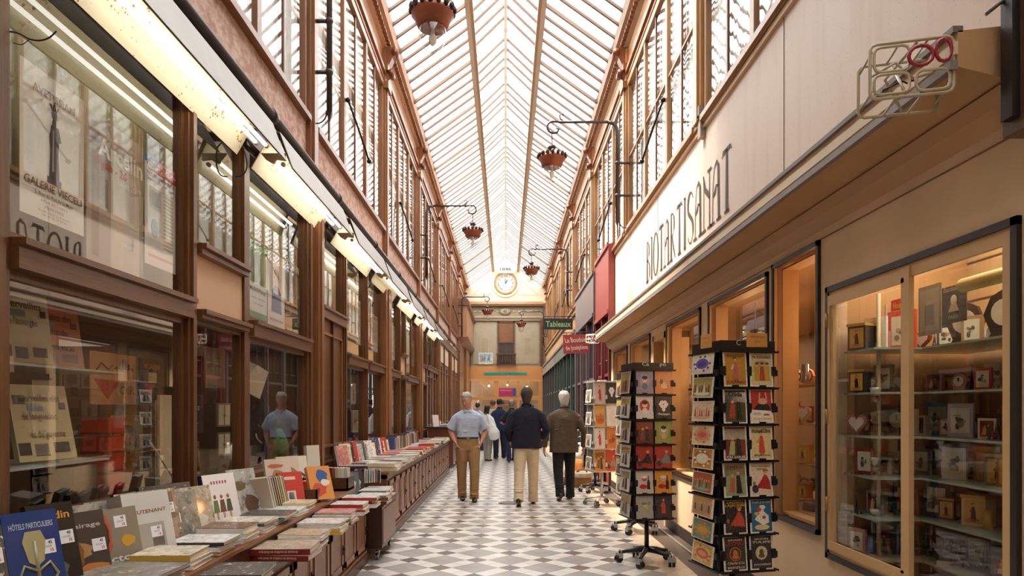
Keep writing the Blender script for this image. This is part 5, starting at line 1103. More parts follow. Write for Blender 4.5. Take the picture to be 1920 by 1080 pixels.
for k in range(4):
    o = card(.25, .2, 'couple', ('c9c0b4', '6b5a50', 'b8a890')); put(o, RK4, -.195 - .026, 0, 1.70 - .345 * k, R(-90)); tag(o, f'{ORD[k]} card from the top on the left side of the white rack', 'postcard', 'side cards of the white wire rack')

# ---------------------------------------------------------------- goods on the floor beyond the racks
r = tag(empty('wicker_basket', (1.47, 13.05, 0)), 'round wicker basket with a cloth lining on the tiles beyond the racks', 'basket')
m = MB(); m.lathe([(.14, 0), (.17, .08), (.185, .2), (.19, .24), (.175, .24), (.16, .05), (0, .04)], (0, 0, 0), hx('9c6c3c'), 24, closed=False); m.build('body', 'wicker', r)
m = MB(); m.lathe([(.195, .2), (.2, .27), (.185, .3), (.165, .28), (.16, .2)], (0, 0, 0), hx('b5a690'), 24, 9, .03, closed=False); m.build('lining', 'cloth', r)
for y in (-.05, .07):
    m = MB(); m.tube([(-.1 + .1 * (1 - math.cos(R(a))), y, .27 + .07 * math.sin(R(a))) for a in range(0, 181, 20)], .012, hx('8a5c34'), 8); m.build('handle', 'wicker', r)
m = MB(); m.loft([((0, 0, 0), .2, .15), ((0, 0, .12), .21, .16), ((0, 0, .3), .17, .1), ((0, 0, .38), .14, .03)], hx('c9803c'), 14, 3); tag(m.build('bag', 'cloth', loc=(1.38, 13.55, .12)), 'slumped orange cloth bag just behind the wicker basket', 'bag')
m = MB(); m.box(-.25, .2, -.2, .2, 0, .12, hx('4a3a30')); tag(m.build('crate', 'wood_long', loc=(1.40, 13.55, 0)), 'low dark crate under the orange bag', 'crate')
r = tag(empty('side_table', (1.72, 14.3, 0)), 'small table under a white cloth beyond the racks on the right', 'table')
m = MB(); m.box(-.24, .24, -.24, .24, .74, .77, WM); [m.box(x, x + .03, y, y + .03, 0, .74, WM) for x in (-.22, .19) for y in (-.22, .19)]; m.build('frame', 'wood_long', r)
m = MB(); m.loft([((0, 0, .35), .3, .3), ((0, 0, .6), .26, .26), ((0, 0, .775), .25, .25), ((0, 0, .78), .24, .24)], hx('e6e0d6'), 28, 5); tag(m.build('tablecloth', 'cloth', loc=(1.72, 14.3, 0.005)), 'white cloth draped over the small table beyond the racks', 'tablecloth')
r = tag(empty('potted_plant', (1.68, 14.2, .79)), 'small green potted plant on the white cloth beyond the racks', 'plant')
m = MB(); m.lathe([(.05, 0), (.075, .1), (.08, .11), (.065, .11), (0, .09)], (0, 0, 0), hx('b0603c'), 14, closed=False); m.build('pot', 'plaster', r)
m = MB(); rp_ = random.Random(3)
for i in range(60):
    a = rp_.uniform(0, 6.28); rr_ = rp_.uniform(.04, .17); z = rp_.uniform(.12, .34); q = .035; c, s_ = math.cos(a), math.sin(a)
    m.add([(c * rr_, s_ * rr_, z), (c * (rr_ + q) - s_ * q * .6, s_ * (rr_ + q) + c * q * .6, z + .02), (c * (rr_ + 2 * q), s_ * (rr_ + 2 * q), z - .01), (c * (rr_ + q) + s_ * q * .6, s_ * (rr_ + q) - c * q * .6, z + .02)], [(0, 1, 2, 3)], hx('6fa04c' if i % 3 else '8cc06c'))
for i in range(6): a = i * 1.05; m.tube([(0, 0, .09), (math.cos(a) * .05, math.sin(a) * .05, .2), (math.cos(a) * .12, math.sin(a) * .12, .28)], .004, hx('5a7a3c'), 5)
m.build('foliage', 'paint', r)

# ---------------------------------------------------------------- posters in the left transoms
def poster(y0, y1, z0, z1, bg, fn, label, X=-2.165, name='poster'):
    w, h = y1 - y0, z1 - z0; m = MB(); m.box(-w / 2, w / 2, 0, .002, -h / 2, h / 2, hx(bg)); fn(m, w, h)
    o = m.build(name, 'paper', loc=(X, (y0 + y1) / 2, (z0 + z1) / 2), rot=(0, 0, R(90))); return tag(o, label, 'poster', 'posters in the left shop windows')
def T_(m, s, x, z, h, c, w=None, b=.01, wdt=None): m.text(s, (x, -.003, z), (1, 0, 0), (0, 0, 1), h, hx(c), width=w, bold=b)
def Q_(m, x0, z0, x1, z1, c, k=1): m.quad((x0, -.0008 * k, z0), (x1, -.0008 * k, z0), (x1, -.0008 * k, z1), (x0, -.0008 * k, z1), hx(c))
def p1(m, w, h):
    T_(m, 'AVETISSIAN', 0, h * .36, .036, '6b5540', w * .66); T_(m, 'Exposition', 0, h * .31, .014, '8a7460')
    for (z0, z1, a, b) in ((-.16, -.13, .05, .05), (-.13, .0, .035, .028), (.0, .06, .028, .034), (.06, .12, .034, .02), (.12, .15, .012, .012)): m.prism([(-a + .0, z0), (a, z0), (b, z1), (-b, z1)], 'y', -.003, -.001, hx('3c3834'))
    m.ball((0, -.002, .175), (.022, .004, .028), hx('4a443e'), 10, 6); m.tube([(-.03, -.003, .22), (-.01, -.003, .19), (0, -.003, .235), (.01, -.003, .19), (.03, -.003, .22)], .003, hx('3c3834'), 5); m.prism([(.03, .05), (.05, .06), (.03, .12), (.015, .12)], 'y', -.003, -.001, hx('57504a')); m.prism([(-.02, -.1), (-.008, -.1), (-.006, .1), (-.014, .1)], 'y', -.0045, -.003, hx('a8a098'))
    T_(m, 'GALERIE VIECELI', 0, -h * .27, .036, '5a4634', w * .9); T_(m, '5, Rue du Pas de la Mule', 0, -h * .33, .018, '77644f', w * .6); T_(m, '« Place des Vosges »', 0, -h * .37, .016, '77644f', w * .42); T_(m, '75004 PARIS', 0, -h * .41, .015, '77644f', w * .3); T_(m, 'Ouvert : lundi au dimanche', 0, -h * .44, .010, '8a7866', w * .5); T_(m, 'Tél. 01 42 78 50 00', 0, -h * .465, .010, '8a7866', w * .4)
def p2(m, w, h):
    Q_(m, -w / 2, -h / 2, -w * .1, h / 2, 'a4978a'); Q_(m, -w * .42, -h * .45, -w * .3, h * .45, '8a7a6a', 1.5); Q_(m, -w * .2, -h * .1, -w * .15, h * .1, '7c6c5c', 1.6); Q_(m, -w * .1, -h / 2, w / 2, h * .3, 'cfc6ba'); Q_(m, w * .42, -h / 2, w / 2, h / 2, '9c9084', 1.5); Q_(m, -w * .05, -h / 2, w * .12, -h * .1, 'd9c8b4', 1.4)
    T_(m, 'Arcelin', w * .08, h * .30, .10, 'f4f2ee', w * .8, .03); T_(m, '8 juin - 26', -w * .1, h * .19, .045, 'c04a34', w * .55, .02); T_(m, 'juillet 2010', w * .22, h * .13, .035, 'f0ece6', w * .45, .01); T_(m, 'GALERIE', w * .2, -h * .3, .02, 'f0ece6', w * .25)
def p3(m, w, h):
    Q_(m, -w / 2, h * .42, -w * .1, h * .5, '4a86b8'); Q_(m, -w * .45, h * .40, -w * .15, h * .45, '6b5a48', 1.5); Q_(m, -w * .1, h * .36, w / 2, h * .5, 'b02c2c'); T_(m, 'SALONS DE L\'HÔTEL', w * .2, h * .47, .018, 'f0dcd6', w * .5); T_(m, 'HÔTEL NAPOLÉON', w * .2, h * .42, .022, 'f0dcd6', w * .54, .02); T_(m, 'VENTE AUX ENCHÈRES PUBLIQUES', 0, h * .33, .02, '4a4644', w * .9, .02); T_(m, 'Dimanche 6 juillet 2010 à 15 heures', 0, h * .28, .016, '5a5654', w * .9)
    Q_(m, -w * .36, h * .02, w * .0, h * .22, 'b8b4b0'); Q_(m, -w * .3, h * .05, -w * .06, h * .19, '77706c', 2); Q_(m, -w * .38, -h * .32, -w * .02, -h * .02, 'd6d8da'); m.ball((-w * .2, -.001, -h * .15), (w * .12, .002, h * .09), hx('9aacb8'), 10, 4)
    for i in range(16): Q_(m, w * .08, h * (.22 - i * .035), w * .4, h * (.232 - i * .035), 'b5b2ae')
    Q_(m, -w * .4, -h * .42, w * .4, -h * .4, 'd08a7c')
def p4(m, w, h):
    Q_(m, -w / 2, h * .33, w / 2, h / 2, '6fae4c'); T_(m, 'Les Jardins', 0, h * .42, .04, 'e6f2d8', w * .8); Q_(m, -w * .46, -h * .05, w * .46, h * .33, '8aa08c'); 
    for i in range(9): m.prism([(w * (-.46 + i * .1), -h * .05), (w * (-.36 + i * .1), -h * .05), (w * (-.39 + i * .1), h * (.1 + .1 * (i % 3)))], 'y', -.003, -.001, hx(('4a7a3c', '6b8f5a', '355c34')[i % 3]))
    T_(m, 'Musée du Paysage', 0, -h * .14, .035, '5a6a52', w * .8); T_(m, 'exposition - entrée libre', 0, -h * .24, .02, '7c8a74', w * .7); T_(m, '2 mai - 30 août', 0, -h * .31, .02, '7c8a74', w * .5); Q_(m, -w / 2, -h / 2, w / 2, -h * .42, '5f9c40')
def p5(m, w, h):
    m.ball((0, -.001, h * .14), (w * .13, .002, h * .09), hx('d9ab90'), 14, 6); m.ball((0, .0, h * .2), (w * .17, .0015, h * .1), hx('a8603c'), 14, 6); m.prism([(-w * .3, -h * .3), (w * .3, -h * .3), (w * .26, -h * .02), (w * .1, h * .07), (-w * .1, h * .07), (-w * .26, -h * .02)], 'y', -.002, -.001, hx('5a6484')); T_(m, 'Jean-Jacques Henner', 0, -h * .4, .035, 'c9804c', w * .8)
def p6(m, w, h):
    Q_(m, -w / 2, -h * .36, w / 2, h * .34, '5a5248'); Q_(m, -w / 2, h * .34, w / 2, h / 2, '2c2a2a'); T_(m, 'NOURIN', 0, h * .42, .07, 'e0dcd4', w * .8, .03); Q_(m, -w / 2, -h / 2, w / 2, -h * .36, '26221f'); T_(m, 'GALERIE  PASSAGE', 0, -h * .42, .025, 'cfc8bc', w * .8); rr_ = random.Random(5)
    for i in range(26): x, z = rr_.uniform(-.4, .35) * w, rr_.uniform(-.32, .2) * h; m.prism([(x, z), (x + rr_.uniform(.02, .09) * w, z + .01), (x + .05 * w, z + rr_.uniform(.02, .1) * h)], 'y', -.0015 - i * .0001, -.001, hx(rr_.choice(['9c8a6c', 'c9a05c', 'b8b09c', '3c5a80', '8a5c3c', '77706a'])))
poster(3.03, 3.49, 2.385, 3.08, 'e4ded4', p1, 'white gallery poster with a dark bronze statuette, leftmost in the nearest window')
poster(3.51, 4.06, 2.27, 3.06, 'b8aca0', p2, 'grey brown Arcelin poster in the middle of the nearest window')
poster(4.08, 4.46, 2.38, 3.05, 'e2dedb', p3, 'white auction sale poster with a red heading in the nearest window')
poster(5.71, 6.17, 2.29, 2.96, 'e0e2da', p4, 'green and white landscape exhibition poster')
poster(6.19, 6.66, 2.27, 2.96, 'e6ddd4', p5, 'pale poster with a portrait of a red-haired lady in blue')
poster(6.68, 7.16, 2.24, 2.99, '5a5248', p6, 'dark poster with a black heading beside the brown pilaster')
def pr(c, c2, s):
    def f(m, w, h):
        Q_(m, -w * .42, -h * .25, w * .42, h * .3, c); rr_ = random.Random(s)
        for i in range(10): x, z = rr_.uniform(-.35, .2) * w, rr_.uniform(-.22, .12) * h; m.prism([(x, z), (x + .14 * w, z + .01), (x + .1 * w, z + rr_.uniform(.05, .16) * h)], 'y', -.0015 - i * .0001, -.001, hx(rr_.choice([c2, 'c9bca8', '8a7460'])))
        T_(m, 'EXPOSITION', 0, h * .4, .045, c2, w * .8, .02); T_(m, 'galerie  -  Paris', 0, -h * .36, .03, '77706a', w * .7)
    return f
for i, (y0, y1, z0, z1, bg_, c, c2, lab) in enumerate(((9.02, 9.42, 2.5, 3.15, 'e2dccb', 'b8ac98', '6b5a48', 'beige'), (9.46, 9.82, 2.5, 3.2, 'ded8ce', 'cfc4b4', '8a7a68', 'pale'), (9.84, 10.15, 2.45, 3.1, 'e9e4dd', 'd9d0c6', 'b03a34', 'white and red'), (10.48, 10.9, 2.5, 3.15, 'c9483c', 'e0b48c', 'b03028', 'bright red'), (10.95, 11.5, 2.45, 3.05, 'eeeae4', 'd9cfc2', 'a8483c', 'white'), (12.3, 12.7, 2.5, 3.3, 'a83c34', 'd9a890', 'e9dccc', 'dark red'), (12.75, 13.3, 2.45, 3.1, 'ece8e2', 'd6cdc0', '77685a', 'plain white'), (13.68, 14.2, 2.85, 3.4, '5a564e', '8a8070', 'd9d0c0', 'framed dark'), (14.55, 15.2, 2.5, 3.2, 'dfe4d6', 'a8b890', '5f8a4c', 'pale green'), (15.5, 16.1, 2.5, 3.1, 'e6ded0', 'c9b8a0', '9c7850', 'cream'), (16.95, 17.6, 2.75, 3.3, 'b86a54', '9c4438', 'e9dccc', 'brick red'), (18.3, 19.1, 2.75, 3.3, 'e9e4da', 'c9c0b4', '6b6258', 'large white'), (19.6, 20.4, 2.75, 3.3, 'ddd6cc', 'b8b0a8', '8a5c4c', 'large grey'))):
    poster(y0, y1, z0, z1, bg_, pr(c, c2, i), f'{lab} exhibition poster, {ORD[i]} past the brown panelled door')

# ---------------------------------------------------------------- goods behind the lower left windows
def side(o, X, y, z, rz=90., tilt=0.): o.location = (X, y, z); o.rotation_euler = (R(tilt), 0, R(rz)); return o
def bigbook(w, h, bg_, fn, t=.03, name='book'):
    m = MB(); m.box(-w / 2, w / 2, 0, t, -h / 2, h / 2, hx(bg_)); m.m = 1; m.box(-w / 2 + .004, w / 2 - .002, .003, t - .003, h / 2, h / 2 + .001, hx('e9e2d4')); m.m = 0; fn(m, w, h); return m.build(name, ['gloss', 'pages'])
def ph(m, w, h, t1, t2, t3, tc):
    T_(m, t1, 0, h * .32, .04, tc, w * .7); T_(m, t2, -w * .05, h * .08, .04, tc, w * .6); T_(m, t3, w * .05, -h * .16, .04, tc, w * .6)
    for x, z, a, b, c in ((-.35, .3, .1, .06, '5a4c40'), (-.1, .2, .14, .05, '7c8a90'), (.38, .22, .06, .05, '4a3c34'), (-.38, -.34, .1, .08, '3c3430'), (-.1, -.36, .12, .08, '6b6258'), (.25, -.34, .14, .07, '50463c')): Q_(m, (x - a) * w, (z - b) * h, (x + a) * w, (z + b) * h, c)
o = bigbook(.42, .34, 'b8684a', lambda m, w, h: ph(m, w, h, 'merveilles des', 'châteaux de', 'provence', '5a3020')); side(o, -2.50, 3.76, 1.90, 84, -8); tag(o, 'salmon book on castles of provence on the upper display shelf', 'book', 'books displayed in the nearest left window')
o = bigbook(.30, .36, 'c9bda0', lambda m, w, h: ph(m, w, h, 'merveilles', 'de l\'auvergne', '', '5a4a3a')); side(o, -2.42, 3.42, 1.91, 78, -8); tag(o, 'beige castle book beside the window frame on the upper display shelf', 'book', 'books displayed in the nearest left window')
o = bigbook(.36, .40, 'c9b98e', lambda m, w, h: ph(m, w, h, 'merveilles des', 'de languedoc', 'et de guyenne', '7c6038')); side(o, -2.42, 3.56, 1.43, 80, -12); tag(o, 'beige book on languedoc castles on the lower display shelf', 'book', 'books displayed in the nearest left window')
for z, y0, y1 in ((1.72, 2.98, 4.1), (1.22, 2.98, 3.95)):
    m = MB(); m.box(-2.75, -2.3, y0, y1, z - .012, z, hx('b8c0b8')); tag(m.build('display_shelf', 'gloss'), ('upper' if z > 1.5 else 'lower') + ' glass shelf carrying castle books in the nearest left window', 'shelf')
def tri(m, w, h):
    m.prism([(-w * .45, -h * .02), (w * .12, -h * .02), (-w * .16, -h * .4)], 'y', -.002, -.001, hx('c9382c')); m.prism([(w * -.02, h * .2), (w * .45, h * .2), (w * .2, h * .42)], 'y', -.002, -.001, hx('3c2c28'))
    for i in range(5): Q_(m, w * (.05 + i * .07), h * .2, w * (.08 + i * .07), h * .4, 'd9a888', 3)
    T_(m, '!', -w * .17, -h * .15, .06, '2c2422', None, .02); T_(m, 'OIR', w * .28, -h * .22, .06, '8a6a3c', w * .36); m.tube([(-w * .4, -.002, h * .15), (-w * .3, -.002, h * .3), (-w * .15, -.002, h * .18), (-w * .05, -.002, h * .28)], .004, hx('3c3430'), 5)
o = bigbook(.52, .34, 'd9a878', tri, .01, 'poster'); side(o, -2.62, 4.56, 1.70); tag(o, 'orange poster with a red warning triangle in the nearest left window', 'poster')
def kl(m, w, h): T_(m, 'KLASEN', 0, h * .32, .035, 'd98c4c', w * .6, .02); m.prism([(-w * .3, -h * .05), (w * .1, -h * .05), (-w * .1, -h * .35)], 'y', -.002, -.001, hx('b8382c')); Q_(m, -w * .15, -h * .02, w * .2, h * .2, 'e0c89c')
o = bigbook(.34, .34, '2c3236', kl, .01, 'poster'); side(o, -2.60, 5.0, 1.70); tag(o, 'black poster lettered Klasen beside the orange one', 'poster')
def fc(m, w, h): m.ball((0, -.001, h * .1), (w * .22, .002, h * .18), hx('e0c09a'), 16, 6); m.ball((0, .0, h * .18), (w * .3, .0015, h * .2), hx('8a4c30'), 9, 6); m.prism([(-w * .3, -h * .4), (w * .3, -h * .4), (w * .2, -h * .12), (-w * .2, -h * .12)], 'y', -.002, -.001, hx('d9b48c')); m.ball((-w * .07, -.003, h * .12), (.012, .002, .006), BLACK, 6, 4); m.ball((w * .07, -.003, h * .12), (.012, .002, .006), BLACK, 6, 4); Q_(m, -w * .04, h * .0, w * .05, h * .02, 'a83c30', 4)
o = bigbook(.40, .55, 'd9b884', fc, .01, 'poster'); side(o, -2.72, 4.9, 1.18); tag(o, 'tan poster of a curly-haired woman behind the red card stand', 'poster')
r = tag(empty('card_stand', (-2.48, 4.2, .0)), 'bright red card stand inside the nearest left window', 'rack')
m = MB(); m.box(-.05, .05, -.05, .05, .7, 1.0, hx('c9402c')); m.build('post', 'gloss', r)
for k in range(4): m = MB(); m.box(-.08, .08, -.09, .09, 1.0 + k * .115, 1.10 + k * .115, hx('c23826')); m.box(-.085, .085, -.095, .095, 1.0 + k * .115, 1.015 + k * .115, hx('8a241a')); m.build('pocket', 'gloss', r)
for k in range(10):
    o = card(.15, .13, 'blob', (rb.choice(['d9b48c', 'c9a47c', 'e6d9c4', 'b8784c']), '8a4c30', 'c9602c', '7c6a54')); side(o, -2.46, 4.86 + (k % 2) * .20, 1.50 - .135 * (k // 2)); tag(o, f'{ORD[k]} small card of the cream grid beside the red card stand', 'postcard', 'cards on the cream grid in the nearest left window')
m = MB(); m.box(-2.44, -2.42, 4.76, 5.16, .85, 1.6, hx('e6d6b4')); tag(m.build('card_grid', 'paint'), 'cream panel carrying small cards in the nearest left window', 'rack')
m = MB(); m.box(-2.62, -2.4, 3.75, 4.0, .95, 1.18, hx('3a2a24')); m.box(-2.4, -2.395, 3.77, 3.98, .97, 1.16, hx('5a4a38')); tag(m.build('dark_box', 'wood_long'), 'dark box with a framed print under the lower glass shelf', 'box')
m = MB(); m.tube([(-2.35, 4.5, 1.28), (-2.3, 4.75, .98)], .006, hx('ded6c8'), 6); tag(m.build('stick', 'paint'), 'thin white stick leaning inside the nearest left window', 'stick')
# narrow window: Chinese silk cards
def sk(m, w, h): T_(m, 'CHINESE', 0, h * .15, .035, 'cfc8bc', w * .7); T_(m, 'SILK', -w * .1, -h * .05, .04, 'cfc8bc', w * .4); Q_(m, -w * .3, -h * .25, w * .3, -h * .22, '8a8478')
o = bigbook(.34, .3, '2a2624', sk, .015, 'sign_board'); side(o, -2.45, 5.28, 1.46, 80); tag(o, 'black board lettered CHINESE SILK in the narrow left window', 'sign')
def s55(m, w, h): T_(m, '55', 0, 0, .09, '8a8478', w * .5, .02)
o = bigbook(.18, .2, '262423', s55, .01, 'number_board'); side(o, -2.30, 5.05, 2.0, 80); tag(o, 'small dark board with curled figures at the top of the narrow left window', 'sign')
o = bigbook(.28, .2, '6b4430', lambda m, w, h: T_(m, 'SILKS', 0, .02, .03, 'b8a080', w * .5), .08, 'box'); side(o, -2.45, 5.25, 1.14, 80); tag(o, 'brown box lettered SILKS low in the narrow left window', 'box')
# window with the necklace bust
r = tag(empty('necklace_bust', (-2.45, 6.6, 1.0)), 'dark velvet bust with necklaces in the left window before the pilaster', 'bust')
m = MB(); m.loft([((0, 0, 0), .16, .12), ((0, 0, .2), .2, .16), ((0, 0, .42), .24, .15), ((0, 0, .55), .12, .09), ((0, 0, .68), .065, .065)], hx('1f1f22'), 18); m.build('body', 'cloth', r)
for k in range(3):
    m = MB(); m.tube([((.05 + .045 * k) * 2 * math.sin(R(a)) * .9, -.0 - .0, 0) if False else (.10 + .04 * k * 0 + .03 * math.cos(R(a)), (.09 + .045 * k) * math.sin(R(a)), .5 - .1 * k - (.08 + .03 * k) * (1 + math.cos(R(a))) * .5) for a in range(-120, 121, 15)], .008, hx('c9b080' if k != 1 else '5a8a6c'), 6); m.build('necklace', 'metal', r)
m = MB(); m.prism([(-.16, 0), (.16, 0), (.09, .26), (-.09, .26)], 'y', -.05, .05, hx('f0e4cc')); o = m.build('lamp_shade', 'paper', loc=(-2.40, 6.28, 1.66), rot=(R(20), R(18), R(75))); tag(o, 'tilted cream card shade in the left window before the pilaster', 'lamp shade')
def cn(m, w, h): T_(m, 'Beauty', 0, h * .2, .035, '9c8a68', w * .6); T_(m, 'boutique', 0, h * .0, .03, '9c8a68', w * .5)
o = bigbook(.3, .34, '6b5a44', cn, .02, 'picture_board'); side(o, -2.48, 5.82, 1.85, 82); tag(o, 'brown lettered board high in the left window before the pilaster', 'picture')
for k, (y, z, c) in enumerate(((5.85, 1.45, '8a7c60'), (5.85, 1.2, '77694f'))):
    m = MB(); m.box(-.1, .1, 0, .02, -.1, .1, hx(c)); Q_(m, -.085, -.085, -.01, .085, 'cfc0a0'); Q_(m, .01, -.085, .085, .085, 'cfc0a0'); art(m, 'soap', .1, .1, ('8a7c60', 'cfc0a0', '6b5c40', '57483a'))
    o = m.build('framed_picture', 'paper'); side(o, -2.42, y, z, 82); tag(o, ('upper' if k == 0 else 'lower') + ' small framed pair of ring pictures in the window before the pilaster', 'picture')
m = MB(); m.loft([((0, 0, 0), .14, .12), ((0, 0, .16), .13, .1), ((.0, .02, .3), .06, .05)], hx('3c7a4c'), 12); tag(m.build('scarf', 'cloth', loc=(-2.36, 6.98, 1.0)), 'green scarf heaped at the foot of the necklace bust', 'scarf')
for i in range(26):   # further windows: framed prints and boards
    y = [9.1, 9.5, 9.9, 10.55, 10.95, 11.35, 12.4, 12.9, 13.2, 13.8, 14.7, 15.2, 15.8, 17.2, 18.4, 19.0, 19.6, 20.3][i % 18]; z = 1.75 if i < 18 else 1.3
    kd = ['blob', 'couple', 'soap', 'betty', 'lady'][i % 5]; bg_ = rb.choice(['cfc6b8', '5a5048', 'b8a88c', '3c3834', '8a7460', 'd9d0c4']); o = card(.28, .36, kd, (bg_, '6b5248', 'b8a890', '8c6a4c'), None, None, rb.choice(['4a3424', 'e0d8cc', '2c2624']), .02); o.name = 'framed_print'; side(o, -2.45 - .1 * (i % 2), y + (.0 if i < 18 else .15), z, 84)
    tag(o, f'{ORD[i]} framed print inside the windows behind the long bench', 'picture', 'prints inside the windows behind the long bench')

# ---------------------------------------------------------------- goods in the craft shop's large window
def it_tower(m, h, c):
    p = []
    for (z, r_) in ((0, .22), (.12, .16), (.14, .17), (.16, .12), (.32, .07), (.34, .085), (.36, .06), (.7, .02), (.72, .03), (.74, .015), (1, .004)): p.append((r_ * h, z * h))
    for i in range(len(p) - 1):
        a, b = p[i], p[i + 1]
        if i == 0:
            for sx in (-1, 1):
                for sy in (-1, 1): m.prism([(sx * a[0], 0), (sx * (a[0] - .09 * h), 0), (sx * (b[0] - .05 * h), b[1]), (sx * b[0], b[1])], 'y', sy * a[0] * .6, sy * a[0] * .95, c)
        else: m.loft([((0, 0, a[1]), a[0], a[0]), ((0, 0, b[1]), b[0], b[0])], c, 4)
def it_clock(m, h, c):
    m.prism([(-.32 * h, 0), (.32 * h, 0), (.26 * h, .12 * h), (.4 * h, .5 * h), (.26 * h, .85 * h), (0, h), (-.26 * h, .85 * h), (-.4 * h, .5 * h), (-.26 * h, .12 * h)], 'y', 0, .03, c)
    m.prism([(.25 * h * math.cos(i * .3927), .52 * h + .27 * h * math.sin(i * .3927)) for i in range(16)], 'y', -.006, 0, hx('e6dcc8')); Q_(m, -.005, .52 * h, .005, .7 * h, '2c2624', 9); Q_(m, 0, .515 * h, .14 * h, .53 * h, '2c2624', 9)
def it_tin(m, h, c): m.prism([(-.36 * h, 0), (.36 * h, 0), (.36 * h, .9 * h), (-.36 * h, .9 * h)], 'y', -.0, .6 * h, c); m.box(-.38 * h, .38 * h, -.01, .62 * h, .9 * h, h, hx('c9a04c')); m.T = Matrix.Translation((0, 0, .46 * h)); art(m, 'lady', .64 * h, .8 * h, ('d9a84c', '1f1a1a', 'b8382c'), ('CHAT', -.36, .12, 'b8382c', .6)); m.T = None
def it_frame(m, h, c): m.box(-.36 * h, .36 * h, 0, .02, 0, h, c); m.T = Matrix.Translation((0, 0, .5 * h)); art(m, 'blob', .6 * h, .8 * h, ('d9cfb8', '5a5048', 'a8a08c', '8a7c68')); m.T = None
def it_mug(m, h, c): m.lathe([(.3 * h, 0), (.36 * h, .1 * h), (.34 * h, h), (.3 * h, h), (.3 * h, .1 * h), (0, .1 * h)], (0, .3 * h, 0), c, 16, closed=False); m.tube([(.34 * h, .3 * h, .8 * h), (.56 * h, .3 * h, .7 * h), (.56 * h, .3 * h, .35 * h), (.34 * h, .3 * h, .25 * h)], .05 * h, c, 6)
def it_box(m, h, c): m.box(-.4 * h, .4 * h, 0, .3 * h, 0, h, c); m.T = Matrix.Translation((0, 0, .5 * h)); art(m, 'couple', .7 * h, .85 * h, (('%02x%02x%02x' % (150, 60, 50)), 'd9b060', '3c3430')); m.T = None
def it_heart(m, h, c):
    P = [(.48 * h * math.sin(t_) ** 3, .5 * h + .03 * h * (13 * math.cos(t_) - 5 * math.cos(2 * t_) - 2 * math.cos(3 * t_) - math.cos(4 * t_))) for t_ in [i * .3142 for i in range(20)]]; m.prism(P, 'y', 0, .02, c); m.prism([(x * .7, .5 * h + (z - .5 * h) * .7) for x, z in P], 'y', -.005, 0, hx('f0e6d8')); m.box(-.1 * h, .1 * h, 0, .04, 0, .1 * h, c)
def it_cyl(m, h, c): m.lathe([(.2 * h, 0), (.2 * h, h), (.17 * h, h), (.17 * h, .05 * h), (0, .05 * h)], (0, .2 * h, 0), c, 16, closed=False)
KI = {'tower': (it_tower, 'eiffel_tower_figurine', 'iron tower model', 'figurine', 'metal'), 'clock': (it_clock, 'table_clock', 'ornate small table clock', 'clock', 'metal'), 'tin': (it_tin, 'cat_tin', 'square black cat tin', 'tin', 'gloss'), 'frame': (it_frame, 'framed_picture', 'small framed picture', 'picture', 'paper'), 'mug': (it_mug, 'mug', 'souvenir mug', 'mug', 'gloss'), 'box': (it_box, 'gift_box', 'printed gift box', 'box', 'gloss'), 'heart': (it_heart, 'heart_picture', 'heart-shaped frame', 'frame', 'metal'), 'cyl': (it_cyl, 'cylinder_tin', 'round pencil tin', 'tin', 'gloss')}
SH = [.62, .86, 1.10, 1.34, 1.60, 1.86]; SN = ['bottom', 'second', 'third', 'fourth', 'fifth', 'top']
for k, z in enumerate(SH):
    m = MB(); m.box(2.14, 2.42, 3.95, 4.3, z - .012, z, hx('b0a488') if k == 0 else hx('9cab9c')); m.box(2.42, 2.92, 2.6, 4.3, z - .012, z, hx('b0a488') if k == 0 else hx('9cab9c')); tag(m.build('display_shelf', 'gloss'), f'{SN[k]} shelf of the large right display window', 'shelf')
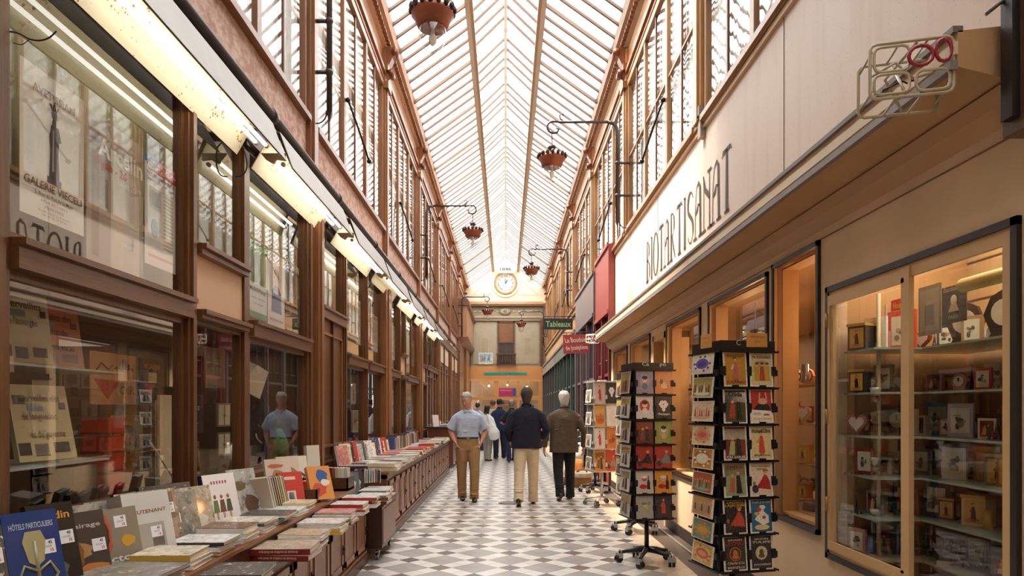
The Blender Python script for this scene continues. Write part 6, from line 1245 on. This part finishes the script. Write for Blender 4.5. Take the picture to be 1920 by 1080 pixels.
IT = [(0, 'frame', 1668, .15, '4a6a9c', 'blue'), (0, 'mug', 1622, .10, '7c94b8', 'blue and white'), (0, 'clock', 1690, .18, '8a6a4c', 'brown'), (0, 'tower', 1715, .2, '77706a', 'grey'), (0, 'tower', 1738, .22, '5a6a70', 'slate'), (0, 'frame', 1832, .17, '6b3450', 'purple'), (0, 'box', 1885, .17, '4a4840', 'dark'), (0, 'frame', 1780, .12, 'b8a88c', 'cream'),
      (1, 'tower', 1675, .2, '3a3028', 'dark bronze'), (1, 'box', 1640, .14, '8a8478', 'grey'), (1, 'frame', 1755, .2, '2c2624', 'black'), (1, 'box', 1790, .14, '3c5a8c', 'blue'), (1, 'cyl', 1850, .10, 'c9a02c', 'yellow'), (1, 'cyl', 1872, .11, '2c2420', 'black'), (1, 'tin', 1825, .17, 'd9c490', 'cream'), (1, 'mug', 1893, .07, 'd9d0c0', 'white'),
      (2, 'frame', 1620, .16, '8c2c24', 'red'), (2, 'box', 1655, .10, 'd9cfc0', 'white'), (2, 'tower', 1700, .17, '57504a', 'grey brown'), (2, 'clock', 1752, .2, '8c8c88', 'silver'), (2, 'frame', 1788, .18, 'e0d8c8', 'white'), (2, 'tin', 1850, .19, 'c9842c', 'orange'), (2, 'tin', 1893, .17, 'a86c2c', 'amber'),
      (3, 'tower', 1651, .13, '7c5a6c', 'mauve'), (3, 'clock', 1682, .18, '5c4a3c', 'bronze'), (3, 'frame', 1757, .2, '7c98b4', 'sky blue'), (3, 'frame', 1800, .19, 'b8a8b0', 'lilac'), (3, 'box', 1720, .12, 'd6cbb4', 'cream'), (3, 'box', 1850, .11, 'd9d0c0', 'white'),
      (4, 'frame', 1655, .17, '57483c', 'brown'), (4, 'heart', 1690, .13, 'b8a890', 'silver'), (4, 'cyl', 1733, .10, 'a8683c', 'copper'), (4, 'frame', 1842, .12, 'a8382c', 'red'), (4, 'frame', 1865, .15, 'd9cdb8', 'pale'), (4, 'tower', 1876, .14, '8a7a5c', 'brass'), (4, 'frame', 1905, .16, '3c3430', 'black'),
      (5, 'clock', 1808, .24, '5c4438', 'dark bronze'), (5, 'cyl', 1842, .1, '8a8a80', 'grey'), (5, 'clock', 1885, .26, '4a4038', 'black'), (5, 'frame', 1640, .2, 'e6e0d6', 'white'), (5, 'frame', 1690, .24, 'd0482c', 'red and yellow'), (5, 'tower', 1752, .14, '6b6258', 'pewter')]
rs3 = random.Random(21); CN = [('ivory', 'dccfb4'), ('rust', '9c4a2c'), ('olive', '6b6b40'), ('plum', '5c3a4c'), ('tan', 'a88458'), ('navy', '2c3450'), ('rose', 'b8807c'), ('charcoal', '33302e')]
used_ = set()
for sh_ in range(6):
    for px_ in range(1606, 1900, 24):
        kd_ = rs3.choice(['tower', 'clock', 'frame', 'box', 'frame', 'mug', 'tin', 'heart']); q_ = rs3.choice(CN)
        if any(a[0] == sh_ and abs(a[2] - px_) < 13 for a in IT) or (kd_, q_[0], sh_) in used_: continue
        used_.add((kd_, q_[0], sh_)); IT.append((sh_, kd_, px_, rs3.uniform(.1, .17), q_[1], q_[0]))
for (sh, kd, px, h, c, cn_) in IT:
    X = min(2.55 + .12 * (IT.index((sh, kd, px, h, c, cn_)) % 2), 4.16 * (px - 948) / 1275); y = ypx(px, X); f, nm_, lb, ct, mt_ = KI[kd]; m = MB(); f(m, h, hx(c)); o = m.build(nm_, mt_); side(o, X, y, SH[sh] + .001, -62, 0)
    tag(o, f'{cn_} {lb} on the {SN[sh]} shelf of the large right window', ct, 'souvenirs in the large right display window')
def ap(px0, px1, y0, y1, X, bg_, fn, label, brd=None):
    ya, yb = ypx(px1, X), ypx(px0, X); yc = (ya + yb) / 2; z1, z0 = 1.5 + (HZ - y0) * yc / F, 1.5 + (HZ - y1) * yc / F; w, h = yb - ya, z1 - z0
    m = MB(); m.box(-w / 2, w / 2, 0, .004, -h / 2, h / 2, hx(bg_)); fn(m, w, h); o = m.build('poster', 'paper', loc=(X, yc, (z0 + z1) / 2), rot=(0, 0, R(-90))); return tag(o, label, 'poster')
ap(1634, 1662, 575, 630, 2.42, 'dcdcd8', lambda m, w, h: (m.prism([(-w * .1, -h * .3), (w * .1, -h * .3), (w * .08, h * .1), (0, h * .2), (-w * .08, h * .1)], 'y', -.002, -.001, hx('1f1c1c'))), 'white card with a black bottle silhouette hanging in the large right window')
ap(1671, 1702, 560, 642, 2.44, 'd0b48c', lambda m, w, h: (Q_(m, -w / 2, h * .25, w / 2, h / 2, 'c9341f'), T_(m, 'Nougat', 0, h * .35, .04, 'e6b43c', w * .7, .02), m.ball((0, -.001, -h * .02), (w * .22, .002, h * .16), hx('a8785c'), 12, 5)), 'red and tan advertising poster hanging in the large right window')
ap(1722, 1765, 535, 628, 2.40, '8a8074', lambda m, w, h: (Q_(m, -w * .42, -h * .42, w * .42, h * .42, '9c9484', 1), Q_(m, -w * .2, -h * .3, w * .2, h * .1, '77706a', 2)), 'grey engraving with a white edge in the large right window')
ap(1766, 1812, 535, 605, 2.38, '4a443c', lambda m, w, h: (T_(m, 'Baudelaire', 0, h * .42, .03, 'a89c84', w * .8), m.prism([(-w * .22, -h * .2), (w * .22, -h * .2), (w * .12, h * .0), (-w * .12, h * .0)], 'y', -.002, -.001, hx('b8b0a0')), m.ball((0, -.001, h * .1), (w * .13, .003, h * .15), hx('cfc6b8'), 12, 6), T_(m, 'PARIS', 0, -h * .35, .02, 'a89c84', w * .4)), 'dark portrait poster of a poet in the large right window')
m = MB(); m.tube([(2.3, 2.65, 2.12), (2.3, 3.42, 2.12)], .035, hx('d9c070'), 12); tag(m.build('fluorescent_tube', 'paint'), 'yellowed tube light casing at the top of the large right window', 'light')
for k, z in enumerate((.85, 1.16, 1.58)):
    r = tag(empty('spotlight', (2.22, 4.08, z)), ['lowest', 'middle', 'uppermost'][k] + ' of three small clear spotlights on the pole in the large right window', 'light'); m = MB(); m.lathe([(.012, 0), (.03, .03), (.032, .05)], (0, 0, 0), hx('d9d2c4'), 12); m.build('lamp_head', 'metal', r); m = MB(); m.ball((.02, .03, -.02), .022, hx('b8b0a0'), 8, 6); m.build('joint', 'metal', r)
m = MB(); m.tube([(2.26, 4.12, .6), (2.26, 4.12, 2.2)], .012, hx('cfc0a0'), 8); tag(m.build('display_pole', 'paint'), 'pale upright pole carrying the small spotlights', 'pole')
# inner shop seen through the other right windows
KK = list(KI)
rs2 = random.Random(8); cnt = 0
for wi, (y0, y1) in enumerate(((4.45, 5.6), (5.7, 7.6), (7.7, 9.4), (9.6, 11.4))):
    for k, z in enumerate((.74, 1.05, 1.38, 1.72)):
        m = MB(); m.box(2.45, 2.85, y0, y1, z - .014, z, hx('a87848')); tag(m.build('display_shelf', 'wood_long'), f'{ORD[k]} shelf from the floor in the {ORD[wi]} craft shop bay past the large window', 'shelf')
        n = (8, 14, 12, 6)[wi]
        for q in range(n):
            kd = rs2.choice(KK); f, nm_, lb, ct, mt_ = KI[kd]; m = MB(); cname, ch = rs2.choice([('red', 'a83c28'), ('gold', 'c99a3c'), ('copper', 'b8683c'), ('white', 'e0d4c0'), ('brown', '6b4630'), ('cream', 'd9bc8c'), ('dark', '3a2c24')]); f(m, rs2.uniform(.12, .2), hx(ch)); o = m.build(nm_, mt_)
            side(o, 2.54 + .1 * (q % 2), y0 + .12 + q * (y1 - y0 - .2) / n, z + .001, -60); cnt += 1
            tag(o, f'{cname} {lb}, {ORD[q]} on the {ORD[k]} shelf of craft shop bay {wi + 1}', ct, 'goods on the inner craft shop shelves')
for (x, y, z, lab) in ((2.95, 6.05, 2.18, 'glowing bare bulb behind the window over the nearest rack'), (2.9, 7.9, 2.24, 'glowing bare bulb in the window beyond the nearest rack'), (2.7, 4.95, 2.28, 'glowing bulb at the top of the narrow cream-framed window')):
    r = tag(empty('light_bulb', (x, y, z)), lab, 'light bulb'); m = MB(); m.ball((0, 0, 0), .04, (1, 1, 1)); m.build('bulb', 'warm_bulb', r); m = MB(); m.tube([(0, 0, .04), (0, 0, .5)], .006, BLACK, 6); m.lathe([(.02, .03), (.02, .08)], (0, 0, 0), BLACK, 8); m.build('cord', 'black', r); point((x, y, z - .1), 14, (1, .62, .32))
m = MB(); m.lathe([(.11, 0), (.07, .2)], (0, 0, 0), hx('e0793c'), 16, closed=False); o = m.build('lamp_shade', 'tube_dim', loc=(2.44, 4.72, 1.40)); o.data.materials[0] = M['paper']; tag(o, 'orange lamp shade standing on the inner shelf of the narrow cream-framed window', 'lamp shade')
for k in range(9):   # stacked coasters / plates low in the narrow window
    m = MB(); m.box(-.09, .09, -.07, .07, 0, .016, hx(['e0d6c8', 'b8b0a8', '77706a'][k % 3])); o = m.build('plate_pack', 'gloss', loc=(2.34, 4.68 + (k % 3) * .2, .742 + (k // 3) * .018), rot=(0, 0, k)); tag(o, f'{ORD[k]} flat pack of the silvery pile low in the narrow cream-framed window', 'pack', 'silvery packs in the narrow window')
m = MB(); m.box(2.2, 2.45, 4.48, 5.15, .70, .735, hx('c99a60')); tag(m.build('display_ledge', 'paint'), 'low ledge under the silvery pile in the narrow window', 'ledge')

for i in range(24):   # pictures on the far cross wall of the craft shop
    kd = ['blob', 'scroll', 'lady', 'people', 'soap'][i % 5]; o = card(.30, .38, kd, (rs3.choice(['e6d9c0', 'd9c9a8', 'b8a890', 'c9b8a0', '8a7a64']), '8c5a40', 'b8a078', '6b7a80'), None, None, rs3.choice(['4a3424', 'e9e0d0', '8a6a40']), .02); o.name = 'framed_print'
    o.location = (2.42 + (i % 8) * .34, 13.20, .85 + (i // 8) * .62); tag(o, f'{ORD[i % 8]} framed print from the window on the {["lower", "middle", "upper"][i // 8]} row of the craft shop cross wall', 'picture', 'prints on the craft shop cross wall')
# ---------------------------------------------------------------- people
SK = hx('c98f74')
def lerp(a, b, t): return tuple(a[i] + (b[i] - a[i]) * t for i in range(3))
def limb(m, pts, rs, col, seg=14, flat_=1.):
    n = len(pts); rings = []
    for i in range(n):
        d = Vector(pts[min(i + 1, n - 1)]) - Vector(pts[max(i - 1, 0)]); rings.append((pts[i], rs[i], rs[i] * flat_, d))
    m.loft(rings, col, seg)
def path3(a, b, c): return [a, lerp(a, b, .35), lerp(a, b, .7), b, lerp(b, c, .35), lerp(b, c, .7), c]
def person(loc, rz, H, label, top, hem, trou, hairc, style='jacket', feet=((-.10, -.16, 0.), (.10, .14, 0.)), knees=None, arms=None, headrot=(0, 0, 0), short=False, vox=.009,
           shoe='1c1816', skin=SK, hairstyle='short', belt=None, lean=0., shoulder=.205, waistw=.175, bag=None, trr=1.0, topmat='cloth'):
    k = H / 1.78
    r = tag(empty('person', loc, rz), label, 'person'); r.scale = (k, k, k); r.rotation_euler.x = lean
    # limbs
    hipz, kz = .92, .50; legs = []
    for i, s in enumerate((-1, 1)):
        f = feet[i]; an = (f[0], f[1] + .0, f[2] + .09); hp = (s * .095, 0, hipz)
        kn = knees[i] if knees else ((hp[0] + an[0]) / 2 + s * .01, (hp[1] + an[1]) / 2 - .035, kz); legs.append((hp, kn, an))
    arms = arms or [((-.28, .03, 1.14), (-.27, -.06, .87)), ((.28, .03, 1.14), (.27, -.06, .87))]
    AR_ = []
    for i, s in enumerate((-1, 1)): AR_.append(((s * (shoulder - .035), .01, 1.405), arms[i][0], arms[i][1]))
    m = MB()
    m.loft([((0, .0, .86), .15, .10, (0, 0, 1)), ((0, 0, .98), .155, .10, (0, 0, 1)), ((0, 0, 1.1), .14, .095, (0, 0, 1)), ((0, 0, 1.28), .16, .11, (0, 0, 1)), ((0, .01, 1.40), .165, .10, (0, 0, 1)), ((0, .015, 1.47), .09, .07, (0, 0, 1)), ((0, .01, 1.52), .056, .058, (0, 0, 1)), ((0, -.005, 1.60), .055, .058, (0, 0, 1))], skin, 20)
    for hp, kn, an in legs: limb(m, path3(hp, kn, an), [.088, .08, .066, .056, .055, .045, .038], skin)
    for (sh, el, wr) in AR_:
        limb(m, path3((sh[0] - (.03 if sh[0] > 0 else -.03), sh[1], sh[2] - .05), el, wr), [.035, .045, .042, .040, .040, .034, .027], skin)
        d = (Vector(wr) - Vector(el)).normalized(); s = 1 if sh[0] > 0 else -1; pal = Vector(wr) + d * .05
        q = Vector((0, 1, 0)); q = (q - d * q.dot(d)).normalized(); o_ = d.cross(q)
        m.loft([(Vector(wr) - d * .01, .024, .026, d), (Vector(wr) + d * .03, .020, .036, d), (pal + d * .03, .018, .042, d), (pal + d * .045, .012, .036, d)], skin, 12)
        inn = Vector((-s, 0, 0)) ; inn = (inn - d * inn.dot(d)).normalized()
        for j, (off, ln) in enumerate(((-.030, .062), (-.010, .074), (.010, .070), (.029, .054))):
            b0 = pal + d * .03 + q * off; m.tube([b0, b0 + d * ln * .45 + inn * .006, b0 + d * ln * .8 + inn * .02, b0 + d * ln * .95 + inn * .036], [.0098, .0095, .0088, .0075], skin, 8)
        b0 = pal - d * .02 - q * .030; m.tube([b0, b0 - q * .022 + d * .025 + inn * .008, b0 - q * .026 + d * .052 + inn * .018], [.013, .011, .009], skin, 8)
    hr = Matrix.Translation((0, .0, 1.56)) @ Matrix.Rotation(headrot[2], 4, 'Z') @ Matrix.Rotation(headrot[0], 4, 'X') @ Matrix.Rotation(headrot[1], 4, 'Y') @ Matrix.Translation((0, 0, -1.56))
    m.T = hr
    m.loft([((0, -.035, 1.552), .03, .035, (0, 0, 1)), ((0, -.030, 1.572), .050, .062, (0, 0, 1)), ((0, -.018, 1.60), .062, .083, (0, 0, 1)), ((0, -.01, 1.64), .071, .092, (0, 0, 1)), ((0, -.004, 1.68), .076, .097, (0, 0, 1)), ((0, .0, 1.72), .075, .096, (0, 0, 1)), ((0, .005, 1.75), .062, .082, (0, 0, 1)), ((0, .008, 1.772), .038, .05, (0, 0, 1)), ((0, .008, 1.778), .01, .01, (0, 0, 1))], skin, 24)
    m.ball((0, -.108, 1.643), (.014, .02, .013), skin, 8, 6); m.tube([(0, -.092, 1.688), (0, -.104, 1.665), (0, -.112, 1.647)], [.009, .011, .014], skin, 8)
    for s in (-1, 1):
        m.ball((s * .077, .005, 1.665), (.010, .02, .032), skin, 8, 8); m.ball((s * .03, -.086, 1.697), (.024, .012, .008), skin, 8, 6); m.ball((s * .038, -.075, 1.64), (.02, .018, .018), skin, 8, 6)
    m.ball((0, -.096, 1.612), (.024, .008, .006), skin, 8, 6); m.ball((0, -.094, 1.603), (.020, .009, .006), skin, 8, 6); m.ball((0, -.088, 1.572), (.018, .014, .014), skin, 8, 6)
    m.T = None
    b = m.build('body', 'skin'); remesh(b, min(vox, .0075), 3, .4); b.parent = r
    if vox < .01:
        for s in (-1, 1):
            e_ = MB(); e_.T = hr; e_.ball((s * .03, -.088, 1.682), (.012, .007, .006), hx('ece6e0'), 8, 6); e_.build('eye', 'gloss', r)
            e_ = MB(); e_.T = hr; e_.ball((s * .03, -.0945, 1.682), (.005, .003, .005), hx('2c3438'), 8, 6); e_.build('iris', 'gloss', r)
            e_ = MB(); e_.T = hr; e_.tube([(s * .012, -.098, 1.703), (s * .03, -.099, 1.708), (s * .048, -.088, 1.702)], .0045, hx(hairc), 6); e_.build('eyebrow', 'hair', r)
        e_ = MB(); e_.T = hr; e_.tube([(-.022, -.101, 1.608), (0, -.106, 1.607), (.022, -.101, 1.608)], .004, hx('a8604f'), 6); e_.build('lips', 'skin', r)
    # hair
    m = MB(); m.T = hr; hc = hx(hairc)
    m.loft([((0, .035, 1.625), .055, .062, (0, 0, 1)), ((0, .03, 1.65), .077, .078, (0, 0, 1)), ((0, .022, 1.69), .086, .087, (0, 0, 1)), ((0, .014, 1.73), .087, .095, (0, 0, 1)), ((0, .006, 1.765), .073, .086, (0, 0, 1)), ((0, .006, 1.79), .045, .055, (0, 0, 1)), ((0, .006, 1.798), .01, .01, (0, 0, 1))], hc, 24)
    rr_ = random.Random(int(abs(loc[0]) * 1000) + 7)
    for _ in range(46):
        a = rr_.uniform(0, 6.28); z = rr_.uniform(1.64, 1.785); rr2 = .082 * math.sqrt(max(.05, 1 - ((z - 1.70) / .10) ** 2)); yy = .018 + math.sin(a) * rr2
        if yy < -.055 and z < 1.745: continue
        m.ball((math.cos(a) * rr2, yy, z), (.016, .016, .02), hc, 6, 5)
    if hairstyle == 'long': m.loft([((0, .05, 1.46), .07, .03, (0, 0, 1)), ((0, .05, 1.55), .085, .05, (0, 0, 1)), ((0, .04, 1.66), .085, .07, (0, 0, 1))], hc, 14)
    if hairstyle == 'collar':
        m.loft([((0, .055, 1.545), .05, .03, (0, 0, 1)), ((0, .05, 1.59), .07, .048, (0, 0, 1)), ((0, .035, 1.65), .084, .07, (0, 0, 1))], hc, 14)
    h_ = m.build('hair', 'hair'); remesh(h_, .008, 2, .3); h_.parent = r
    # trousers
    m = MB(); tc = hx(trou); U = (0, 0, 1)
    m.loft([((0, .0, .83), .155 * trr, .115, U), ((0, .005, .90), .178 * trr, .125, U), ((0, .0, .98), .170 * trr, .115, U), ((0, -.005, 1.04), waistw - .008, .105, U)], tc, 22)
    for i, (hp, kn, an) in enumerate(legs):
        hp2 = (hp[0] * .95, hp[1], .86); P = path3(hp2, kn, (an[0], an[1] + .0, an[2] - .055)); limb(m, P, [.108 * trr, .100 * trr, .090, .082, .077, .072, .078], tc, 18)
        rr3 = random.Random(i)
        for j in range(3): p = lerp(kn, an, rr3.uniform(-.2, .9)); m.ball(p, (.084, .088, .016), tc, 12, 5)
        p = lerp(kn, an, .93); m.ball((p[0], p[1] - .02, p[2]), (.078, .088, .018), tc, 12, 5)
    t_ = m.build('trousers', 'cloth'); remesh(t_, vox, 5, .5); t_.parent = r
    # shoes
    for i, (hp, kn, an) in enumerate(legs):
        m = MB(); f = feet[i]; up = f[2]; x, y = f[0], f[1]; tl = .0 if up < .02 else -.07
        m.loft([((x, y + .07, f[2] + .045), .028, .035, (0, 1, 0)), ((x, y + .05, f[2] + .05), .037, .048, (0, 1, 0)), ((x, y - .02, f[2] + .048 + tl * .2), .039, .046, (0, 1, 0)), ((x, y - .10, f[2] + .035 + tl * .7), .045, .034, (0, 1, 0)), ((x, y - .17, f[2] + .028 + tl), .038, .026, (0, 1, 0)), ((x, y - .20, f[2] + .026 + tl), .02, .014, (0, 1, 0))], hx(shoe), 14)
        m.build('shoe', 'gloss', r)
    # top garment
    m = MB(); c = hx(top); W = waistw
    fl = .0 if style == 'shirt' else .025
    R_ = [((0, .0, hem), W + fl + (.012 if style != 'shirt' else -.006), (.125 if style != 'shirt' else .112) + fl, U), ((0, .0, (hem + 1.06) / 2), W + fl + .006, .125 + fl, U), ((0, .0, 1.08), W + fl * .6, .118 + fl, U), ((0, .005, 1.24), W + .012 + fl * .5, .122 + fl * .5, U), ((0, .012, 1.36), shoulder - .004, .118, U), ((0, .014, 1.41), shoulder - .012, .105, U), ((0, .016, 1.45), shoulder - .05, .088, U), ((0, .018, 1.485), .11, .072, U), ((0, .016, 1.505), .066, .060, U)]
    m.loft(R_, c, 26, 2.3)
    for (sh, el, wr) in AR_:
        s = 1 if sh[0] > 0 else -1; sh2 = (sh[0] - s * .015, sh[1], sh[2] - .01)
        m.ball((sh2[0] - s * .004, sh2[1], sh2[2] - .018), (.07, .072, .066), c, 16, 10); sh2 = lerp(sh2, el, .10)
        if short: P = [sh2, lerp(sh2, el, .35), lerp(sh2, el, .62), lerp(sh2, el, .88)]; limb(m, P, [.070, .076, .080, .086], c, 16)
        else: P = path3(sh2, el, lerp(el, wr, .97)); limb(m, P, [.074, .074, .066, .062, .058, .052, .05], c, 16); m.ball(lerp(sh2, el, .95), (.06, .066, .05), c, 12, 6)
    rr3 = random.Random(9)
    for j in range(7): a = rr3.uniform(0, 6.28); z = rr3.uniform(hem + .05, 1.2); m.ball((math.cos(a) * (W - .03 + fl), math.sin(a) * (.10 + fl), z), (.05, .04, .012), c, 8, 5)
    t_ = m.build({'shirt': 'shirt', 'jacket': 'jacket'}[style], topmat); remesh(t_, vox, 4, .5); t_.parent = r
    m = MB()
    if style == 'shirt':
        for s in (-1, 1): m.add([(s * .008, -.085, 1.47), (s * .066, -.045, 1.535), (s * .075, .02, 1.545), (s * .082, .0, 1.50), (s * .058, -.085, 1.455)], [(0, 1, 2, 3, 4)], c)
        m.tube([(-.065, .04, 1.53), (0, .08, 1.54), (.065, .04, 1.53)], .018, c, 8); o = m.build('collar', 'cloth', r)
        for j in range(5):
            q = MB(); q.ball((0, -.134, 1.40 - j * .08), (.006, .004, .006), hx('f0f2f6'), 8, 5)
            q.build('button', 'gloss', r)
        q = MB(); q.box(.05, .14, -.137, -.130, 1.22, 1.33, tuple(x * .95 for x in c)); q.build('breast_pocket', 'cloth', r)
    else:
        m.tube([(-.062, -.03, 1.50), (-.06, .05, 1.525), (0, .085, 1.535), (.06, .05, 1.525), (.062, -.03, 1.50)], .02, tuple(x * .9 for x in c), 8); m.build('collar', 'cloth', r)
    if belt:
        m = MB(); m.loft([((0, 0, 1.022), waistw + .005, .118, U), ((0, 0, 1.055), waistw + .003, .116, U)], hx(belt), 24); o = m.build('belt', 'gloss', r)
        q = MB(); q.box(-.022, .022, -.128, -.118, 1.02, 1.057, hx('b0a890')); q.build('buckle', 'metal', o)
    return r
PI1 = PI
# man with the blue shirt, coming towards the camera with his hands in his pockets
m1 = person((-.62, 11.15, 0), R(6), 1.77, 'grey-haired person in a light blue shirt and khaki trousers, hands in pockets', 'b9c6da', 1.045, 'a07c50', 'b5aea4', 'shirt', feet=((-.085, .12, .0), (.10, -.10, 0.)), arms=[((-.29, .06, 1.16), (-.215, -.03, .98)), ((.30, .06, 1.16), (.225, -.03, .98))], headrot=(R(24), 0, R(-28)), short=True, vox=.0085, belt='1f1814', waistw=.178, shoulder=.225, trr=1.06, skin=hx('cf957c'))
m2 = person((.33, 10.68, 0), R(178), 1.83, 'person with dark hair in a navy blazer and cream trousers, seen from behind', '161a2a', .86, 'd6c2a2', '3c302c', 'jacket', feet=((-.10, -.12, 0.), (.12, .28, .05)), knees=[(-.10, -.07, .50), (.11, .07, .49)], arms=[((-.31, .05, 1.14), (-.24, -.17, 1.02)), ((.30, .06, 1.14), (.26, -.10, .98))], headrot=(R(4), 0, 0), vox=.0085, hairstyle='collar', shoulder=.24, waistw=.20, shoe='1a1614')
m3 = person((.965, 11.25, 0), R(184), 1.79, 'white-haired person in a brown jacket and black trousers, seen from behind', '5a4a3a', .78, '191615', 'c9c2b8', 'jacket', feet=((-.12, -.10, 0.), (.09, .20, .05)), knees=[(-.11, -.06, .50), (.10, .02, .48)], arms=[((-.33, .04, 1.12), (-.33, -.02, .86)), ((.32, .05, 1.12), (.33, .04, .86))], headrot=(R(3), 0, 0), vox=.0085, hairstyle='collar', shoulder=.235, waistw=.205)
# the group further along
person((-.53, 19.7, 0), R(150), 1.60, 'person with dark hair in a white top carrying a large white plastic bag', 'dcdcdc', .95, 'a39d96', '221c1a', 'jacket', feet=((-.09, .08, 0.), (.09, -.08, 0.)), vox=.014, hairstyle='long', shoulder=.19, waistw=.16)
person((-.42, 22.6, 0), R(175), 1.80, 'person in a pale beige jacket, half hidden behind the one with the white bag', 'c9b39c', .82, '5a4a3c', '6b4c3c', 'jacket', vox=.014, shoulder=.22)
person((-.19, 20.6, 0), R(196), 1.80, 'person with short black hair in a dark blue suit and brown shoes', '1d2a48', .84, '18203a', '1c1715', 'jacket', feet=((-.16, -.05, 0.), (.12, .06, 0.)), vox=.014, shoe='4a2c1c', arms=[((-.30, .04, 1.12), (-.2, -.15, 1.0)), ((.28, .04, 1.12), (.25, -.08, .88))])
person((.17, 19.2, 0), R(182), 1.75, 'person with grey hair in a black short-sleeved top and dark blue trousers', '17171a', .95, '1c2540', '8a847c', 'shirt', feet=((-.08, -.05, 0.), (.07, .05, 0.)), vox=.014, short=True, arms=[((-.27, .05, 1.14), (-.22, -.15, .98)), ((.30, .05, 1.14), (.12, -.24, 1.06))])
person((-1.0, 24.5, 0), R(160), 1.72, 'dark-haired person in pale blue, just behind the one with hands in pockets', 'a9b4c8', .95, '3a3c44', '2c2420', 'shirt', vox=.016, short=True)
person((1.02, 26.5, 0), R(170), 1.68, 'distant person in a light cardigan beyond the brown jacket', 'd9cfc4', .8, '4a4440', '4a3c34', 'jacket', vox=.016)
m = MB(); m.loft([((0, 0, 0), .03, .02), ((.0, 0, .04), .15, .09), ((.01, 0, .2), .17, .11), ((.0, 0, .38), .11, .07), ((-.02, 0, .56), .05, .03), ((-.05, 0, .78), .02, .015)], hx('e9ebea'), 14, 2.4)
o = m.build('plastic_bag', 'cloth', loc=(-.29, 19.3, .62)); o.rotation_euler = (0, R(-14), 0); remesh(o, .012, 2); tag(o, 'large white plastic carrier bag hanging behind the person in the white top', 'bag')
